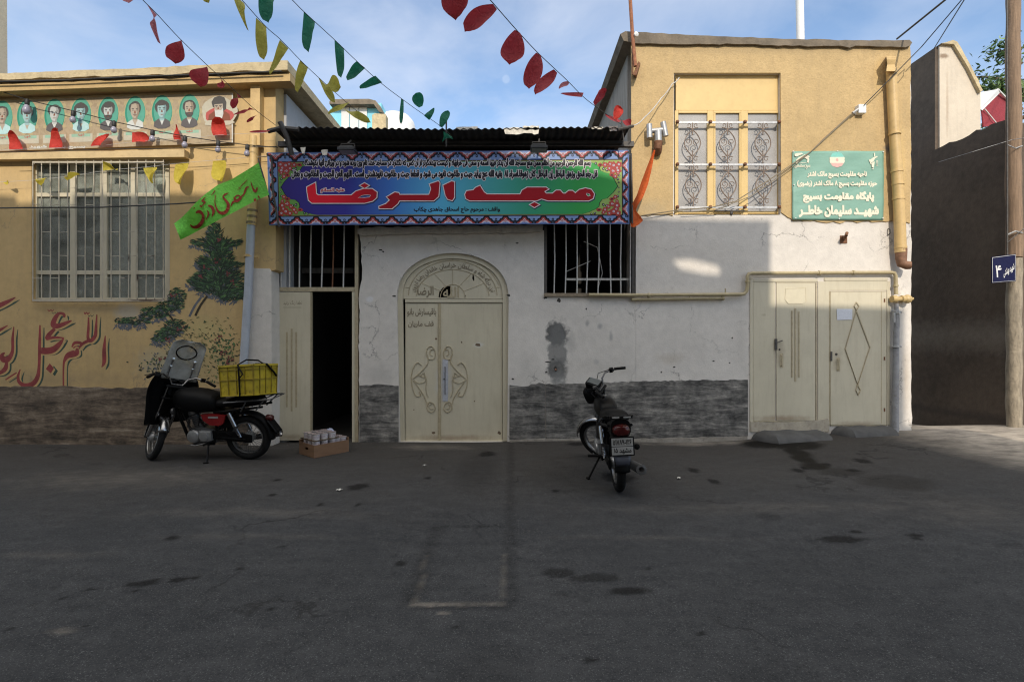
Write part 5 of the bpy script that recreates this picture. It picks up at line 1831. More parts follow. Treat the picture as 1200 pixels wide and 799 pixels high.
# ------------------------------------------------------------------ the big printed banner over the mosque front
def printed(name, c, rough=0.45):
    t = NT(name)
    t.b.inputs['Specular IOR Level'].default_value = 0.2
    n = t.ramp(t.noise(30, 4), (0.3, tuple(x * 0.94 for x in c)), (0.7, tuple(min(1, x * 1.05) for x in c)))
    return t.out(n, rough)
def xramp(name, Y, stops, rough=0.5):
    t = NT(name)
    t.b.inputs['Specular IOR Level'].default_value = 0.2
    x = t.xyz()
    mr = t.n.new('ShaderNodeMapRange')
    mr.inputs['From Min'].default_value = P(313, 0, Y).x
    mr.inputs['From Max'].default_value = P(737, 0, Y).x
    t.l.new(x[0], mr.inputs['Value'])
    c = t.ramp(mr.outputs[0], *stops)
    return t.out(c, rough)
def banner():
    Y = 6.86
    root = thing('mosque_banner', P(525, 263, Y), 'wide purple to green banner with large red Persian lettering and a tiled border', 'banner')
    b = MB()
    b.pprism([(313, 179), (525, 177.2), (737, 176), (737.5, 262.5), (525, 263), (315.5, 264)], Y, 0.02)
    b.build('backing', printed('banner_blue', (0.10, 0.16, 0.36)), root)
    c_blue, c_light = printed('tile_blue', (0.17, 0.25, 0.52)), printed('tile_pale', (0.56, 0.50, 0.58))
    c_red, c_ink, c_sky = printed('tile_red', (0.36, 0.05, 0.045)), printed('ink', (0.012, 0.012, 0.02)), printed('tile_sky', (0.19, 0.28, 0.52))
    m = MB()
    ty = lambda x: 179 - (x - 313) / 424 * 3.0          # top edge
    by = lambda x: 264 - (x - 315) / 422 * 1.5          # bottom edge
    L = [0.0010]
    def lay(mt, polys, h):
        m.mat(mt).psheet(polys, Y, h)
    lay(c_sky, [[(315, ty(315) + 0.8), (735, ty(735) + 0.8), (735, ty(735) + 10.5), (315, ty(315) + 10.5)]], 0.0010)
    lay(c_sky, [[(317, by(317) - 11), (735, by(735) - 11), (735, by(735) - 1), (317, by(317) - 1)]], 0.0010)
    lay(c_sky, [[(315.2, 190), (325, 190), (326, 253), (317, 253)], [(729, 187), (735.5, 187), (736, 252), (729.5, 252)]], 0.0010)
    def motif(cx, cy, ux, uy, s=1.0):
        # stepped medallion pointing along (ux,uy), base across
        vx, vy = -uy, ux
        q = lambda a, c: (cx + vx * a * s + ux * c * s, cy + vy * a * s + uy * c * s)
        lay(c_ink, [[q(-11, 0), q(-10.4, 3), q(-7.6, 3.4), q(-6.6, 5.6), q(-4.4, 6.2), q(-2.6, 9.3), q(2.6, 9.3), q(4.4, 6.2), q(6.6, 5.6), q(7.6, 3.4), q(10.4, 3), q(11, 0)]], 0.0018)
        lay(c_red, [[q(-8.6, 0), q(-8, 1.5), q(-6, 1.9), q(-5, 3.8), q(-2.8, 4.4), q(-1.6, 7.2), q(1.6, 7.2), q(2.8, 4.4), q(5, 3.8), q(6, 1.9), q(8, 1.5), q(8.6, 0)]], 0.0026)
        lay(c_light, [[q(-7.2, 0), q(-5.2, 0.7), q(-4.2, 2.4), q(-2.2, 3.0), q(0, 6.0), q(2.2, 3.0), q(4.2, 2.4), q(5.2, 0.7), q(7.2, 0)]], 0.0034)
        lay(c_blue, [[q(-6.5, 0), q(-4, 0.3), q(-2.6, 1.5), q(2.6, 1.5), q(4, 0.3), q(6.5, 0)]], 0.0042)
        lay(c_red, [[q(-1.5, 3.0), q(0, 4.8), q(1.5, 3.0), q(0, 1.6)]], 0.0048)
        lay(c_light, [[q(-0.6, 3.0), q(0, 3.9), q(0.6, 3.0), q(0, 2.2)]], 0.0054)
    def drop(cx, cy, ux, uy):
        vx, vy = -uy, ux
        q = lambda a, c: (cx + vx * a + ux * c, cy + vy * a + uy * c)
        lay(c_ink, [[q(-1.5, 4), q(-0.9, 5.6), q(0, 7.4), q(0.9, 5.6), q(1.5, 4), q(0.9, 2.6), q(-0.9, 2.6)]], 0.0018)
        lay(c_sky, [[q(-0.6, 4), q(0, 5.4), q(0.6, 4), q(0, 3.4)]], 0.0026)
    for i in range(19):
        x = 323 + i * 22.45
        if x < 734:
            motif(x, ty(x) + 1.0, 0, 1)
            drop(x + 11.2, ty(x) + 9.8, 0, -1)
            xb_ = 326 + i * 22.2
            motif(xb_, by(xb_) - 1.2, 0, -1)
            drop(xb_ + 11.1, by(xb_) - 9.8, 0, 1) if xb_ < 720 else None
    for i in range(4):
        y = 194 + i * 17.0
        motif(315.8 + i * 0.5, y, 1, 0, 0.85)
        motif(735.6, y, -1, 0, 0.85)
        drop(323.5, y + 8.5, -1, 0)
        drop(730, y + 8.5, 1, 0)
    # panel
    pan = xramp('banner_panel', Y, [(0.0, (0.038, 0.020, 0.17)), (0.22, (0.036, 0.034, 0.27)), (0.34, (0.045, 0.15, 0.48)), (0.47, (0.085, 0.38, 0.62)), (0.60, (0.06, 0.32, 0.36)), (0.72, (0.035, 0.28, 0.17)), (0.86, (0.035, 0.31, 0.07)), (1.0, (0.06, 0.38, 0.08))])
    corner = [(325.5, 190.2), (729, 187.2), (729.6, 252), (327, 253.4)]
    lay(c_ink, [[(324.8, 189.4), (729.8, 186.4), (730.4, 252.8), (326.3, 254.2)]], 0.0014)
    c_olive = printed('gold_line', (0.30, 0.26, 0.10))
    lay(c_olive, [[(326, 190.4), (728.6, 187.6), (729, 251.6), (327.4, 253)]], 0.0020)
    leafg = xramp('corner_green', Y, [(0.0, (0.12, 0.30, 0.07)), (1.0, (0.30, 0.42, 0.12))])
    lay(leafg, [[(326.4, 191.2), (728.2, 188.4), (728.5, 250.8), (327.8, 252.2)]], 0.0026)
    lp = [(372, 191.0), (364, 193), (355, 195.5), (352, 200), (351, 204), (345, 206), (339, 208), (334, 213), (330, 219.5), (334, 227), (337, 231), (341, 233.5), (347, 234.5), (351, 238), (352, 242), (350, 245.5), (357, 248.5), (366, 251), (372, 252)]
    rp = [(682, 251.0), (690, 248.6), (698, 245), (701.5, 242), (702, 238), (705, 234), (711, 232.5), (718, 226), (723.5, 218.5), (719, 210), (715, 204), (708, 202.5), (703, 200), (701.5, 195), (697, 192), (690, 190), (682, 189.2)]
    lay(c_ink, [[(x - (0.9 if x < 400 else -0.9), y) for x, y in lp + rp]], 0.0034)
    lay(pan, [lp + rp], 0.0042)
    rd = random.Random(4)
    k = 0
    def bloom(x, y, s):
        nonlocal k
        k += 1
        e = (k % 90) * 1.2e-5
        for a in range(5):
            t = a * 1.2566 + k
            lay(c_red, [blob(x + 1.6 * s * math.cos(t), y + 1.6 * s * math.sin(t), 1.25 * s, 1.25 * s, 8, 0.15, a)], 0.0058 + e + a * 2e-6)
        lay(c_light, [blob(x, y, 0.9 * s, 0.9 * s, 7, 0.1, 1)], 0.0070 + e)
        lay(c_ink, [blob(x, y, 0.35 * s, 0.35 * s, 6, 0.1, 1)], 0.0082 + e)
    def dot(x, y, s):
        nonlocal k
        k += 1
        e = (k % 90) * 1.2e-5
        lay(c_ink, [blob(x, y, 1.5 * s, 1.4 * s, 8, 0.2, k)], 0.0050 + e)
        lay(c_light, [blob(x, y, 0.6 * s, 0.6 * s, 6, 0.1, k)], 0.0064 + e)
    for f_ in (lambda x: x, lambda x: 1054 - x):
        for (x, y) in ((351, 193.5), (337, 205.5), (337, 233.5), (352, 246)):
            k += 1
            lay(c_red, [blob(f_(x), y, 3.0, 2.2, 10, 0.25, k)], 0.0050 + k * 1e-5)
            lay(c_ink, [blob(f_(x), y, 1.1, 0.9, 7, 0.25, k)], 0.0062 + k * 1e-5)
        for (x, y, s) in ((331, 197, 1.3), (339, 192.5, 1.2), (340, 197.5, 1.1), (332, 245, 1.3), (340, 250, 1.2), (341, 242.5, 1.0), (347, 249, 0.9), (330, 203, 0.8), (331, 236, 0.8)):
            bloom(f_(x), y, s)
        for (x, y, s) in ((335, 194, 1.6), (329, 193, 1.4), (345, 193.5, 1.2), (330, 200, 1.5), (336, 200.5, 1.4), (335, 248, 1.6), (330, 250, 1.4), (345, 246, 1.2), (331, 241, 1.5), (337, 239, 1.3), (333, 207, 1.0), (333, 231, 1.0)):
            bloom(f_(x), y, s)
        for (x, y, s) in ((343, 199.5, 1.2), (347, 198, 1.1), (356, 191.8, 1.1), (330, 210, 1), (328.5, 206, 0.9), (330, 230, 1), (343, 241, 1.2), (347, 240, 1.1), (357, 250, 1.0), (329, 220, 0.6), (334, 201, 0.9), (335, 239, 0.9), (361, 250.8, 0.8), (362, 191.6, 0.8), (329, 225, 0.7), (329, 214, 0.7)):
            dot(f_(x), y, s)
    m.build('printed_pattern', None, root)
    # large red title, traced
    z = lambda ox: (lambda pts: [(ox + x / 5.4545, 160 + y / 5.4545) for x, y in pts])
    a, c = z(310), z(530)
    title = [a([(272, 325), (326, 297), (331, 368), (345, 377), (555, 377), (585, 352), (635, 336), (688, 336), (719, 358), (717, 390), (692, 413), (640, 426), (305, 426), (283, 408), (275, 360)]),
             a([(640, 299), (668, 315), (640, 332), (612, 315)]),
             a([(1056, 306), (1112, 287), (1120, 300), (1112, 384), (1082, 411), (862, 411), (852, 430), (815, 461), (735, 461), (733, 449), (776, 432), (802, 408), (783, 388), (833, 358), (858, 362), (864, 374), (1052, 374), (1066, 335)]),
             a([(1143, 314), (1196, 288), (1213, 292), (1213, 390), (1200, 410), (1172, 402), (1158, 380)]),
             c([(82, 372), (92, 350), (135, 344), (150, 328), (178, 316), (186, 330), (204, 358), (222, 371), (434, 371), (446, 346), (478, 327), (600, 327), (614, 338), (588, 352), (600, 366), (640, 366), (664, 346), (690, 346), (708, 366), (722, 366), (744, 348), (768, 348), (786, 364), (812, 342), (852, 332), (888, 341), (906, 368), (900, 396), (872, 411), (612, 411), (570, 398), (540, 411), (112, 411), (88, 398)]),
             c([(525, 421), (555, 437), (525, 454), (497, 437)])]
    holes = [a([(598, 393), (624, 377), (652, 373), (682, 376), (672, 390), (640, 393)]), c([(858, 362), (876, 366), (884, 380), (868, 384), (856, 374)])]
    def title_sheet(mt, g, h, dx=0, dy=0):
        cs = []
        for p_ in title:
            q = XZ([(x + dx, y + dy) for x, y in p_], Y)
            if area2(q) < 0:
                q.reverse()
            cs += embolden([q], 1, g / F * Y)
        for p_ in holes:
            q = XZ([(x + dx, y + dy) for x, y in p_], Y)
            if area2(q) > 0:
                q.reverse()
            cs += embolden([q], 1, min(g, 0.55) / F * Y)
        tm.mat(mt).sheet(cs, Y - h)
    c_white = printed('print_white', (0.72, 0.66, 0.68))
    tm = MB()
    title_sheet(printed('title_shade', (0.015, 0.02, 0.06)), 1.5, 0.0052, 0.5, 0.7)
    title_sheet(c_white, 1.0, 0.0060)
    title_sheet(xramp('title_red', Y, [(0.0, (0.72, 0.012, 0.035)), (0.18, (0.74, 0.010, 0.03)), (0.32, (0.32, 0.005, 0.014)), (1.0, (0.34, 0.006, 0.014))]), 0.0, 0.0068)
    ptext(tm.mat(printed('print_pink', (0.80, 0.70, 0.72))), 'علیه السلام', 376, 404, 220.5, 226.5, Y, 0.0060, 0.05, 0.55)
    ptext(tm.mat(printed('print_crimson', (0.42, 0.02, 0.04))), 'علیه السلام', 376, 404, 220.5, 226.5, Y, 0.0068, 0.04)
    tm.build('title_lettering', None, root)
    tx = MB()
    l1 = 'بسم الله الرحمن الرحیم من أظلم ممن منع مساجد الله أن یذکر فیها اسمه و سعی فی خرابها؛ و کیست بیدادگرتر از آن کس که نگذارد در مساجد خدا، نام وی برده شود و در ویرانی آنها بکوشد؟!'
    l2 = 'قل جاء الحق وزهق الباطل إن الباطل کان زهوقا.اسراء ۸۱  بقیه الله عج بیاید جبت و طاغوت نابود می شود و قطعا جبت و طاغوت نابودشدنی است . اللهم العن الجبت و الطاغوت و نعثل'
    l3 = 'واقف : مرحوم حاج اسحاق جاهدی چکاب'
    for s_, x0, x1, y0, y1 in ((l1, 358, 692, 185.5, 197.5), (l2, 342, 700, 199.5, 211.5)):
        ptext(tx.mat(c_white), s_, x0, x1, y0, y1, Y, 0.0060, 0.03, 0.85, 2)
        ptext(tx.mat(c_ink), s_, x0, x1, y0, y1, Y, 0.0070, 0.03, 0.30, 2)
    ptext(tx.mat(c_ink), l3, 485, 586, 242.5, 250, Y, 0.0060, 0.04, 0, 2)
    tx.build('small_lettering', None, root)
banner()

# ------------------------------------------------------------------ sea-green sign on the ochre wall
def green_sign():
    Y = YR - 0.035
    root = thing('base_sign', P(982, 258, Y), 'sea-green cloth sign with pale Persian lettering and small emblems on the ochre wall', 'sign')
    b = MB()
    (x0, z0), (x1, z1) = XZ([(928.5, 177.3), (1035.5, 257.6)], Y)
    def sh(u, v):
        x = x0 + (x1 - x0) * u
        z = z0 + (z1 - z0) * v + 0.008 * u * (v - 0.5) * -1
        y = Y + 0.004 * math.sin(u * 9 + v * 5) + 0.003 * math.sin((u + v) * 17)
        return (x, y, z)
    b.grid(sh, 40, 30)
    t = NT('sea_green_cloth')
    t.out(t.ramp(t.noise(2, 4), (0.3, (0.17, 0.335, 0.265)), (0.7, (0.21, 0.385, 0.31))), 0.55, t.noise(7, 3, 0.5, (1, 1, 1.6)), 0.25, 0.03)
    b.build('cloth', t.m, root, smooth=True, solid=0.003)
    pale = printed('pale_cream_print', (0.74, 0.70, 0.56), 0.6)
    m = MB()
    m.mat(pale)
    Yt_ = Y - 0.009
    ptext(m, 'ناحیه مقاومت بسیج مالک اشتر', 946, 1016, 200.5, 209.5, Yt_, 0, 0.055)
    ptext(m, 'حوزه مقاومت بسیج ۸ مالک اشتر (رضوی)', 934, 1028, 211.5, 220.5, Yt_, 0, 0.055)
    ptext(m, 'پایگاه مقاومت بسیج', 941, 1024.5, 224, 238, Yt_, 0, 0.07)
    ptext(m, 'شهیــد سلیمان خاطــر', 936, 1030, 240.5, 255, Yt_, 0, 0.07)
    m.build('lettering', None, root)
    m = MB()
    m.mat(pale)
    g = lambda pts: [(931 + (x - 225) / 7.26, 160 + y / 7.26) for x, y in pts]
    m.psheet([g([(225, 150), (250, 142), (285, 140), (300, 150), (270, 160), (245, 172), (228, 168)])], Yt_, 0)
    m.psheet([g([(240, 200), (262, 178), (300, 162), (340, 170), (352, 195), (345, 225), (332, 222), (335, 198), (320, 186), (290, 182), (262, 196), (256, 232), (234, 228)])], Yt_, 0.0004)
    m.psheet([g([(300, 156), (330, 152), (355, 172), (348, 180), (325, 166)])], Yt_, 0.0008)
    for i in range(6):
        m.psheet([g([(270 + i * 10, 222), (276 + i * 10, 222), (276 + i * 10, 228), (270 + i * 10, 228)])], Yt_, 0)
    ptext(m, 'بسیج مستضعفین', 931, 949.5, 192, 198, Yt_, 0, 0.03)
    # right emblem: rifle-and-fist silhouette simplified to bars and a diamond
    e = lambda pts: [(1018 + (x - 860) / 7.26, 160 + y / 7.26) for x, y in pts]
    m.psheet([e([(870, 200), (905, 175), (930, 168), (938, 172), (912, 190), (900, 215), (882, 222)])], Yt_, 0)
    m.psheet([e([(905, 140), (913, 140), (915, 170), (906, 172)])], Yt_, 0.0004)
    m.psheet([e([(884, 226), (912, 214), (906, 246), (902, 268), (886, 262)])], Yt_, 0.0008)
    m.psheet([e([(866, 192), (884, 232), (878, 240), (862, 204)])], Yt_, 0.0012)
    m.psheet([e([(888, 274), (904, 274), (904, 279), (888, 279)])], Yt_, 0)
    for i in range(5):
        m.psheet([e([(922, 205 + i * 10), (940, 205 + i * 10), (940, 209 + i * 10), (922, 209 + i * 10)])], Yt_, 0)
    # scalloped flag roundel
    N = 40
    oc = [(981 + (8.6 + 0.5 * abs(math.sin(5 * 2 * math.pi * i / N))) * math.cos(2 * math.pi * i / N), 187.3 + (8.6 + 0.5 * abs(math.sin(5 * 2 * math.pi * i / N))) * math.sin(2 * math.pi * i / N)) for i in range(N)]
    top = [p_ for p_ in oc if p_[1] < 184.2]
    mid = [(x, min(max(y, 184.2), 191.2)) for x, y in oc]
    botm = [p_ for p_ in oc if p_[1] > 191.2]
    def order(ps):
        cx = sum(p_[0] for p_ in ps) / len(ps); cy = sum(p_[1] for p_ in ps) / len(ps)
        return sorted(ps, key=lambda p_: math.atan2(p_[1] - cy, p_[0] - cx))
    m.mat(printed('faded_turquoise', (0.22, 0.55, 0.48))).psheet([order(top + [(973.5, 184.2), (988.5, 184.2)])], Yt_, 0)
    m.mat(pale).psheet([mid], Yt_, 0.0005)
    m.mat(printed('faded_pink', (0.70, 0.42, 0.38))).psheet([order(botm + [(973.5, 191.2), (988.5, 191.2)])], Yt_, 0)
    m.psheet([blob(981, 187.6, 1.6, 1.8, 10, 0.2, 2)], Yt_, 0.001)
    m.build('emblems', None, root)
    m = MB()
    for x, y in ((929.5, 178), (981, 177.8), (1034.5, 178.5), (932, 256), (983, 256.6), (1034, 256), (930, 217)):
        q = P(x, y, Y)
        m.lathe([(0.0, 0), (0.011, 0), (0.008, 0.012), (0.0, 0.014)], (q.x, Y - 0.004, q.z), (0, -1, 0), 8)
    m.build('fixing_cap', m_whitepaint, root)
green_sign()

# ------------------------------------------------------------------ portrait poster under the left eave
def poster():
    Y = 6.955
    sk = lambda x: (273 - x) * 0.034
    root = thing('portrait_poster', P(130, 176, Y), 'long tan poster of oval portraits under the eave of the ochre house', 'poster')
    S = lambda pts: [(x, y + sk(x)) for x, y in pts]
    b = MB()
    b.pprism(S([(-70, 108.5), (100, 108.8), (273, 108.5), (273, 167.5), (100, 168), (-70, 168)]), Y, 0.008)
    t = NT('tan_print')
    t.out(t.ramp(t.noise(7, 6, 0.6, None, 1.2), (0.38, (0.36, 0.28, 0.17)), (0.5, (0.42, 0.33, 0.21)), (0.62, (0.34, 0.26, 0.16))), 0.5)
    b.build('sheet', t.m, root)
    C = {k: printed('poster_' + k, v, 0.5) for k, v in dict(gold=(0.46, 0.38, 0.22), teal=(0.11, 0.36, 0.27), deep=(0.04, 0.27, 0.19), skinblue=(0.34, 0.50, 0.50), skin=(0.44, 0.37, 0.29), grey=(0.50, 0.52, 0.50), hair=(0.09, 0.085, 0.08), coat=(0.12, 0.11, 0.11), shadeblue=(0.21, 0.33, 0.34), shadeskin=(0.29, 0.235, 0.18), shadegrey=(0.33, 0.34, 0.325), white=(0.58, 0.60, 0.57), paper=(0.50, 0.47, 0.37), red=(0.45, 0.10, 0.09), brown=(0.22, 0.08, 0.05), shirt=(0.45, 0.66, 0.66), mint=(0.30, 0.48, 0.36)).items()}
    PS = [0, 0, 1]
    def lay(mb, k, polys, h):
        mb.mat(C[k]).psheet([S([(PS[0] + (px - PS[0]) * PS[2], PS[1] + (py - PS[1]) * PS[2]) for px, py in p_]) for p_ in polys], Y, h)
    el = lambda x, y, rx, ry, n=16, amp=0.0, s=0: blob(x, y, rx, ry, n, amp, s)
    people = [(-28, 'grey', 'coat', 0, 0), (3, 'skin', 'shirt', 1, 0), (32, 'skinblue', 'shirt', 0, 0), (64, 'grey', 'coat', 0, 0), (95, 'skinblue', 'shirt', 0, 1), (127, 'grey', 'coat', 1, 1), (158.5, 'skin', 'white', 2, 0), (190, 'skinblue', 'coat', 0, 1), (222, 'skin', 'coat', 3, 0)]
    for i, (x, sk_, co, fh, big) in enumerate(people):
        m = MB()
        y = 128.5
        PS[:] = [x, y, 1.13]
        for a in range(10):             # scrolled gilt rim
            t_ = a * 0.628
            lay(m, 'gold', [el(x + 11.5 * math.cos(t_), y + 0.5 + 17.5 * math.sin(t_), 2.6, 2.6, 10, 0.2, a)], 0.001 + a * 2e-5)
        lay(m, 'gold', [el(x, y, 11.5, 17.8, 20, 0.03, i)], 0.0014)
        lay(m, 'deep', [el(x, y, 10.6, 17.2, 22)], 0.0020)
        lay(m, 'teal', [el(x + 0.8, y - 0.8, 9.4, 15.6, 22)], 0.0026)
        lay(m, co, [[(x - 8.6, y + 15), (x - 8, y + 10), (x - 3.4, y + 7), (x + 3.4, y + 7), (x + 8, y + 10), (x + 8.6, y + 15), (x + 4, y + 17.5), (x - 4, y + 17.5)]], 0.0032)
        lay(m, 'white' if co == 'coat' else 'skin', [[(x - 2.6, y + 7), (x, y + 14), (x + 2.6, y + 7)]], 0.0037)
        lay(m, sk_, [[(x - 2.4, y + 9), (x - 2.4, y + 3), (x + 2.4, y + 3), (x + 2.4, y + 9)]], 0.0040)
        lay(m, 'hair', [el(x, y - 5.2, 6.6 + 0.8 * big, 6.4 + big, 16, 0.10, i)], 0.0044)
        lay(m, sk_, [[(x - 4.6, y - 5), (x - 3.6, y - 8.6), (x, y - 9.6), (x + 3.6, y - 8.6), (x + 4.6, y - 5), (x + 4.3, y + 1), (x + 2.6, y + 4.8), (x, y + 5.9), (x - 2.6, y + 4.8), (x - 4.3, y + 1)]], 0.0050)
        lay(m, 'shadeblue' if sk_ == 'skinblue' else 'shadeskin' if sk_ == 'skin' else 'shadegrey', [[(x + 1.2, y - 9.2), (x + 3.6, y - 8.6), (x + 4.6, y - 5), (x + 4.3, y + 1), (x + 2.6, y + 4.8), (x + 0.6, y + 5.8), (x + 1.8, y + 2.2), (x + 2.6, y - 1), (x + 2.0, y - 5)], [(x - 2.2, y + 5.0), (x, y + 5.9), (x + 2.2, y + 5.0), (x + 2.2, y + 7.2), (x - 2.2, y + 7.0)]], 0.0052)
        if big:
            lay(m, 'hair', [el(x, y - 8.6, 5.6, 2.6, 12, 0.2, i)], 0.0054)
        for s_ in (-1, 1):
            lay(m, 'hair', [[(x + s_ * 0.9, y - 4.3), (x + s_ * 3.4, y - 4.7), (x + s_ * 3.5, y - 3.9), (x + s_ * 0.9, y - 3.6)]], 0.0056)
            lay(m, 'hair', [el(x + s_ * 2.1, y - 2.5, 0.8, 0.5, 8)], 0.0057)
        lay(m, 'brown', [[(x - 0.3, y - 2.4), (x + 0.3, y - 2.4), (x + 1, y + 0.4), (x - 1, y + 0.4)]], 0.0055)
        lay(m, 'brown', [[(x - 1.6, y + 2.5), (x + 1.6, y + 2.5), (x + 1.1, y + 3.2), (x - 1.1, y + 3.2)]], 0.0055)
        if fh in (1, 2):
            lay(m, 'hair', [[(x - 2.4, y + 2.2), (x, y + 1.0), (x + 2.4, y + 2.2), (x, y + 2.1)]], 0.0058)
        if fh == 3 or (fh == 1 and i > 4):
            lay(m, 'hair', [[(x - 4.5, y - 1), (x - 3.4, y + 1.6), (x - 1.8, y + 1.5), (x, y + 1.1), (x + 1.8, y + 1.5), (x + 3.4, y + 1.6), (x + 4.5, y - 1), (x + 4, y + 3.5), (x + 2, y + 6.4), (x - 2, y + 6.4), (x - 4, y + 3.5)]], 0.0058)
            lay(m, 'brown', [[(x - 1.2, y + 2.6), (x + 1.2, y + 2.6), (x + 0.8, y + 3.3), (x - 0.8, y + 3.3)]], 0.0062)
        m.build('portrait', None, root)
        PS[:] = [0, 0, 1]
        m = MB()
        lay(m, 'paper', [[(x - 13.5, y + 22.5), (x + 13.5, y + 22.5), (x + 13.5, y + 32), (x - 13.5, y + 32)]], 0.0016)
        lay(m, 'mint', [[(x - 11, y + 22.5), (x + 11, y + 22.5), (x + 11, y + 26), (x - 11, y + 26)]], 0.0022)
        yy = sk(x)
        ptext(m.mat(C['red']), 'شهید', x - 4, x + 4, y + 22.2 + yy, y + 25.4 + yy, Y, 0.0030, 0.03)
        m.build('name_plate', None, root)
    m = MB()
    x, y = 257, 128
    lay(m, 'paper', [el(x, y + 2, 20, 18, 20, 0.12, 4)], 0.0012)
    lay(m, 'red', [el(x, y + 7, 16, 10, 16, 0.15, 4)], 0.0018)
    lay(m, 'brown', [[(x - 14, y + 18), (x - 12, y + 6), (x - 5, y + 1), (x + 5, y + 1), (x + 12, y + 6), (x + 14, y + 18)]], 0.0024)
    lay(m, 'hair', [[(x - 7.5, y - 3), (x - 9, y - 9), (x - 6, y - 14), (x, y - 16), (x + 6, y - 14), (x + 8.5, y - 8), (x + 8, y), (x + 5, y + 2)]], 0.0030)
    lay(m, 'skin', [[(x - 5.6, y - 6), (x + 4.2, y - 6.5), (x + 4.4, y), (x + 2, y + 4), (x - 3, y + 4), (x - 5.4, y)]], 0.0036)
    lay(m, 'white', [[(x - 5.4, y - 1), (x - 4, y + 1.5), (x - 1, y + 0.6), (x + 2, y + 1.3), (x + 4.4, y - 2), (x + 5, y + 5), (x + 3, y + 12), (x - 1, y + 14), (x - 4.4, y + 9)]], 0.0042)
    for s_ in (-3.2, 1.6):
        lay(m, 'hair', [[(x + s_ - 1.5, y - 4.6), (x + s_ + 1.6, y - 4.9), (x + s_ + 1.6, y - 4), (x + s_ - 1.5, y - 3.8)]], 0.0048)
        lay(m, 'hair', [el(x + s_, y - 2.9, 0.8, 0.45, 8)], 0.0049)
    lay(m, 'brown', [[(x - 1.6, y - 3), (x - 0.8, y - 3), (x - 0.1, y - 0.2), (x - 2, y - 0.2)]], 0.0048)
    lay(m, 'paper', [el(x - 8, y + 16, 9, 3.4, 12, 0.3, 2), el(x + 8, y + 16, 9, 3, 12, 0.3, 3)], 0.0054)
    m.build('portrait', None, root)
    m = MB()
    m.mat(C['white']).psheet([S([(271.6, 109.5), (273, 109.5), (273, 167), (271.6, 167)])], Y, 0.001)
    ptext(m, 'بسیج پایگاه شهید', 34, 100, 169.5, 175, Y, 0.0012, 0.04)
    m.build('lower_lettering', None, root)
poster()

# ------------------------------------------------------------------ bunting
m_pred, m_pink, m_pyel, m_pgrn, m_pscar = cloth('bunting_dark_red', (0.36, 0.035, 0.045), 0.35), cloth('bunting_faded_pink', (0.50, 0.17, 0.20), 0.4), cloth('bunting_olive_yellow', (0.42, 0.38, 0.07), 0.4), cloth('bunting_green', (0.02, 0.17, 0.10), 0.35), cloth('bunting_scarlet', (0.60, 0.05, 0.035), 0.3)
m_plem = cloth('bunting_lemon', (0.58, 0.48, 0.06), 0.35)
def bunting(label, line, Y0, Y1, flags, group='bunting strings', cordm=None, r=0.0035):
    """line: px points; depth runs Y0 -> Y1 linearly in 1/Y along the line, so the cord is straight in space"""
    xs_ = [p_[0] for p_ in line]
    def dep(x):
        t = (x - xs_[0]) / (xs_[-1] - xs_[0])
        return 1.0 / ((1 - t) / Y0 + t / Y1)
    Q = [P(x, y, dep(x)) for x, y in line]
    root = thing('bunting', Q[-1], label, 'bunting', group)
    b = MB()
    S = []
    for i in range(len(Q) - 1):
        p0, p1, p2, p3 = Q[max(i - 1, 0)], Q[i], Q[i + 1], Q[min(i + 2, len(Q) - 1)]
        for j in range(6):
            t = j / 6
            S.append(0.5 * (2 * p1 + (p2 - p0) * t + (2 * p0 - 5 * p1 + 4 * p2 - p3) * t * t + (3 * p1 - p0 - 3 * p2 + p3) * t ** 3))
    S.append(Q[-1])
    b.tube(S, r, 5)
    b.build('cord', cordm or m_cord, root)
    for k, (ax, ay, bx, by, tx, ty, hw, shp, tw, mt) in enumerate(flags):
        ymid = dep((ax + bx) / 2)
        A, B = P(ax, ay, dep(ax)), P(bx, by, dep(bx))
        mid = (A + B) / 2
        T = P(tx, ty, ymid - 0.02)
        d = T - mid
        Lh = hw / F * ymid
        a0 = (B - A)
        a_ = a0.normalized() if a0.length > 1e-5 else Vector((1, 0, 0))
        dn = d.normalized()
        # across direction in the picture-parallel plane, square to the drop
        ac_ = Vector((dn.z, 0, -dn.x)).normalized()
        if ac_.dot(a_) < 0:
            ac_ = -ac_
        nrm = Vector((0, -1, 0))
        rr = random.Random(k * 7 + int(ax))
        cu, ph = rr.uniform(0.25, 0.7), rr.uniform(0, 6)
        hang = max(a0.length / 2, 0.012)
        def fn(u, v):
            s_ = u * 2 - 1
            if shp == 'tear':
                w = 0.14 + 0.86 * math.sin(math.pi / 2 * v / 0.64) if v < 0.64 else math.sqrt(max(0, 1 - ((v - 0.64) / 0.36) ** 2))
            elif shp == 'tri':
                w = 1 - 0.93 * v
            else:
                w = 1.0 if v < 0.66 else math.sqrt(max(0, 1 - ((v - 0.66) / 0.34) ** 2))
            ang = tw * v * 1.5
            wd = ac_ * math.cos(ang) + nrm * math.sin(ang)
            # start along the cord, finish along the across direction
            k_ = min(1, v * 2.2)
            wv = (a_ * hang * (1 - k_) * (1.0 if shp != 'tear' else 0.35) + wd * Lh * w * (k_ if shp != 'tear' else 1))
            p_ = mid + d * v + wv * s_
            p_ = p_ + nrm * (Lh * cu * (s_ * s_ - 0.4) * min(1, v * 2) + Lh * 0.35 * math.sin(v * 4.5 + ph) * v)
            return p_
        b = MB()
        b.grid(fn, 8, 12)
        b.build('pennant', mt, root, smooth=80)
    return root
R_, Y_, G_, K_, S_, L_ = m_pred, m_pyel, m_pgrn, m_pink, m_pscar, m_plem
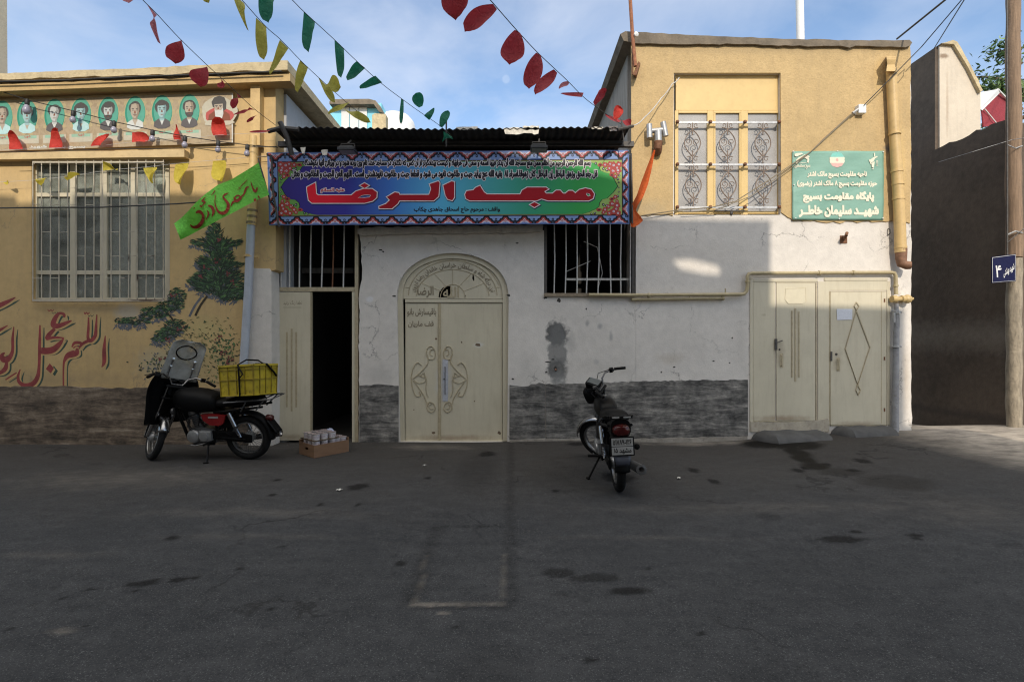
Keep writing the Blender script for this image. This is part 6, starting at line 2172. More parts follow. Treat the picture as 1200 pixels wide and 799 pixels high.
bunting('bunting string of dark red and faded pink pennants dropping over the portrait poster', [(140, -30), (167, 0), (184, 17), (210, 45), (242, 76), (265, 97), (297, 127), (323, 147)], 3.7, 6.6, [
    (146, -14, 157, -3, 152, 5, 6, 'round', .2, K_), (171, 4, 184, 18, 186, 50, 6, 'tri', .3, K_), (208, 43, 216, 51, 203, 73, 10.5, 'tear', .2, R_), (240, 76, 244, 81, 232, 100, 10.5, 'tear', .2, R_), (257, 91, 262, 96, 259, 104, 3.8, 'round', .4, R_),
    (278, 110, 283, 114, 272, 127, 3.6, 'round', .6, R_), (299, 129, 292, 126, 275, 135, 3.2, 'round', .6, R_), (302, 135, 297, 137, 290, 144, 2.6, 'round', .3, R_), (317, 153, 312, 155, 292, 155, 1.7, 'round', .3, R_)])
bunting('bunting string of olive yellow pennants crossing between the red and the green strings', [(262, -24), (285, 2), (312, 32), (329, 47), (351, 70), (372, 90), (400, 115), (433, 143)], 3.9, 6.7, [
    (238, -8, 247, -4, 243, 2, 5, 'round', .2, Y_), (272, -8, 286, 4, 291, 36, 6.5, 'tri', .3, Y_), (300, 21, 312, 32, 308, 69, 7.2, 'round', .2, Y_), (328, 47, 338, 57, 317, 88, 5.4, 'round', .4, Y_), (352, 71, 361, 79, 348, 108, 7, 'round', .5, Y_),
    (373, 91, 381, 99, 393, 121, 4.6, 'round', .4, Y_), (380, 97, 386, 101, 398, 100, 9, 'tear', .3, Y_), (410, 120, 404, 125, 385, 134, 4.4, 'round', .5, Y_), (401, 127, 410, 131, 434, 143, 4.2, 'round', .4, Y_)])
bunting('bunting string of dark green pennants ending on the tin roof edge', [(300, -40), (342, 0), (356, 14), (392, 47), (417, 71), (447, 98), (472, 117), (490, 130), (512, 145), (528, 158)], 3.9, 6.6, [
    (303, -16, 323, -6, 313, 25, 9.5, 'round', .2, G_), (356, 14, 369, 26, 361, 61, 7.2, 'round', .3, G_), (392, 47, 403, 58, 400, 92, 5.6, 'round', .35, G_), (418, 72, 428, 80, 407, 94, 7.4, 'round', .4, G_), (440, 89, 448, 97, 422, 104, 5.4, 'round', .4, G_),
    (470, 116, 473, 118, 470, 146, 2.4, 'round', .1, G_), (490, 127, 496, 124, 488, 111, 7, 'tear', .2, G_), (497, 136, 503, 141, 509, 127, 4.4, 'round', .6, G_), (514, 148, 519, 150, 525, 129, 5.6, 'tear', .3, G_), (520, 154, 530, 162, 518, 166, 3.6, 'tri', .4, G_), (524, 156, 528, 160, 531, 164, 2.6, 'tri', .2, G_)])
bunting('bunting string of broad dark red pennants reaching the ochre building corner', [(545, -32), (575, 1), (603, 33), (628, 60), (649, 80), (665, 95), (685, 115), (705, 130), (728, 146)], 3.1, 6.6, [
    (520, -22, 548, -14, 533, 18, 16, 'round', .15, R_), (576, 3, 584, 13, 544, 34, 12, 'tear', .2, R_), (603, 33, 610, 41, 597, 77, 14, 'tear', .1, R_), (628, 60, 634, 67, 620, 103, 11.5, 'tear', .4, R_), (648, 80, 654, 87, 627, 111, 9, 'tear', .5, R_),
    (664, 95, 668, 98, 655, 104, 4.6, 'tear', .7, K_), (684, 109, 682, 114, 657, 110, 3.0, 'round', .5, R_), (697, 124, 695, 120, 709, 106, 4.0, 'round', .3, R_), (700, 110, 702, 106, 711, 106, 3, 'round', .3, R_), (722, 142, 719, 138, 727, 125, 6.0, 'tear', .3, S_), (728, 142, 724, 144, 709, 135, 2.2, 'round', .3, R_), (728, 140, 732, 143, 739, 146, 4, 'tear', .5, R_)])
bunting('bunting string of scarlet pennants blown upward across the portrait poster', [(-40, 178), (18, 175.5), (66, 173.5), (115, 171), (163, 166), (207, 164), (256, 158.5), (326, 155)], 6.88, 6.88, [
    (11, 175.5, 27, 175, 16, 154.5, 7.5, 'round', .3, S_), (57.5, 173.5, 73, 173, 69, 151.5, 8.6, 'round', .35, S_), (106, 171.5, 117, 171, 126, 157, 6.4, 'round', .5, S_), (154.5, 167, 155, 155.5, 174, 161, 5.4, 'round', .2, S_), (204, 164, 212, 164, 206, 145.5, 5.2, 'round', .7, S_), (250, 159, 266, 158.5, 255, 139, 9.5, 'round', .25, S_)], cordm=m_cordpale, r=0.002)
bunting('bunting string of lemon yellow pennants over the barred window', [(-40, 216), (0, 213.5), (42, 211), (85, 206), (125, 200), (170, 196), (205, 192), (250, 188), (322, 182)], 6.885, 6.885, [
    (3, 213.5, 8, 213, 11, 214.5, 2.88, 'round', .2, L_), (42, 210, 55, 208.5, 49, 215.5, 8.4, 'round', .6, L_), (75, 206.5, 94, 205, 84, 208.3, 10.8, 'round', .6, L_), (121, 200.5, 138, 198, 131, 193, 10.2, 'round', .3, L_), (168, 197, 184, 196, 180, 215.5, 7.8, 'round', .8, L_), (206, 192.5, 221, 191, 211, 216.5, 9.0, 'round', .5, L_), (249.5, 189, 264, 188, 260, 213, 9.6, 'round', .2, L_)], cordm=m_cordpale, r=0.002)

# cable with bulbs
def bulbs():
    line = [(-40, 98), (0, 107), (35, 118), (85, 130), (135, 143), (180, 153), (217, 160), (256, 166), (290, 170), (326, 173)]
    root = thing('bulb_string', P(326, 173, 6.84), 'sagging black cable with grey light bulbs across the portrait poster', 'light string')
    b = MB()
    b.tube([P(x, y, 6.84) for x, y in line], 0.006, 6)
    b.build('cable', m_cable, root)
    m_b = simple('grey_glass_bulb', (0.30, 0.29, 0.36), 0.18, 0.06, 20)
    for x, y in ((32, 117), (86, 130.5), (134, 142.5), (179, 153), (217, 160), (256, 165.5), (290, 170)):
        c = P(x, y, 6.84)
        sc = 1.25 if x < 60 else 1.0
        b = MB()
        b.lathe([(0.0, 0.012), (0.014, 0.01), (0.026, -0.008), (0.028, -0.06), (0.022, -0.075), (0.0, -0.08)], c, (0.06, 0, 1), 10)
        s_ = b.build('socket', m_cable, root, smooth=True)
        b = MB()
        b.lathe([(0.016, -0.07), (0.024 * sc, -0.085), (0.038 * sc, -0.115 * sc), (0.036 * sc, -0.140 * sc), (0.022 * sc, -0.160 * sc), (0.0, -0.167 * sc)], c, (0.06, 0, 1), 14)
        b.build('bulb', m_b, root, smooth=True)
bulbs()

# green flag with red lettering on a short stick
def green_flag():
    root = thing('green_flag', P(316, 233, 6.5), 'bright green flag with red Persian lettering blown out beside the grey downpipe', 'flag')
    b = MB()
    b.tube([P(302.5, 186, 6.5), P(309, 208, 6.5), P(317, 238, 6.84)], 0.009, 7)
    b.build('stick', m_darkiron, root)
    topl = [(303.5, 190.5), (290, 199), (272, 210), (255, 217), (240, 228), (229, 238), (221, 247), (212, 256), (204, 262)]
    botl = [(315.5, 228.5), (302, 234), (285, 243), (270, 251), (256, 258), (243, 265), (233, 270), (222, 276), (211.5, 281)]
    def samp(l, t):
        k = t * (len(l) - 1)
        i = min(int(k), len(l) - 2)
        f = k - i
        return (l[i][0] * (1 - f) + l[i + 1][0] * f, l[i][1] * (1 - f) + l[i + 1][1] * f)
    def fn(u, v, off=0.0):
        a, c = samp(topl, u), samp(botl, u)
        x, y = a[0] * (1 - v) + c[0] * v, a[1] * (1 - v) + c[1] * v
        Y = 6.5 + 0.07 * math.sin(u * 7.5 + v * 1.2) * min(1, u * 3) + 0.04 * math.sin(u * 15 - v * 3) * u - (0.12 * max(0, u - 0.82) / 0.18 if u > 0.82 else 0) * math.sin(v * 3.1)
        p_ = P(x, y, Y)
        p_.y -= off
        return p_
    b = MB()
    b.grid(fn, 48, 14)
    b.build('cloth', cloth('lime_green_cloth', (0.20, 0.72, 0.09), 0.35), root, smooth=80)
    mr = printed('flag_red_paint', (0.26, 0.035, 0.02), 0.7)
    q = lambda s_: [(195 + x / 7.607, 185 + y / 7.607, w / 7.607) for x, y, w in s_]
    S = [[(752, 215, 6), (770, 270, 14), (790, 300, 22), (808, 275, 12), (806, 262, 8)], [(778, 378, 22), (800, 372, 22)], [(818, 352, 26), (828, 346, 22)],
         [(735, 262, 8), (715, 265, 16), (700, 300, 18), (690, 325, 14), (670, 345, 16), (650, 370, 26), (620, 385, 26), (612, 350, 12), (640, 335, 12), (660, 350, 14)],
         [(612, 385, 16), (590, 400, 18), (575, 432, 6)], [(600, 350, 6), (606, 375, 12)], [(720, 195, 4), (690, 228, 8), (655, 262, 4)], [(640, 262, 5), (660, 275, 6), (632, 285, 4)],
         [(555, 315, 6), (525, 325, 16), (505, 350, 14), (530, 380, 20), (552, 420, 28), (540, 470, 30), (500, 495, 28), (455, 470, 18), (432, 400, 8), (436, 345, 8), (432, 328, 4)],
         [(400, 335, 4), (430, 298, 10), (432, 288, 4)],
         [(372, 425, 16), (405, 440, 26), (420, 480, 24), (405, 525, 6)], [(362, 468, 6), (375, 500, 16), (352, 555, 5)],
         [(262, 490, 14), (295, 480, 30), (325, 510, 22), (322, 560, 30), (285, 610, 34), (240, 618, 22), (212, 596, 8)], [(348, 350, 6), (318, 385, 16), (345, 395, 12), (305, 440, 8)], [(298, 425, 14), (318, 438, 14)], [(240, 452, 10), (256, 445, 8)]]
    def surf(px, py, off):
        best = None
        # invert the sheet by a coarse search then refine
        for i in range(49):
            u = i / 48
            a, c = samp(topl, u), samp(botl, u)
            dx, dy = c[0] - a[0], c[1] - a[1]
            v = ((px - a[0]) * dx + (py - a[1]) * dy) / (dx * dx + dy * dy)
            e = (a[0] + dx * v - px) ** 2 + (a[1] + dy * v - py) ** 2
            if best is None or e < best[0]:
                best = (e, u, v)
        p_ = fn(best[1], best[2])
        return p_.y - off
    m = MB()
    cs = [c for s_ in S for c in stroke(q(s_), 4)]
    V, T = fill(cs)
    vs_ = []
    for x, y in V:
        Y = surf(x, y, 0.012)
        vs_.append(P(x, y, Y))
    m.add(vs_, T)
    m.build('lettering', mr, root)
green_flag()

# orange streamer tied under the flue
b = MB()
cl = [(767, 176, 6.88, 1.0), (764, 186, 6.88, 2.0), (760, 200, 6.88, 3.8), (755, 216, 6.9, 5.2), (750, 230, 6.9, 4.6), (744, 240, 6.9, 3.6), (742, 246, 6.92, 3.0), (746, 252, 6.9, 4.2), (748, 257, 6.88, 5.8), (744, 262, 6.86, 5.0), (741, 266, 6.86, 2.0)]
def strm(u, v):
    k = v * (len(cl) - 1)
    i = min(int(k), len(cl) - 2)
    f = k - i
    c = [cl[i][j] * (1 - f) + cl[i + 1][j] * f for j in range(4)]
    s_ = u * 2 - 1
    a = 0.35 + 1.0 * math.sin(v * 5.0)
    return P(c[0] + s_ * c[3] * math.cos(a * 0.5), c[1] + s_ * c[3] * 0.25, c[2] + 0.05 * s_ * math.sin(a) + 0.02 * math.cos(s_ * 2.5))
b.grid(strm, 8, 44)
tag(b.build('orange_streamer', cloth('orange_cloth', (0.68, 0.13, 0.025), 0.35), None, smooth=80), 'twisted orange cloth streamer hanging under the flue beside the banner', 'streamer')
b = MB()
b.ptube([(739.5, 180, 6.85), (740.5, 220, 6.87), (741, 262, 6.87)], 0.012, 6)
tag(b.build('banner_stay', m_darkiron, None), 'dark iron stay at the green end of the long banner', 'stay')
b = MB()
b.ptube([(318, 182, 6.8), (320, 225, 6.82), (327, 266, 6.84)], 0.014, 6)
tag(b.build('banner_stay', m_darkiron, None), 'dark iron stay at the purple end of the long banner', 'stay')

# paper notice taped to the right steel door
b = MB()
b.pprism([(980.5, 362), (999, 362), (998.5, 374.5), (981, 375)], YR - 0.028, 0.001)
def paper():
    t = NT('notice_paper')
    t.out(t.ramp(t.noise(60, 3, 0.5, (1, 1, 4)), (0.4, (0.60, 0.62, 0.68)), (0.6, (0.72, 0.74, 0.80))), 0.7)
    return t.m
tag(b.build('paper_notice', paper(), None), 'white paper notice taped to the diamond-patterned steel door', 'notice')
# ------------------------------------------------------------------ motorcycles
m_tyre = simple('tyre_rubber', (0.010, 0.010, 0.0105), 0.8, 0.3, 20, 0.3, 120, None, 0.4, (0.03, 0.027, 0.024), Specular_IOR_Level=0.2)
m_chrome = simple('dull_chrome', (0.40, 0.40, 0.41), 0.25, 0.08, 20, 0, 40, None, 0.25, (0.15, 0.10, 0.07), Metallic=1.0)
m_steel = simple('grey_steel', (0.12, 0.12, 0.125), 0.4, 0.15, 20, 0, 40, None, 0.3, Metallic=0.7)
m_alloy = simple('cast_alloy', (0.34, 0.345, 0.35), 0.38, 0.12, 20, 0.1, 60, None, 0.3, Metallic=0.6)
m_frame = simple('black_frame_enamel', (0.004, 0.004, 0.0045), 0.4, 0.3, 10, 0, 40, None, 0.25, (0.015, 0.0135, 0.012), Specular_IOR_Level=0.12)
m_vinyl = simple('black_vinyl', (0.0045, 0.0045, 0.005), 0.55, 0.3, 6, 0.4, 14, None, 0.25, (0.013, 0.012, 0.011), Specular_IOR_Level=0.12)
m_plastic = simple('black_plastic', (0.005, 0.005, 0.0055), 0.5, 0.2, 10, 0, 40, None, 0.3, (0.015, 0.014, 0.0125), Specular_IOR_Level=0.12)
m_redpaint = simple('red_side_paint', (0.20, 0.010, 0.012), 0.25, 0.15, 10, 0, 40, None, 0.15)
m_redlens = simple('red_tail_lens', (0.055, 0.005, 0.005), 0.18, 0.2, 40)
m_rim = simple('rim_steel', (0.22, 0.22, 0.22), 0.35, 0.15, 20, 0, 40, None, 0.4, (0.14, 0.11, 0.08), Metallic=0.8)
m_plate = simple('plate_white', (0.27, 0.27, 0.265), 0.5, 0.06, 20, 0, 40, None, 0.25, (0.2, 0.18, 0.15))
m_ink2 = simple('plate_black', (0.01, 0.01, 0.012), 0.6)
m_shield = glassy('hazy_windshield', (0.86, 0.86, 0.82), 0.80, 0.12, (0.46, 0.46, 0.43))

def motorcycle(name, label, loc, rz, lean, steer, loaded):
    root = thing(name, loc, label, 'motorcycle', None, (R(lean), 0, rz))
    root.scale = (0.96, 0.96, 0.96)
    WB, RW = 1.25, 0.30
    head = Vector((0.93, 0, 0.94))
    axd = Vector((-0.32, 0, 0.64)).normalized()
    S = Matrix.Translation(head) @ Matrix.Rotation(R(steer), 4, axd) @ Matrix.Translation(-head)
    def new(M=None):
        b = MB()
        b.M = M
        return b
    def put(b, n, m, par=root, smooth=True, bevel=0.0, solid=0.0):
        return b.build(n, m, par, smooth=smooth, bevel=bevel, local=True, solid=solid)
    def wheel(c, M, n, wt):
        b = new(M)
        ring = [Vector(c) + Vector((math.cos(a) * (RW - wt), 0, math.sin(a) * (RW - wt))) for a in [i * math.pi / 24 for i in range(48)]]
        # tyre section a little taller than round, with shallow tread blocks
        vs_, fs = [], []
        N, K = 96, 14
        for i in range(N):
            a = i * 2 * math.pi / N
            for k in range(K):
                t = k * 2 * math.pi / K
                rr = (RW - wt) + wt * math.cos(t) * (1.0 if math.cos(t) < 0.5 else 1.0 - 0.05 * ((i % 4) == 0)) 
                yy = wt * 0.92 * math.sin(t)
                vs_.append(Vector(c) + Vector((math.cos(a) * rr, yy, math.sin(a) * rr)))
        for i in range(N):
            for k in range(K):
                j, l = (i + 1) % N, (k + 1) % K
                fs.append((i * K + k, i * K + l, j * K + l, j * K + k))
        b.add(vs_, fs)
        w = put(b, n, m_tyre)
        b = new(M)
        b.tube([Vector(c) + Vector((math.cos(a) * (RW - 1.9 * wt), s_ * 0.026, math.sin(a) * (RW - 1.9 * wt))) for s_ in (1,) for a in [i * math.pi / 24 for i in range(48)]], 0.010, 6, True)
        b.tube([Vector(c) + Vector((math.cos(a) * (RW - 1.9 * wt), -0.026, math.sin(a) * (RW - 1.9 * wt))) for a in [i * math.pi / 24 for i in range(48)]], 0.010, 6, True)
        b.lathe([(RW - 1.95 * wt, -0.026), (RW - 2.1 * wt, 0), (RW - 1.95 * wt, 0.026), (RW - 1.90 * wt, 0.026), (RW - 1.85 * wt, 0.0), (RW - 1.90 * wt, -0.026), (RW - 1.95 * wt, -0.026)], c, (0, 1, 0), 48)
        b.f = [f for f in b.f if len(f) < 40]
        b.m = b.m[:len(b.f)]
        put(b, 'rim', m_rim, w)
        b = new(M)
        for i in range(18):
            a = i * math.pi / 9
            for s_ in (-1, 1):
                a2 = a + s_ * 0.24
                b.tube([Vector(c) + Vector((math.cos(a) * 0.05, s_ * 0.035, math.sin(a) * 0.05)), Vector(c) + Vector((math.cos(a2) * (RW - 2 * wt), 0.0, math.sin(a2) * (RW - 2 * wt)))], 0.0022, 4)
        put(b, 'spokes', m_steel, w)
        b = new(M)
        b.lathe([(0.02, -0.09), (0.07, -0.06), (0.075, -0.03), (0.045, -0.02), (0.045, 0.03), (0.07, 0.04), (0.06, 0.065), (0.02, 0.09)], c, (0, 1, 0), 20)
        put(b, 'hub', m_alloy, w)
        return w
    wheel((0, 0, RW), None, 'rear_wheel', 0.050)
    wheel((WB, 0, RW - 0.005), S, 'front_wheel', 0.042)
    # frame
    b = new()
    b.tube([(0.93, 0, 0.93), (0.985, 0, 0.80)], 0.032, 10)
    b.tube([(0.95, 0, 0.88), (0.70, 0, 0.76), (0.40, 0, 0.72)], 0.022, 8)
    b.tube([(0.97, 0, 0.82), (0.88, 0, 0.50), (0.80, 0, 0.26), (0.70, 0, 0.22)], 0.020, 8)
    for s_ in (-1, 1):
        b.tube([(0.40, s_ * 0.03, 0.72), (0.34, s_ * 0.10, 0.66), (0.10, s_ * 0.115, 0.69), (-0.28, s_ * 0.115, 0.74)], 0.015, 8)
        b.tube([(0.38, s_ * 0.08, 0.70), (0.36, s_ * 0.09, 0.42), (0.40, s_ * 0.10, 0.24), (0.70, s_ * 0.06, 0.22)], 0.016, 8)
        b.tube([(0.42, s_ * 0.085, 0.34), (0.15, s_ * 0.095, 0.31), (-0.02, s_ * 0.095, 0.30)], 0.019, 8)
        b.tube([(0.10, s_ * 0.115, 0.67), (0.36, s_ * 0.09, 0.42)], 0.011, 6)
    put(b, 'frame', m_frame)
    # engine
    b = new()
    b.loft([[(x, y * w, z) for y, z in ((-0.085, zl), (0.085, zl), (0.10, zl + 0.06), (0.085, zh), (-0.085, zh), (-0.10, zl + 0.06))] for x, w, zl, zh in ((0.37, 0.7, 0.27, 0.40), (0.42, 1, 0.23, 0.44), (0.60, 1.05, 0.22, 0.46), (0.70, 0.95, 0.24, 0.44), (0.75, 0.6, 0.28, 0.40))])
    e = put(b, 'engine', m_steel, smooth=35)
    b = new()
    b.lathe([(0.0, 0.0), (0.082, 0.0), (0.086, 0.03), (0.075, 0.05), (0.05, 0.058), (0.0, 0.06)], (0.65, 0.095, 0.345), (0, 1, 0), 22)
    b.loft([[(x, 0.09, z) for x, z in ((0.41, 0.285), (0.565, 0.285), (0.565, 0.42), (0.41, 0.42))], [(x, 0.135, z) for x, z in ((0.41, 0.285), (0.565, 0.285), (0.565, 0.42), (0.41, 0.42))], [(x, 0.145, z) for x, z in ((0.43, 0.305), (0.55, 0.305), (0.55, 0.40), (0.43, 0.40))]])
    b.lathe([(0.0, 0.0), (0.06, 0.0), (0.058, 0.015), (0.0, 0.02)], (0.50, 0.143, 0.35), (0, 1, 0), 18)
    b.lathe([(0.0, 0.0), (0.09, 0.0), (0.088, 0.04), (0.0, 0.05)], (0.60, -0.10, 0.35), (0, -1, 0), 20)
    put(b, 'casing_cover', m_alloy, e, smooth=35)
    b = new()
    prof = [(0.06, 0.0)]
    for i in range(8):
        prof += [(0.058, 0.012 + i * 0.024), (0.092, 0.014 + i * 0.024), (0.092, 0.019 + i * 0.024), (0.058, 0.021 + i * 0.024)]
    prof += [(0.07, 0.205), (0.062, 0.25), (0.0, 0.26)]
    b.lathe(prof, (0.63, 0, 0.42), (0.36, 0, 1), 20)
    put(b, 'cylinder', m_steel, e, smooth=30)
    b = new()
    b.lathe([(0.0, -0.05), (0.035, -0.05), (0.04, 0.0), (0.03, 0.05), (0.0, 0.06)], (0.55, 0.01, 0.56), (1, 0, 0.2), 12)
    b.tube([(0.50, 0.0, 0.56), (0.40, 0, 0.58), (0.34, 0, 0.58)], 0.03, 8)
    put(b, 'carburettor', m_alloy, e)
    b = new()
    b.loft([[(x, -0.075, z0), (x, 0.075, z0), (x, 0.075, z1), (x, -0.075, z1)] for x, z0, z1 in ((0.14, 0.46, 0.66), (0.36, 0.42, 0.69))])
    put(b, 'air_box', m_plastic, smooth=False, bevel=0.015)
    b = new()
    b.lathe([(0.0, 0.0), (0.045, 0.0), (0.05, 0.02), (0.03, 0.04), (0.0, 0.045)], (0.93, 0.05, 0.66), (1, 0.2, 0), 14)
    put(b, 'horn', m_steel)
    b = new()
    for q in (((0.36, 0.08, 0.62), (0.46, 0.11, 0.58), (0.50, 0.06, 0.50)), ((0.62, 0.06, 0.66), (0.56, 0.10, 0.60), (0.60, 0.09, 0.48)), ((0.86, 0.04, 0.72), (0.78, 0.09, 0.60), (0.70, 0.10, 0.46), (0.62, 0.11, 0.42)), ((0.90, -0.04, 0.75), (0.80, -0.08, 0.62), (0.66, -0.1, 0.45)), ((0.30, 0.1, 0.50), (0.26, 0.115, 0.42), (0.16, 0.11, 0.36))):
        b.tube([Vector(p_) for p_ in q], 0.006, 5)
    put(b, 'wiring', m_plastic)
    # exhaust on the right
    b = new()
    b.tube([(0.73, -0.03, 0.56), (0.83, -0.07, 0.54), (0.87, -0.10, 0.42), (0.82, -0.13, 0.25), (0.66, -0.15, 0.20), (0.35, -0.155, 0.21), (0.12, -0.17, 0.245)], 0.019, 10)
    ex = put(b, 'exhaust', m_chrome)
    b = new()
    ax_ = Vector((-1, -0.02, 0.13)).normalized()
    b.lathe([(0.02, 0.0), (0.035, 0.05), (0.048, 0.10), (0.05, 0.40), (0.045, 0.46), (0.052, 0.47), (0.052, 0.485), (0.03, 0.488), (0.022, 0.47), (0.0, 0.44)], (0.14, -0.17, 0.243), ax_, 18)
    put(b, 'muffler', m_steel if not loaded else m_chrome, ex, smooth=35)
    # fuel tank, seat, side covers
    def sect(x, w, z0, z1, n=14, p=2.6):
        o = []
        for i in range(n):
            a = 2 * math.pi * i / n + math.pi / n
            ca, sa = math.cos(a), math.sin(a)
            o.append((x, w * abs(ca) ** (2 / p) * (1 if ca > 0 else -1), (z0 + z1) / 2 + (z1 - z0) / 2 * abs(sa) ** (2 / p) * (1 if sa > 0 else -1)))
        return o
    b = new()
    b.loft([sect(0.40, 0.075, 0.72, 0.82), sect(0.46, 0.105, 0.69, 0.87), sect(0.58, 0.125, 0.68, 0.91), sect(0.74, 0.13, 0.69, 0.925), sect(0.84, 0.115, 0.72, 0.92), sect(0.89, 0.08, 0.77, 0.88)])
    tk = put(b, 'fuel_tank', m_vinyl if loaded else m_frame, smooth=60)
    b = new()
    b.lathe([(0.0, 0.0), (0.035, 0.0), (0.035, 0.012), (0.0, 0.018)], (0.72, 0, 0.922), (0, 0, 1), 14)
    put(b, 'filler_cap', m_chrome, tk)
    b = new()
    b.loft([sect(-0.24, 0.085, 0.755, 0.835), sect(-0.20, 0.115, 0.745, 0.865), sect(0.00, 0.125, 0.735, 0.865), sect(0.14, 0.125, 0.725, 0.84), sect(0.30, 0.12, 0.715, 0.815), sect(0.42, 0.09, 0.72, 0.83), sect(0.47, 0.06, 0.74, 0.82)])
    put(b, 'seat', m_vinyl, smooth=60)
    for s_ in (-1, 1):
        b = new()
        pts = [(0.20, 0.63), (0.24, 0.52), (0.30, 0.49), (0.42, 0.50), (0.50, 0.56), (0.53, 0.64), (0.40, 0.645)]
        b.prism(pts, s_ * 0.10, s_ * 0.135)
        sc = put(b, 'side_cover', m_redpaint if loaded else m_plastic, smooth=False, bevel=0.010)
        if loaded and s_ > 0:
            b = new()
            b.box(0.30, 0.43, 0.1355, 0.1375, 0.59, 0.615)
            put(b, 'badge', m_plate, sc, smooth=False, bevel=0.003)
    # mudguards
    def guard(c, r, a0, a1, w, M, n, m, thick=0.004):
        b = new(M)
        def fn(u, v):
            a = R(a0 + (a1 - a0) * u)
            s_ = v * 2 - 1
            rr = r - 0.035 * abs(s_) ** 2.5
            return Vector((c[0] + rr * math.cos(a), s_ * w, c[2] + rr * math.sin(a)))
        b.grid(fn, 30, 8)
        return put(b, n, m, smooth=60, solid=thick)
    guard((WB, 0, RW), RW + 0.035, -8 if loaded else 20, 165, 0.062, S, 'front_mudguard', m_chrome)
    rg = guard((0.0, 0, RW + 0.015), RW + 0.05, 58, 186, 0.075, None, 'rear_mudguard', m_plastic)
    # fork and controls
    b = new(S)
    for s_ in (-1, 1):
        b.tube([(WB, s_ * 0.09, RW), (1.09, s_ * 0.09, RW + 0.32)], [0.026, 0.027], 10)
        b.tube([(1.09, s_ * 0.09, RW + 0.32), (0.915, s_ * 0.09, 0.97)], 0.0165, 10)
    b.tube([(WB, -0.11, RW), (WB, 0.11, RW)], 0.012, 8)
    fk = put(b, 'fork', m_chrome if loaded else m_steel)
    b = new(S)
    b.box(0.89, 0.96, -0.12, 0.12, 0.955, 0.985)
    b.box(0.965, 1.03, -0.12, 0.12, 0.80, 0.825)
    put(b, 'yoke', m_frame, fk, smooth=False, bevel=0.008)
    hb = [(0.70, 0.37, 1.045), (0.80, 0.30, 1.09), (0.875, 0.19, 1.115), (0.90, 0.11, 1.08), (0.905, 0.06, 1.0)]
    path = [Vector(p_) for p_ in hb] + [Vector((p_[0], -p_[1], p_[2])) for p_ in reversed(hb)]
    b = new(S)
    b.tube(path, 0.012, 8)
    h_ = put(b, 'handlebar', m_chrome if loaded else m_steel)
    for s_ in (-1, 1):
        b = new(S)
        b.tube([(0.69, s_ * 0.377, 1.04), (0.80, s_ * 0.298, 1.091)], 0.018, 10)
        put(b, 'grip', m_plastic, h_)
        b = new(S)
        b.box(0.80, 0.845, s_ * 0.26 - 0.025, s_ * 0.26 + 0.025, 1.075, 1.125)
        b.tube([(0.84, s_ * 0.27, 1.10), (0.86, s_ * 0.31, 1.09), (0.78, s_ * 0.39, 1.06)], 0.006, 6)
        put(b, 'lever', m_frame, h_, smooth=False)
        b = new(S)
        b.tube([(0.85, s_ * 0.26, 1.11), (0.98, s_ * 0.20, 1.12), (1.04, s_ * 0.08, 0.98), (1.0, s_ * 0.03, 0.80)], 0.005, 5)
        put(b, 'cable', m_plastic, h_)
    b = new(S)
    if loaded:
        b.lathe([(0.0, 0.0), (0.06, 0.01), (0.085, 0.06), (0.09, 0.12), (0.092, 0.13), (0.07, 0.15), (0.0, 0.16)], (0.97, 0, 0.90), (1, 0, -0.05), 18)
    else:
        b.loft([sect(0.97, 0.06, 0.86, 1.02), sect(1.02, 0.085, 0.83, 1.05), sect(1.10, 0.09, 0.82, 1.06), sect(1.14, 0.08, 0.83, 1.04)])
    hl = put(b, 'headlight', m_plastic, smooth=40)
    b = new(S)
    b.lathe([(0.0, 0.0), (0.08, 0.0), (0.06, 0.02), (0.0, 0.03)], (1.13 if loaded else 1.14, 0, 0.90 if loaded else 0.93), (1, 0, -0.05), 18)
    put(b, 'lens', m_frost, hl)
    b = new(S)
    if loaded:
        for s_ in (-1, 1):
            b.lathe([(0.0, -0.03), (0.04, -0.03), (0.042, 0.03), (0.036, 0.034), (0.0, 0.03)], (0.94, s_ * 0.05, 1.03), (-0.5, 0, 0.85), 16)
    else:
        b.loft([[(0.93, -0.085, 1.00), (0.93, 0.085, 1.00), (1.06, 0.08, 1.07), (1.06, -0.08, 1.07)], [(0.90, -0.08, 1.06), (0.90, 0.08, 1.06), (1.04, 0.075, 1.15), (1.04, -0.075, 1.15)]])
    ins = put(b, 'instruments', m_plastic, hl if False else root, smooth=30, bevel=0.01)
    if not loaded:
        b = new(S)
        b.loft([[(0.893, -0.066, 1.068), (0.893, 0.066, 1.068), (1.018, 0.06, 1.145), (1.018, -0.06, 1.145)], [(0.890, -0.062, 1.071), (0.890, 0.062, 1.071), (1.015, 0.056, 1.148), (1.015, -0.056, 1.148)]])
        put(b, 'dial_glass', simple('dial_glass_grey', (0.10, 0.11, 0.11), 0.15), ins, smooth=False)
    # shocks
    for s_ in (-1, 1):
        b = new()
        a0, a1 = Vector((0.03, s_ * 0.125, 0.34)), Vector((0.16, s_ * 0.13, 0.66))
        d_ = a1 - a0
        b.tube([a0, a0 + d_ * 0.35], 0.016, 8)
        b.tube([a0 + d_ * 0.45, a1], 0.028, 12)
        sh = put(b, 'shock_absorber', m_chrome)
        b = new()
        b.tube([a0 + d_ * (0.10 + 0.4 * i / 60) + Vector((0.024 * math.cos(i * 0.9), 0.024 * math.sin(i * 0.9), 0)) for i in range(61)], 0.004, 5)
        put(b, 'spring', m_steel, sh)
    # chain case (left), stand, pegs
    b = new()
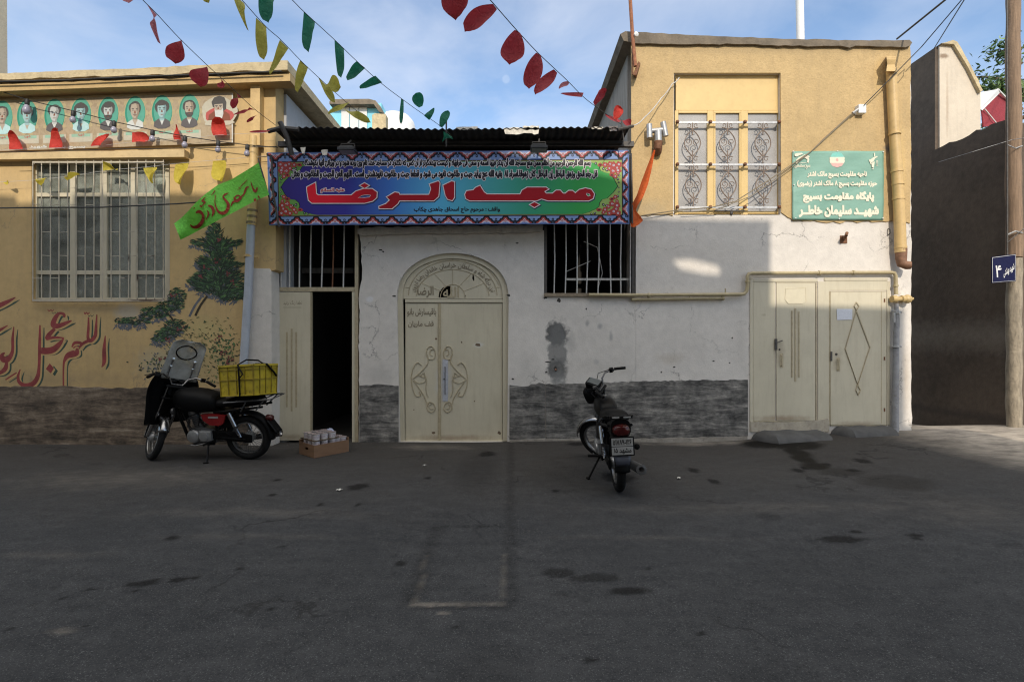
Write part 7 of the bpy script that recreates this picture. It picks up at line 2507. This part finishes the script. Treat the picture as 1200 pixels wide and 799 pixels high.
    b.loft([[(x, 0.075, z0), (x, 0.105, z0), (x, 0.105, z1), (x, 0.075, z1)] for x, z0, z1 in ((-0.10, 0.25, 0.36), (0.10, 0.27, 0.40), (0.44, 0.31, 0.42))])
    put(b, 'chain_case', m_frame, smooth=False, bevel=0.012)
    b = new()
    b.tube([(0.46, 0.12, 0.26), (0.42, 0.22, 0.10), (0.40, 0.27, 0.005 + (0.27 * math.sin(R(abs(lean)))))], 0.012, 8)
    b.tube([(0.38, 0.27, 0.012 + 0.27 * math.sin(R(abs(lean)))), (0.44, 0.28, 0.012 + 0.27 * math.sin(R(abs(lean))))], 0.014, 6)
    put(b, 'side_stand', m_frame)
    for s_ in (-1, 1):
        b = new()
        b.tube([(0.40, s_ * 0.10, 0.28), (0.42, s_ * 0.15, 0.28), (0.43, s_ * 0.26, 0.28)], 0.016, 8)
        put(b, 'footpeg', m_plastic)
        b = new()
        b.tube([(0.44, s_ * 0.13, 0.27), (0.60, s_ * 0.17, 0.24), (0.66, s_ * 0.17, 0.25)], 0.010, 7)
        put(b, 'pedal', m_chrome)
    # tail
    if loaded:
        b = new()
        for s_ in (-1, 1):
            b.tube([(0.20, s_ * 0.16, 0.80), (-0.40, s_ * 0.17, 0.85), (-0.43, s_ * 0.14, 0.852)], 0.010, 7)
            b.tube([(0.0, s_ * 0.125, 0.68), (-0.10, s_ * 0.16, 0.825)], 0.009, 6)
            b.tube([(-0.20, s_ * 0.125, 0.70), (-0.34, s_ * 0.165, 0.845)], 0.009, 6)
        for x in (-0.43, -0.30, -0.15, 0.05, 0.2):
            b.tube([(x, -0.16, 0.852 - 0.08 * (x + 0.43)), (x, 0.16, 0.852 - 0.08 * (x + 0.43))], 0.008, 6)
        put(b, 'rear_rack', m_steel)
        b = new()
        b.loft([sect(-0.27, 0.045, 0.53, 0.61), sect(-0.33, 0.045, 0.525, 0.60), sect(-0.345, 0.03, 0.54, 0.59)])
        put(b, 'tail_light', m_redlens)
        b = new()
        b.grid(lambda u, v: Vector((-0.30 - 0.12 * v, (u - 0.5) * 0.15, 0.55 - 0.17 * v)), 4, 6)
        put(b, 'mud_flap', m_plastic, rg, solid=0.006)
    else:
        b = new()
        for s_ in (-1, 1):
            b.tube([(0.10, s_ * 0.12, 0.77), (-0.22, s_ * 0.13, 0.83), (-0.36, s_ * 0.115, 0.845), (-0.38, s_ * 0.06, 0.847)], 0.010, 7)
        b.box(-0.40, -0.34, -0.11, 0.11, 0.825, 0.852)
        tr_ = put(b, 'grab_rail', m_plastic, smooth=False, bevel=0.006)
        b = new()
        b.box(-0.404, -0.401, -0.09, -0.02, 0.832, 0.846)
        b.box(-0.404, -0.401, 0.02, 0.09, 0.832, 0.846)
        put(b, 'reflector', m_plate, tr_, smooth=False)
        b = new()
        b.loft([sect(-0.18, 0.11, 0.66, 0.80), sect(-0.28, 0.105, 0.66, 0.81), sect(-0.335, 0.10, 0.62, 0.815)])
        put(b, 'tail_fairing', m_plastic, smooth=50)
        b = new()
        b.loft([sect(-0.336, 0.085, 0.645, 0.765), sect(-0.375, 0.08, 0.65, 0.76), sect(-0.395, 0.06, 0.665, 0.745)])
        put(b, 'tail_light', m_redlens, smooth=50)
        b = new()
        b.box(-0.372, -0.352, -0.118, 0.118, 0.455, 0.645)
        pb = put(b, 'plate_holder', m_plastic, smooth=False, bevel=0.006)
        b = new()
        b.box(-0.377, -0.3725, -0.104, 0.104, 0.552, 0.632)
        b.box(-0.377, -0.3725, -0.104, 0.104, 0.468, 0.546)
        npl = put(b, 'number_plate', m_plate, pb, smooth=False, bevel=0.002)
        b = new()
        def plate_text(s_, y0, y1, z0, z1):
            V, T = fill(text2d(s_, y0, y1, z0, z1, 0.03))
            b.add([(-0.3785, -y, z) for y, z in V], T)
        plate_text('۱۲۶-۵۱۷۸۹', -0.09, 0.09, 0.565, 0.62)
        plate_text('مشهد ۱۵', -0.085, 0.085, 0.476, 0.538)
        put(b, 'lettering', m_ink2, npl, smooth=False)
        b = new()
        b.grid(lambda u, v: Vector((-0.345 - 0.02 * math.sin(v * 3), (u - 0.5) * 0.17 * (1 - 0.25 * v), 0.455 - 0.10 * v)), 5, 6)
        put(b, 'mud_flap', simple('bluish_flap', (0.05, 0.055, 0.075), 0.35), rg, solid=0.006)
        b = new()
        b.lathe([(0, -0.02), (0.03, -0.015), (0.03, 0.02), (0, 0.03)], (-0.26, -0.16, 0.52), (-1, 0, 0), 10)
        b.tube([(-0.25, -0.10, 0.54), (-0.26, -0.16, 0.52)], 0.008, 6)
        put(b, 'indicator', m_plastic)
    if loaded:
        # leg apron hung round the bars, saddle bag over the tank, tall clear shield
        S2 = Matrix.Translation(head) @ Matrix.Rotation(R(steer * 0.45), 4, axd) @ Matrix.Translation(-head)
        b = new(S2)
        def ap(u, v):
            s_ = u * 2 - 1
            w = 0.36 * (1 - 0.10 * v) * (0.72 + 0.28 * math.sin(min(1, v * 2.2) * math.pi / 2))
            x = 0.93 + 0.20 * (1 - s_ * s_ * 0.9) * (0.45 + 0.55 * v) + 0.05 * v
            return Vector((x + 0.012 * math.sin(s_ * 9 + v * 4), s_ * w, 1.14 - 0.66 * v + 0.05 * s_ * s_ * (v - 0.3) + 0.02 * math.sin(v * 6)))
        b.grid(ap, 24, 20)
        put(b, 'leg_apron', m_vinyl, smooth=70, solid=0.006)
        b = new()
        b.loft([sect(0.34, 0.12, 0.70, 0.86), sect(0.40, 0.17, 0.655, 0.90), sect(0.55, 0.185, 0.645, 0.945), sect(0.75, 0.18, 0.66, 0.965), sect(0.86, 0.15, 0.70, 0.95), sect(0.90, 0.10, 0.76, 0.90)])
        put(b, 'tank_bag', m_vinyl, smooth=60)
        b = new(S)
        def ws(u, v):
            s_ = u * 2 - 1
            w = 0.215 * (1 - 0.10 * v) if v < 0.85 else 0.215 * (1 - 0.10 * v) * math.sqrt(max(0, 1 - ((v - 0.85) / 0.15) ** 2 * 0.75))
            return Vector((0.97 - 0.05 * s_ * s_ - 0.17 * v, s_ * w, 1.06 + 0.52 * v))
        b.grid(ws, 16, 20)
        sh_ = put(b, 'windshield', m_shield, smooth=70, solid=0.003)
        b = new(S)
        ringp = []
        for i in range(28):
            a = 2 * math.pi * i / 28
            u, v = 0.5 + 0.27 * math.cos(a) * (1 + 0.08 * math.cos(2 * a)), 0.70 + 0.17 * math.sin(a)
            for sd in (0,):
                ringp.append(ws(u, v))
        b.tube(ringp, 0.009, 6, True)
        put(b, 'gasket_ring', m_plastic, sh_)
        for s_ in (-1, 1):
            b = new(S)
            q0, q1 = ws(0.5 + s_ * 0.30, 0.50), ws(0.5 + s_ * 0.30, 0.08)
            b.tube([q0 + Vector((-0.015, 0, 0)), q1 + Vector((-0.02, 0, 0)), Vector((0.90, s_ * 0.13, 1.08))], 0.010, 8)
            b.lathe([(0, -0.012), (0.016, -0.01), (0.016, 0.01), (0, 0.012)], q0 + Vector((-0.015, 0, 0)), (1, 0, 0), 10)
            b.lathe([(0, -0.012), (0.014, -0.01), (0.014, 0.01), (0, 0.012)], ws(0.5 + s_ * 0.30, 0.32) + Vector((-0.018, 0, 0)), (1, 0, 0), 10)
            put(b, 'shield_bracket', m_chrome, sh_)
    return root

rx, ry = -3.33, 6.15
B1 = motorcycle('motorcycle', 'old black motorcycle with a hazy windshield and red side panel parked along the painted wall', (rx, ry, gz(rx, ry)), R(178), -7, -44, True)
rx, ry = 1.08, 4.90
B2 = motorcycle('motorcycle', 'small dark motorcycle seen from behind with its front wheel turned left', (rx, ry, gz(rx, ry)), R(87.5), -3, 60, False)

# yellow crate strapped on the rack
def crate():
    M = WM(B1)
    base = M @ Vector((-0.05, 0.0, 0.840))
    root = thing('plastic_crate', base, 'grimy yellow plastic crate strapped on the rear rack of the motorcycle', 'crate', None, (R(-2), R(-3.5), R(-14)))
    L, W, H = 0.50, 0.40, 0.36
    m_y = simple('grimy_yellow_plastic', (0.44, 0.335, 0.018), 0.5, 0.18, 6, 0.1, 30, None, 0.8, (0.10, 0.075, 0.012))
    b = MB()
    rb = MB()
    t_ = 0.006
    def wallp(x0, y0, x1, y1):
        # tapered wall panel
        k = 0.94
        d = Vector((x1 - x0, y1 - y0, 0)).normalized()
        n = Vector((d.y, -d.x, 0))
        a, c = Vector((x0 * k, y0 * k, 0)), Vector((x1 * k, y1 * k, 0))
        e, f = Vector((x1, y1, H)), Vector((x0, y0, H))
        b.add([a, c, e, f, a - n * t_, c - n * t_, e - n * t_, f - n * t_], [(0, 1, 2, 3), (7, 6, 5, 4), (3, 2, 6, 7), (0, 4, 5, 1), (0, 3, 7, 4), (1, 5, 6, 2)])
        nn = 6 if abs(x1 - x0) > 0.5 else 4
        for i in range(nn + 1):
            s_ = i / nn
            p0, p1 = a.lerp(c, s_) + n * 0.006, f.lerp(e, s_) + n * 0.006
            rb.tube([p0, p1], 0.0065, 4)
        for v, r_ in ((0.0, 0.010), (0.52, 0.007), (0.86, 0.007), (1.0, 0.016)):
            b.tube([a.lerp(f, v) + n * 0.006, c.lerp(e, v) + n * 0.006], r_, 4) if v in (0.0, 1.0) else rb.tube([a.lerp(f, v) + n * 0.006, c.lerp(e, v) + n * 0.006], r_, 4)
    hx, hy = L / 2, W / 2
    for q in ((-hx, -hy, hx, -hy), (hx, -hy, hx, hy), (hx, hy, -hx, hy), (-hx, hy, -hx, -hy)):
        wallp(*q)
    b.box(-hx * .94, hx * .94, -hy * .94, hy * .94, 0.0, 0.006)
    b.build('shell', m_y, root, local=True)
    rb.build('ribs', simple('grimed_yellow_rib', (0.24, 0.175, 0.015), 0.6, 0.35, 12, 0.1, 30, None, 0.5, (0.06, 0.045, 0.012)), root, local=True)
    b = MB()
    b.tube([(0.05, -hy * .94 - 0.015, -0.01), (0.06, -hy - 0.02, H * 0.6), (0.05, -hy - 0.022, H + 0.01), (0.06, -0.1, H + 0.07), (0.10, 0.05, H + 0.06), (0.06, hy + 0.02, H), (0.05, hy * .94 + 0.01, 0)], 0.010, 6)
    b.tube([(0.05, -hy - 0.022, H * 0.98), (0.10, -hy - 0.03, H * 0.8), (0.12, -hy - 0.028, H * 0.7), (0.06, -hy - 0.026, H * 0.55)], 0.008, 6)
    b.tube([(hx - 0.06, -0.1, H + 0.012), (hx + 0.02, 0.0, H + 0.005), (hx + 0.022, 0.12, H * 0.72), (hx + 0.01, 0.17, H * 0.6)], 0.013, 6)
    b.build('strap', m_plastic, root, local=True, smooth=True)
crate()

# cardboard box with tubs by the open door
def carton():
    c0 = Vector(ground_at(368, 537))
    ang = math.atan2(0.40, 0.30)
    ang = R(50)
    LA, LB, H = 0.50, 0.40, 0.165
    e1 = Vector((math.cos(ang), math.sin(ang), 0))
    e2 = Vector((-math.sin(ang), math.cos(ang), 0))
    cen = c0 + e1 * LA / 2 + e2 * LB / 2
    root = thing('cardboard_box', (cen.x, cen.y, gz(cen.x, cen.y) + 0.002), 'open brown cardboard tray box full of tubs on the ground beside the open doorway', 'box', None, (0, 0, ang))
    m_c = simple('brown_cardboard', (0.21, 0.12, 0.068), 0.8, 0.1, 6, 0.1, 40, (1, 1, 4), 0.2, (0.12, 0.07, 0.04))
    a, w = LA / 2, LB / 2
    b = MB()
    b.box(-a, a, -w, -w + 0.006, 0.003, H)
    b.box(-a, a, w - 0.006, w, 0.003, H + 0.03)
    b.box(a - 0.006, a, -w + 0.0062, w - 0.0062, 0.003, H + 0.035)
    b.box(-a + 0.0065, a - 0.0065, -w + 0.0065, w - 0.0065, 0.0, 0.006)
    # left end with a hand hole
    V = [(-w + 0.0062, 0.003), (w - 0.0062, 0.003), (w - 0.0062, H), (-w + 0.0062, H)]
    hole = [(-0.05, 0.085), (0.03, 0.085), (0.03, 0.115), (-0.05, 0.115)]
    pr = MB()
    pr.prism(V, 0, 0.006, [hole])
    b.add([(-a + y, x, z) for x, y, z in pr.v], pr.f)
    b.build('carton', m_c, root, local=True)
    m_tub = simple('white_tub_plastic', (0.72, 0.70, 0.69), 0.35, 0.05, 30)
    m_band = simple('printed_tub_band', (0.48, 0.44, 0.47), 0.45, 0.4, 55, 0, 40, None, 0.5, (0.35, 0.04, 0.05))
    m_foil = simple('foil_lid', (0.50, 0.42, 0.42), 0.25, 0.2, 35, 0.3, 60, Metallic=0.4)
    M = WM(root)
    first = None
    def tub(x, y, z, lab):
        nonlocal first
        loc = M @ Vector((x, y, z))
        if first is None:
            t_ = thing('tub', loc, lab, 'tub', 'white tubs packed in the cardboard box', (0, 0, ang))
            b = MB()
            b.lathe([(0.0, 0.0), (0.036, 0.0), (0.038, 0.003), (0.0415, 0.022)], (0, 0, 0), (0, 0, 1), 18)
            b.lathe([(0.044, 0.058), (0.0455, 0.070), (0.0, 0.071)], (0, 0, 0), (0, 0, 1), 18)
            b.build('cup', m_tub, t_, local=True, smooth=40)
            b = MB()
            b.lathe([(0.0418, 0.0222), (0.0442, 0.0578)], (0, 0, 0), (0, 0, 1), 18)
            b.f = [f for f in b.f if len(f) < 10]
            b.m = b.m[:len(b.f)]
            b.build('printed_band', m_band, t_, local=True, smooth=True)
            b = MB()
            b.lathe([(0.0, 0.0712), (0.049, 0.0712), (0.049, 0.0732), (0.0, 0.0735)], (0, 0, 0), (0, 0, 1), 18)
            b.build('lid', m_foil, t_, local=True)
            first = t_
        else:
            t_ = copy_tree(first)
            t_.location = loc
            t_['label'] = lab
        t_.scale = (1.13, 1.13, 1.13)
        t_.rotation_euler = (0, 0, ang + rng.uniform(0, 6))
    mid, topl, loose = 'white printed tub in the lower layer of the cardboard box', 'white printed tub in the raised upper tray at the left of the cardboard box', 'white printed tub standing at the right end of the cardboard box'
    for i in range(3):
        for j in range(3):
            tub(-a + 0.065 + i * 0.112, -w + 0.070 + j * 0.112, 0.125, mid)
            tub(-a + 0.065 + i * 0.112, -w + 0.070 + j * 0.112, 0.212, topl)
    for i, j in ((0, 0), (1, 0), (0, 1), (1, 1)):
        tub(a - 0.150 + i * 0.10, -w + 0.075 + j * 0.110, 0.125, loose)
    b = MB()
    b.box(-a + 0.012, a - 0.012, -w + 0.012, w - 0.012, 0.112, 0.1235)
    b.build('lower_tray', m_c, root, local=True)
    b = MB()
    b.box(-a + 0.008, -a + 0.355, -w + 0.012, w - 0.02, 0.2085, 0.2195)
    b.build('upper_tray', simple('dark_tray_card', (0.09, 0.06, 0.04), 0.8), root, local=True)
    b = MB()
    c = M @ Vector((a - 0.115, w - 0.085, 0.20))
    rr = random.Random(8)
    vs_, fs = [], []
    for i in range(9):
        for k in range(18):
            t, p_ = math.pi * i / 8, 2 * math.pi * k / 18
            q = 1 + 0.13 * math.sin(3 * p_ + i) + 0.1 * math.sin(5 * t + 2 * p_) + rr.uniform(-.05, .05)
            vs_.append(c + Vector((0.095 * q * math.sin(t) * math.cos(p_), 0.08 * q * math.sin(t) * math.sin(p_), 0.085 * q * math.cos(t))))
    for i in range(8):
        for k in range(18):
            fs.append((i * 18 + k, i * 18 + (k + 1) % 18, (i + 1) * 18 + (k + 1) % 18, (i + 1) * 18 + k))
    b.add(vs_, fs)
    tag(b.build('plastic_bag', simple('bluish_plastic_film', (0.34, 0.38, 0.52), 0.2, 0.25, 25, 0.3, 40), None, smooth=80), 'crumpled bluish plastic bag lying on the tubs in the cardboard box', 'bag')
carton()

# scraps of paper on the street
for (px, py, s_, lab) in ((397, 575, 0.028, 'white paper scrap on the asphalt in front of the open doorway'), (795, 561, 0.022, 'white paper scrap on the asphalt right of the small motorcycle'), (497, 546, 0.018, 'tiny pale scrap on the asphalt below the arched door')):
    c = Vector(ground_at(px, py))
    b = MB()
    b.grid(lambda u, v: c + Vector(((u - .5) * s_ * 1.6 + 0.01 * v, (v - .5) * s_ * 1.4, 0.006 + 0.014 * abs(math.sin(u * 4 + v * 3)))), 6, 5)
    tag(b.build('paper_scrap', m_whitepaint, None, smooth=True, solid=0.001), lab, 'litter')

# grit swept against the foot of the walls
def grit():
    r = random.Random(21)
    b = MB()
    for i in range(380):
        x = r.uniform(-7.5, 5.9)
        lim = 6.95 if x < -3.5 else 7.14
        if -2.98 < x < -2.25:
            continue
        y = lim - abs(r.gauss(0, 0.16)) - 0.01
        if 3.4 < x < 5.7:
            y -= 0.42
        s_ = r.uniform(0.003, 0.008)
        z = gz(x, y)
        a = r.uniform(0, 6.28)
        c, d = math.cos(a) * s_, math.sin(a) * s_
        b.add([(x - c, y - d, z - 0.002), (x + d, y - c, z - 0.002), (x + c * 1.4, y + d, z - 0.002), (x - d, y + c * 1.2, z - 0.002), (x, y, z + s_ * 0.9)], [(0, 1, 4), (1, 2, 4), (2, 3, 4), (3, 0, 4)])
    o = b.build('grit', simple('pale_grit', (0.12, 0.105, 0.09), 0.9, 0.5, 60), None)
    o['kind'] = 'stuff'
    tag(o, 'pale grit and crumbs swept along the foot of the walls', 'grit')
grit()
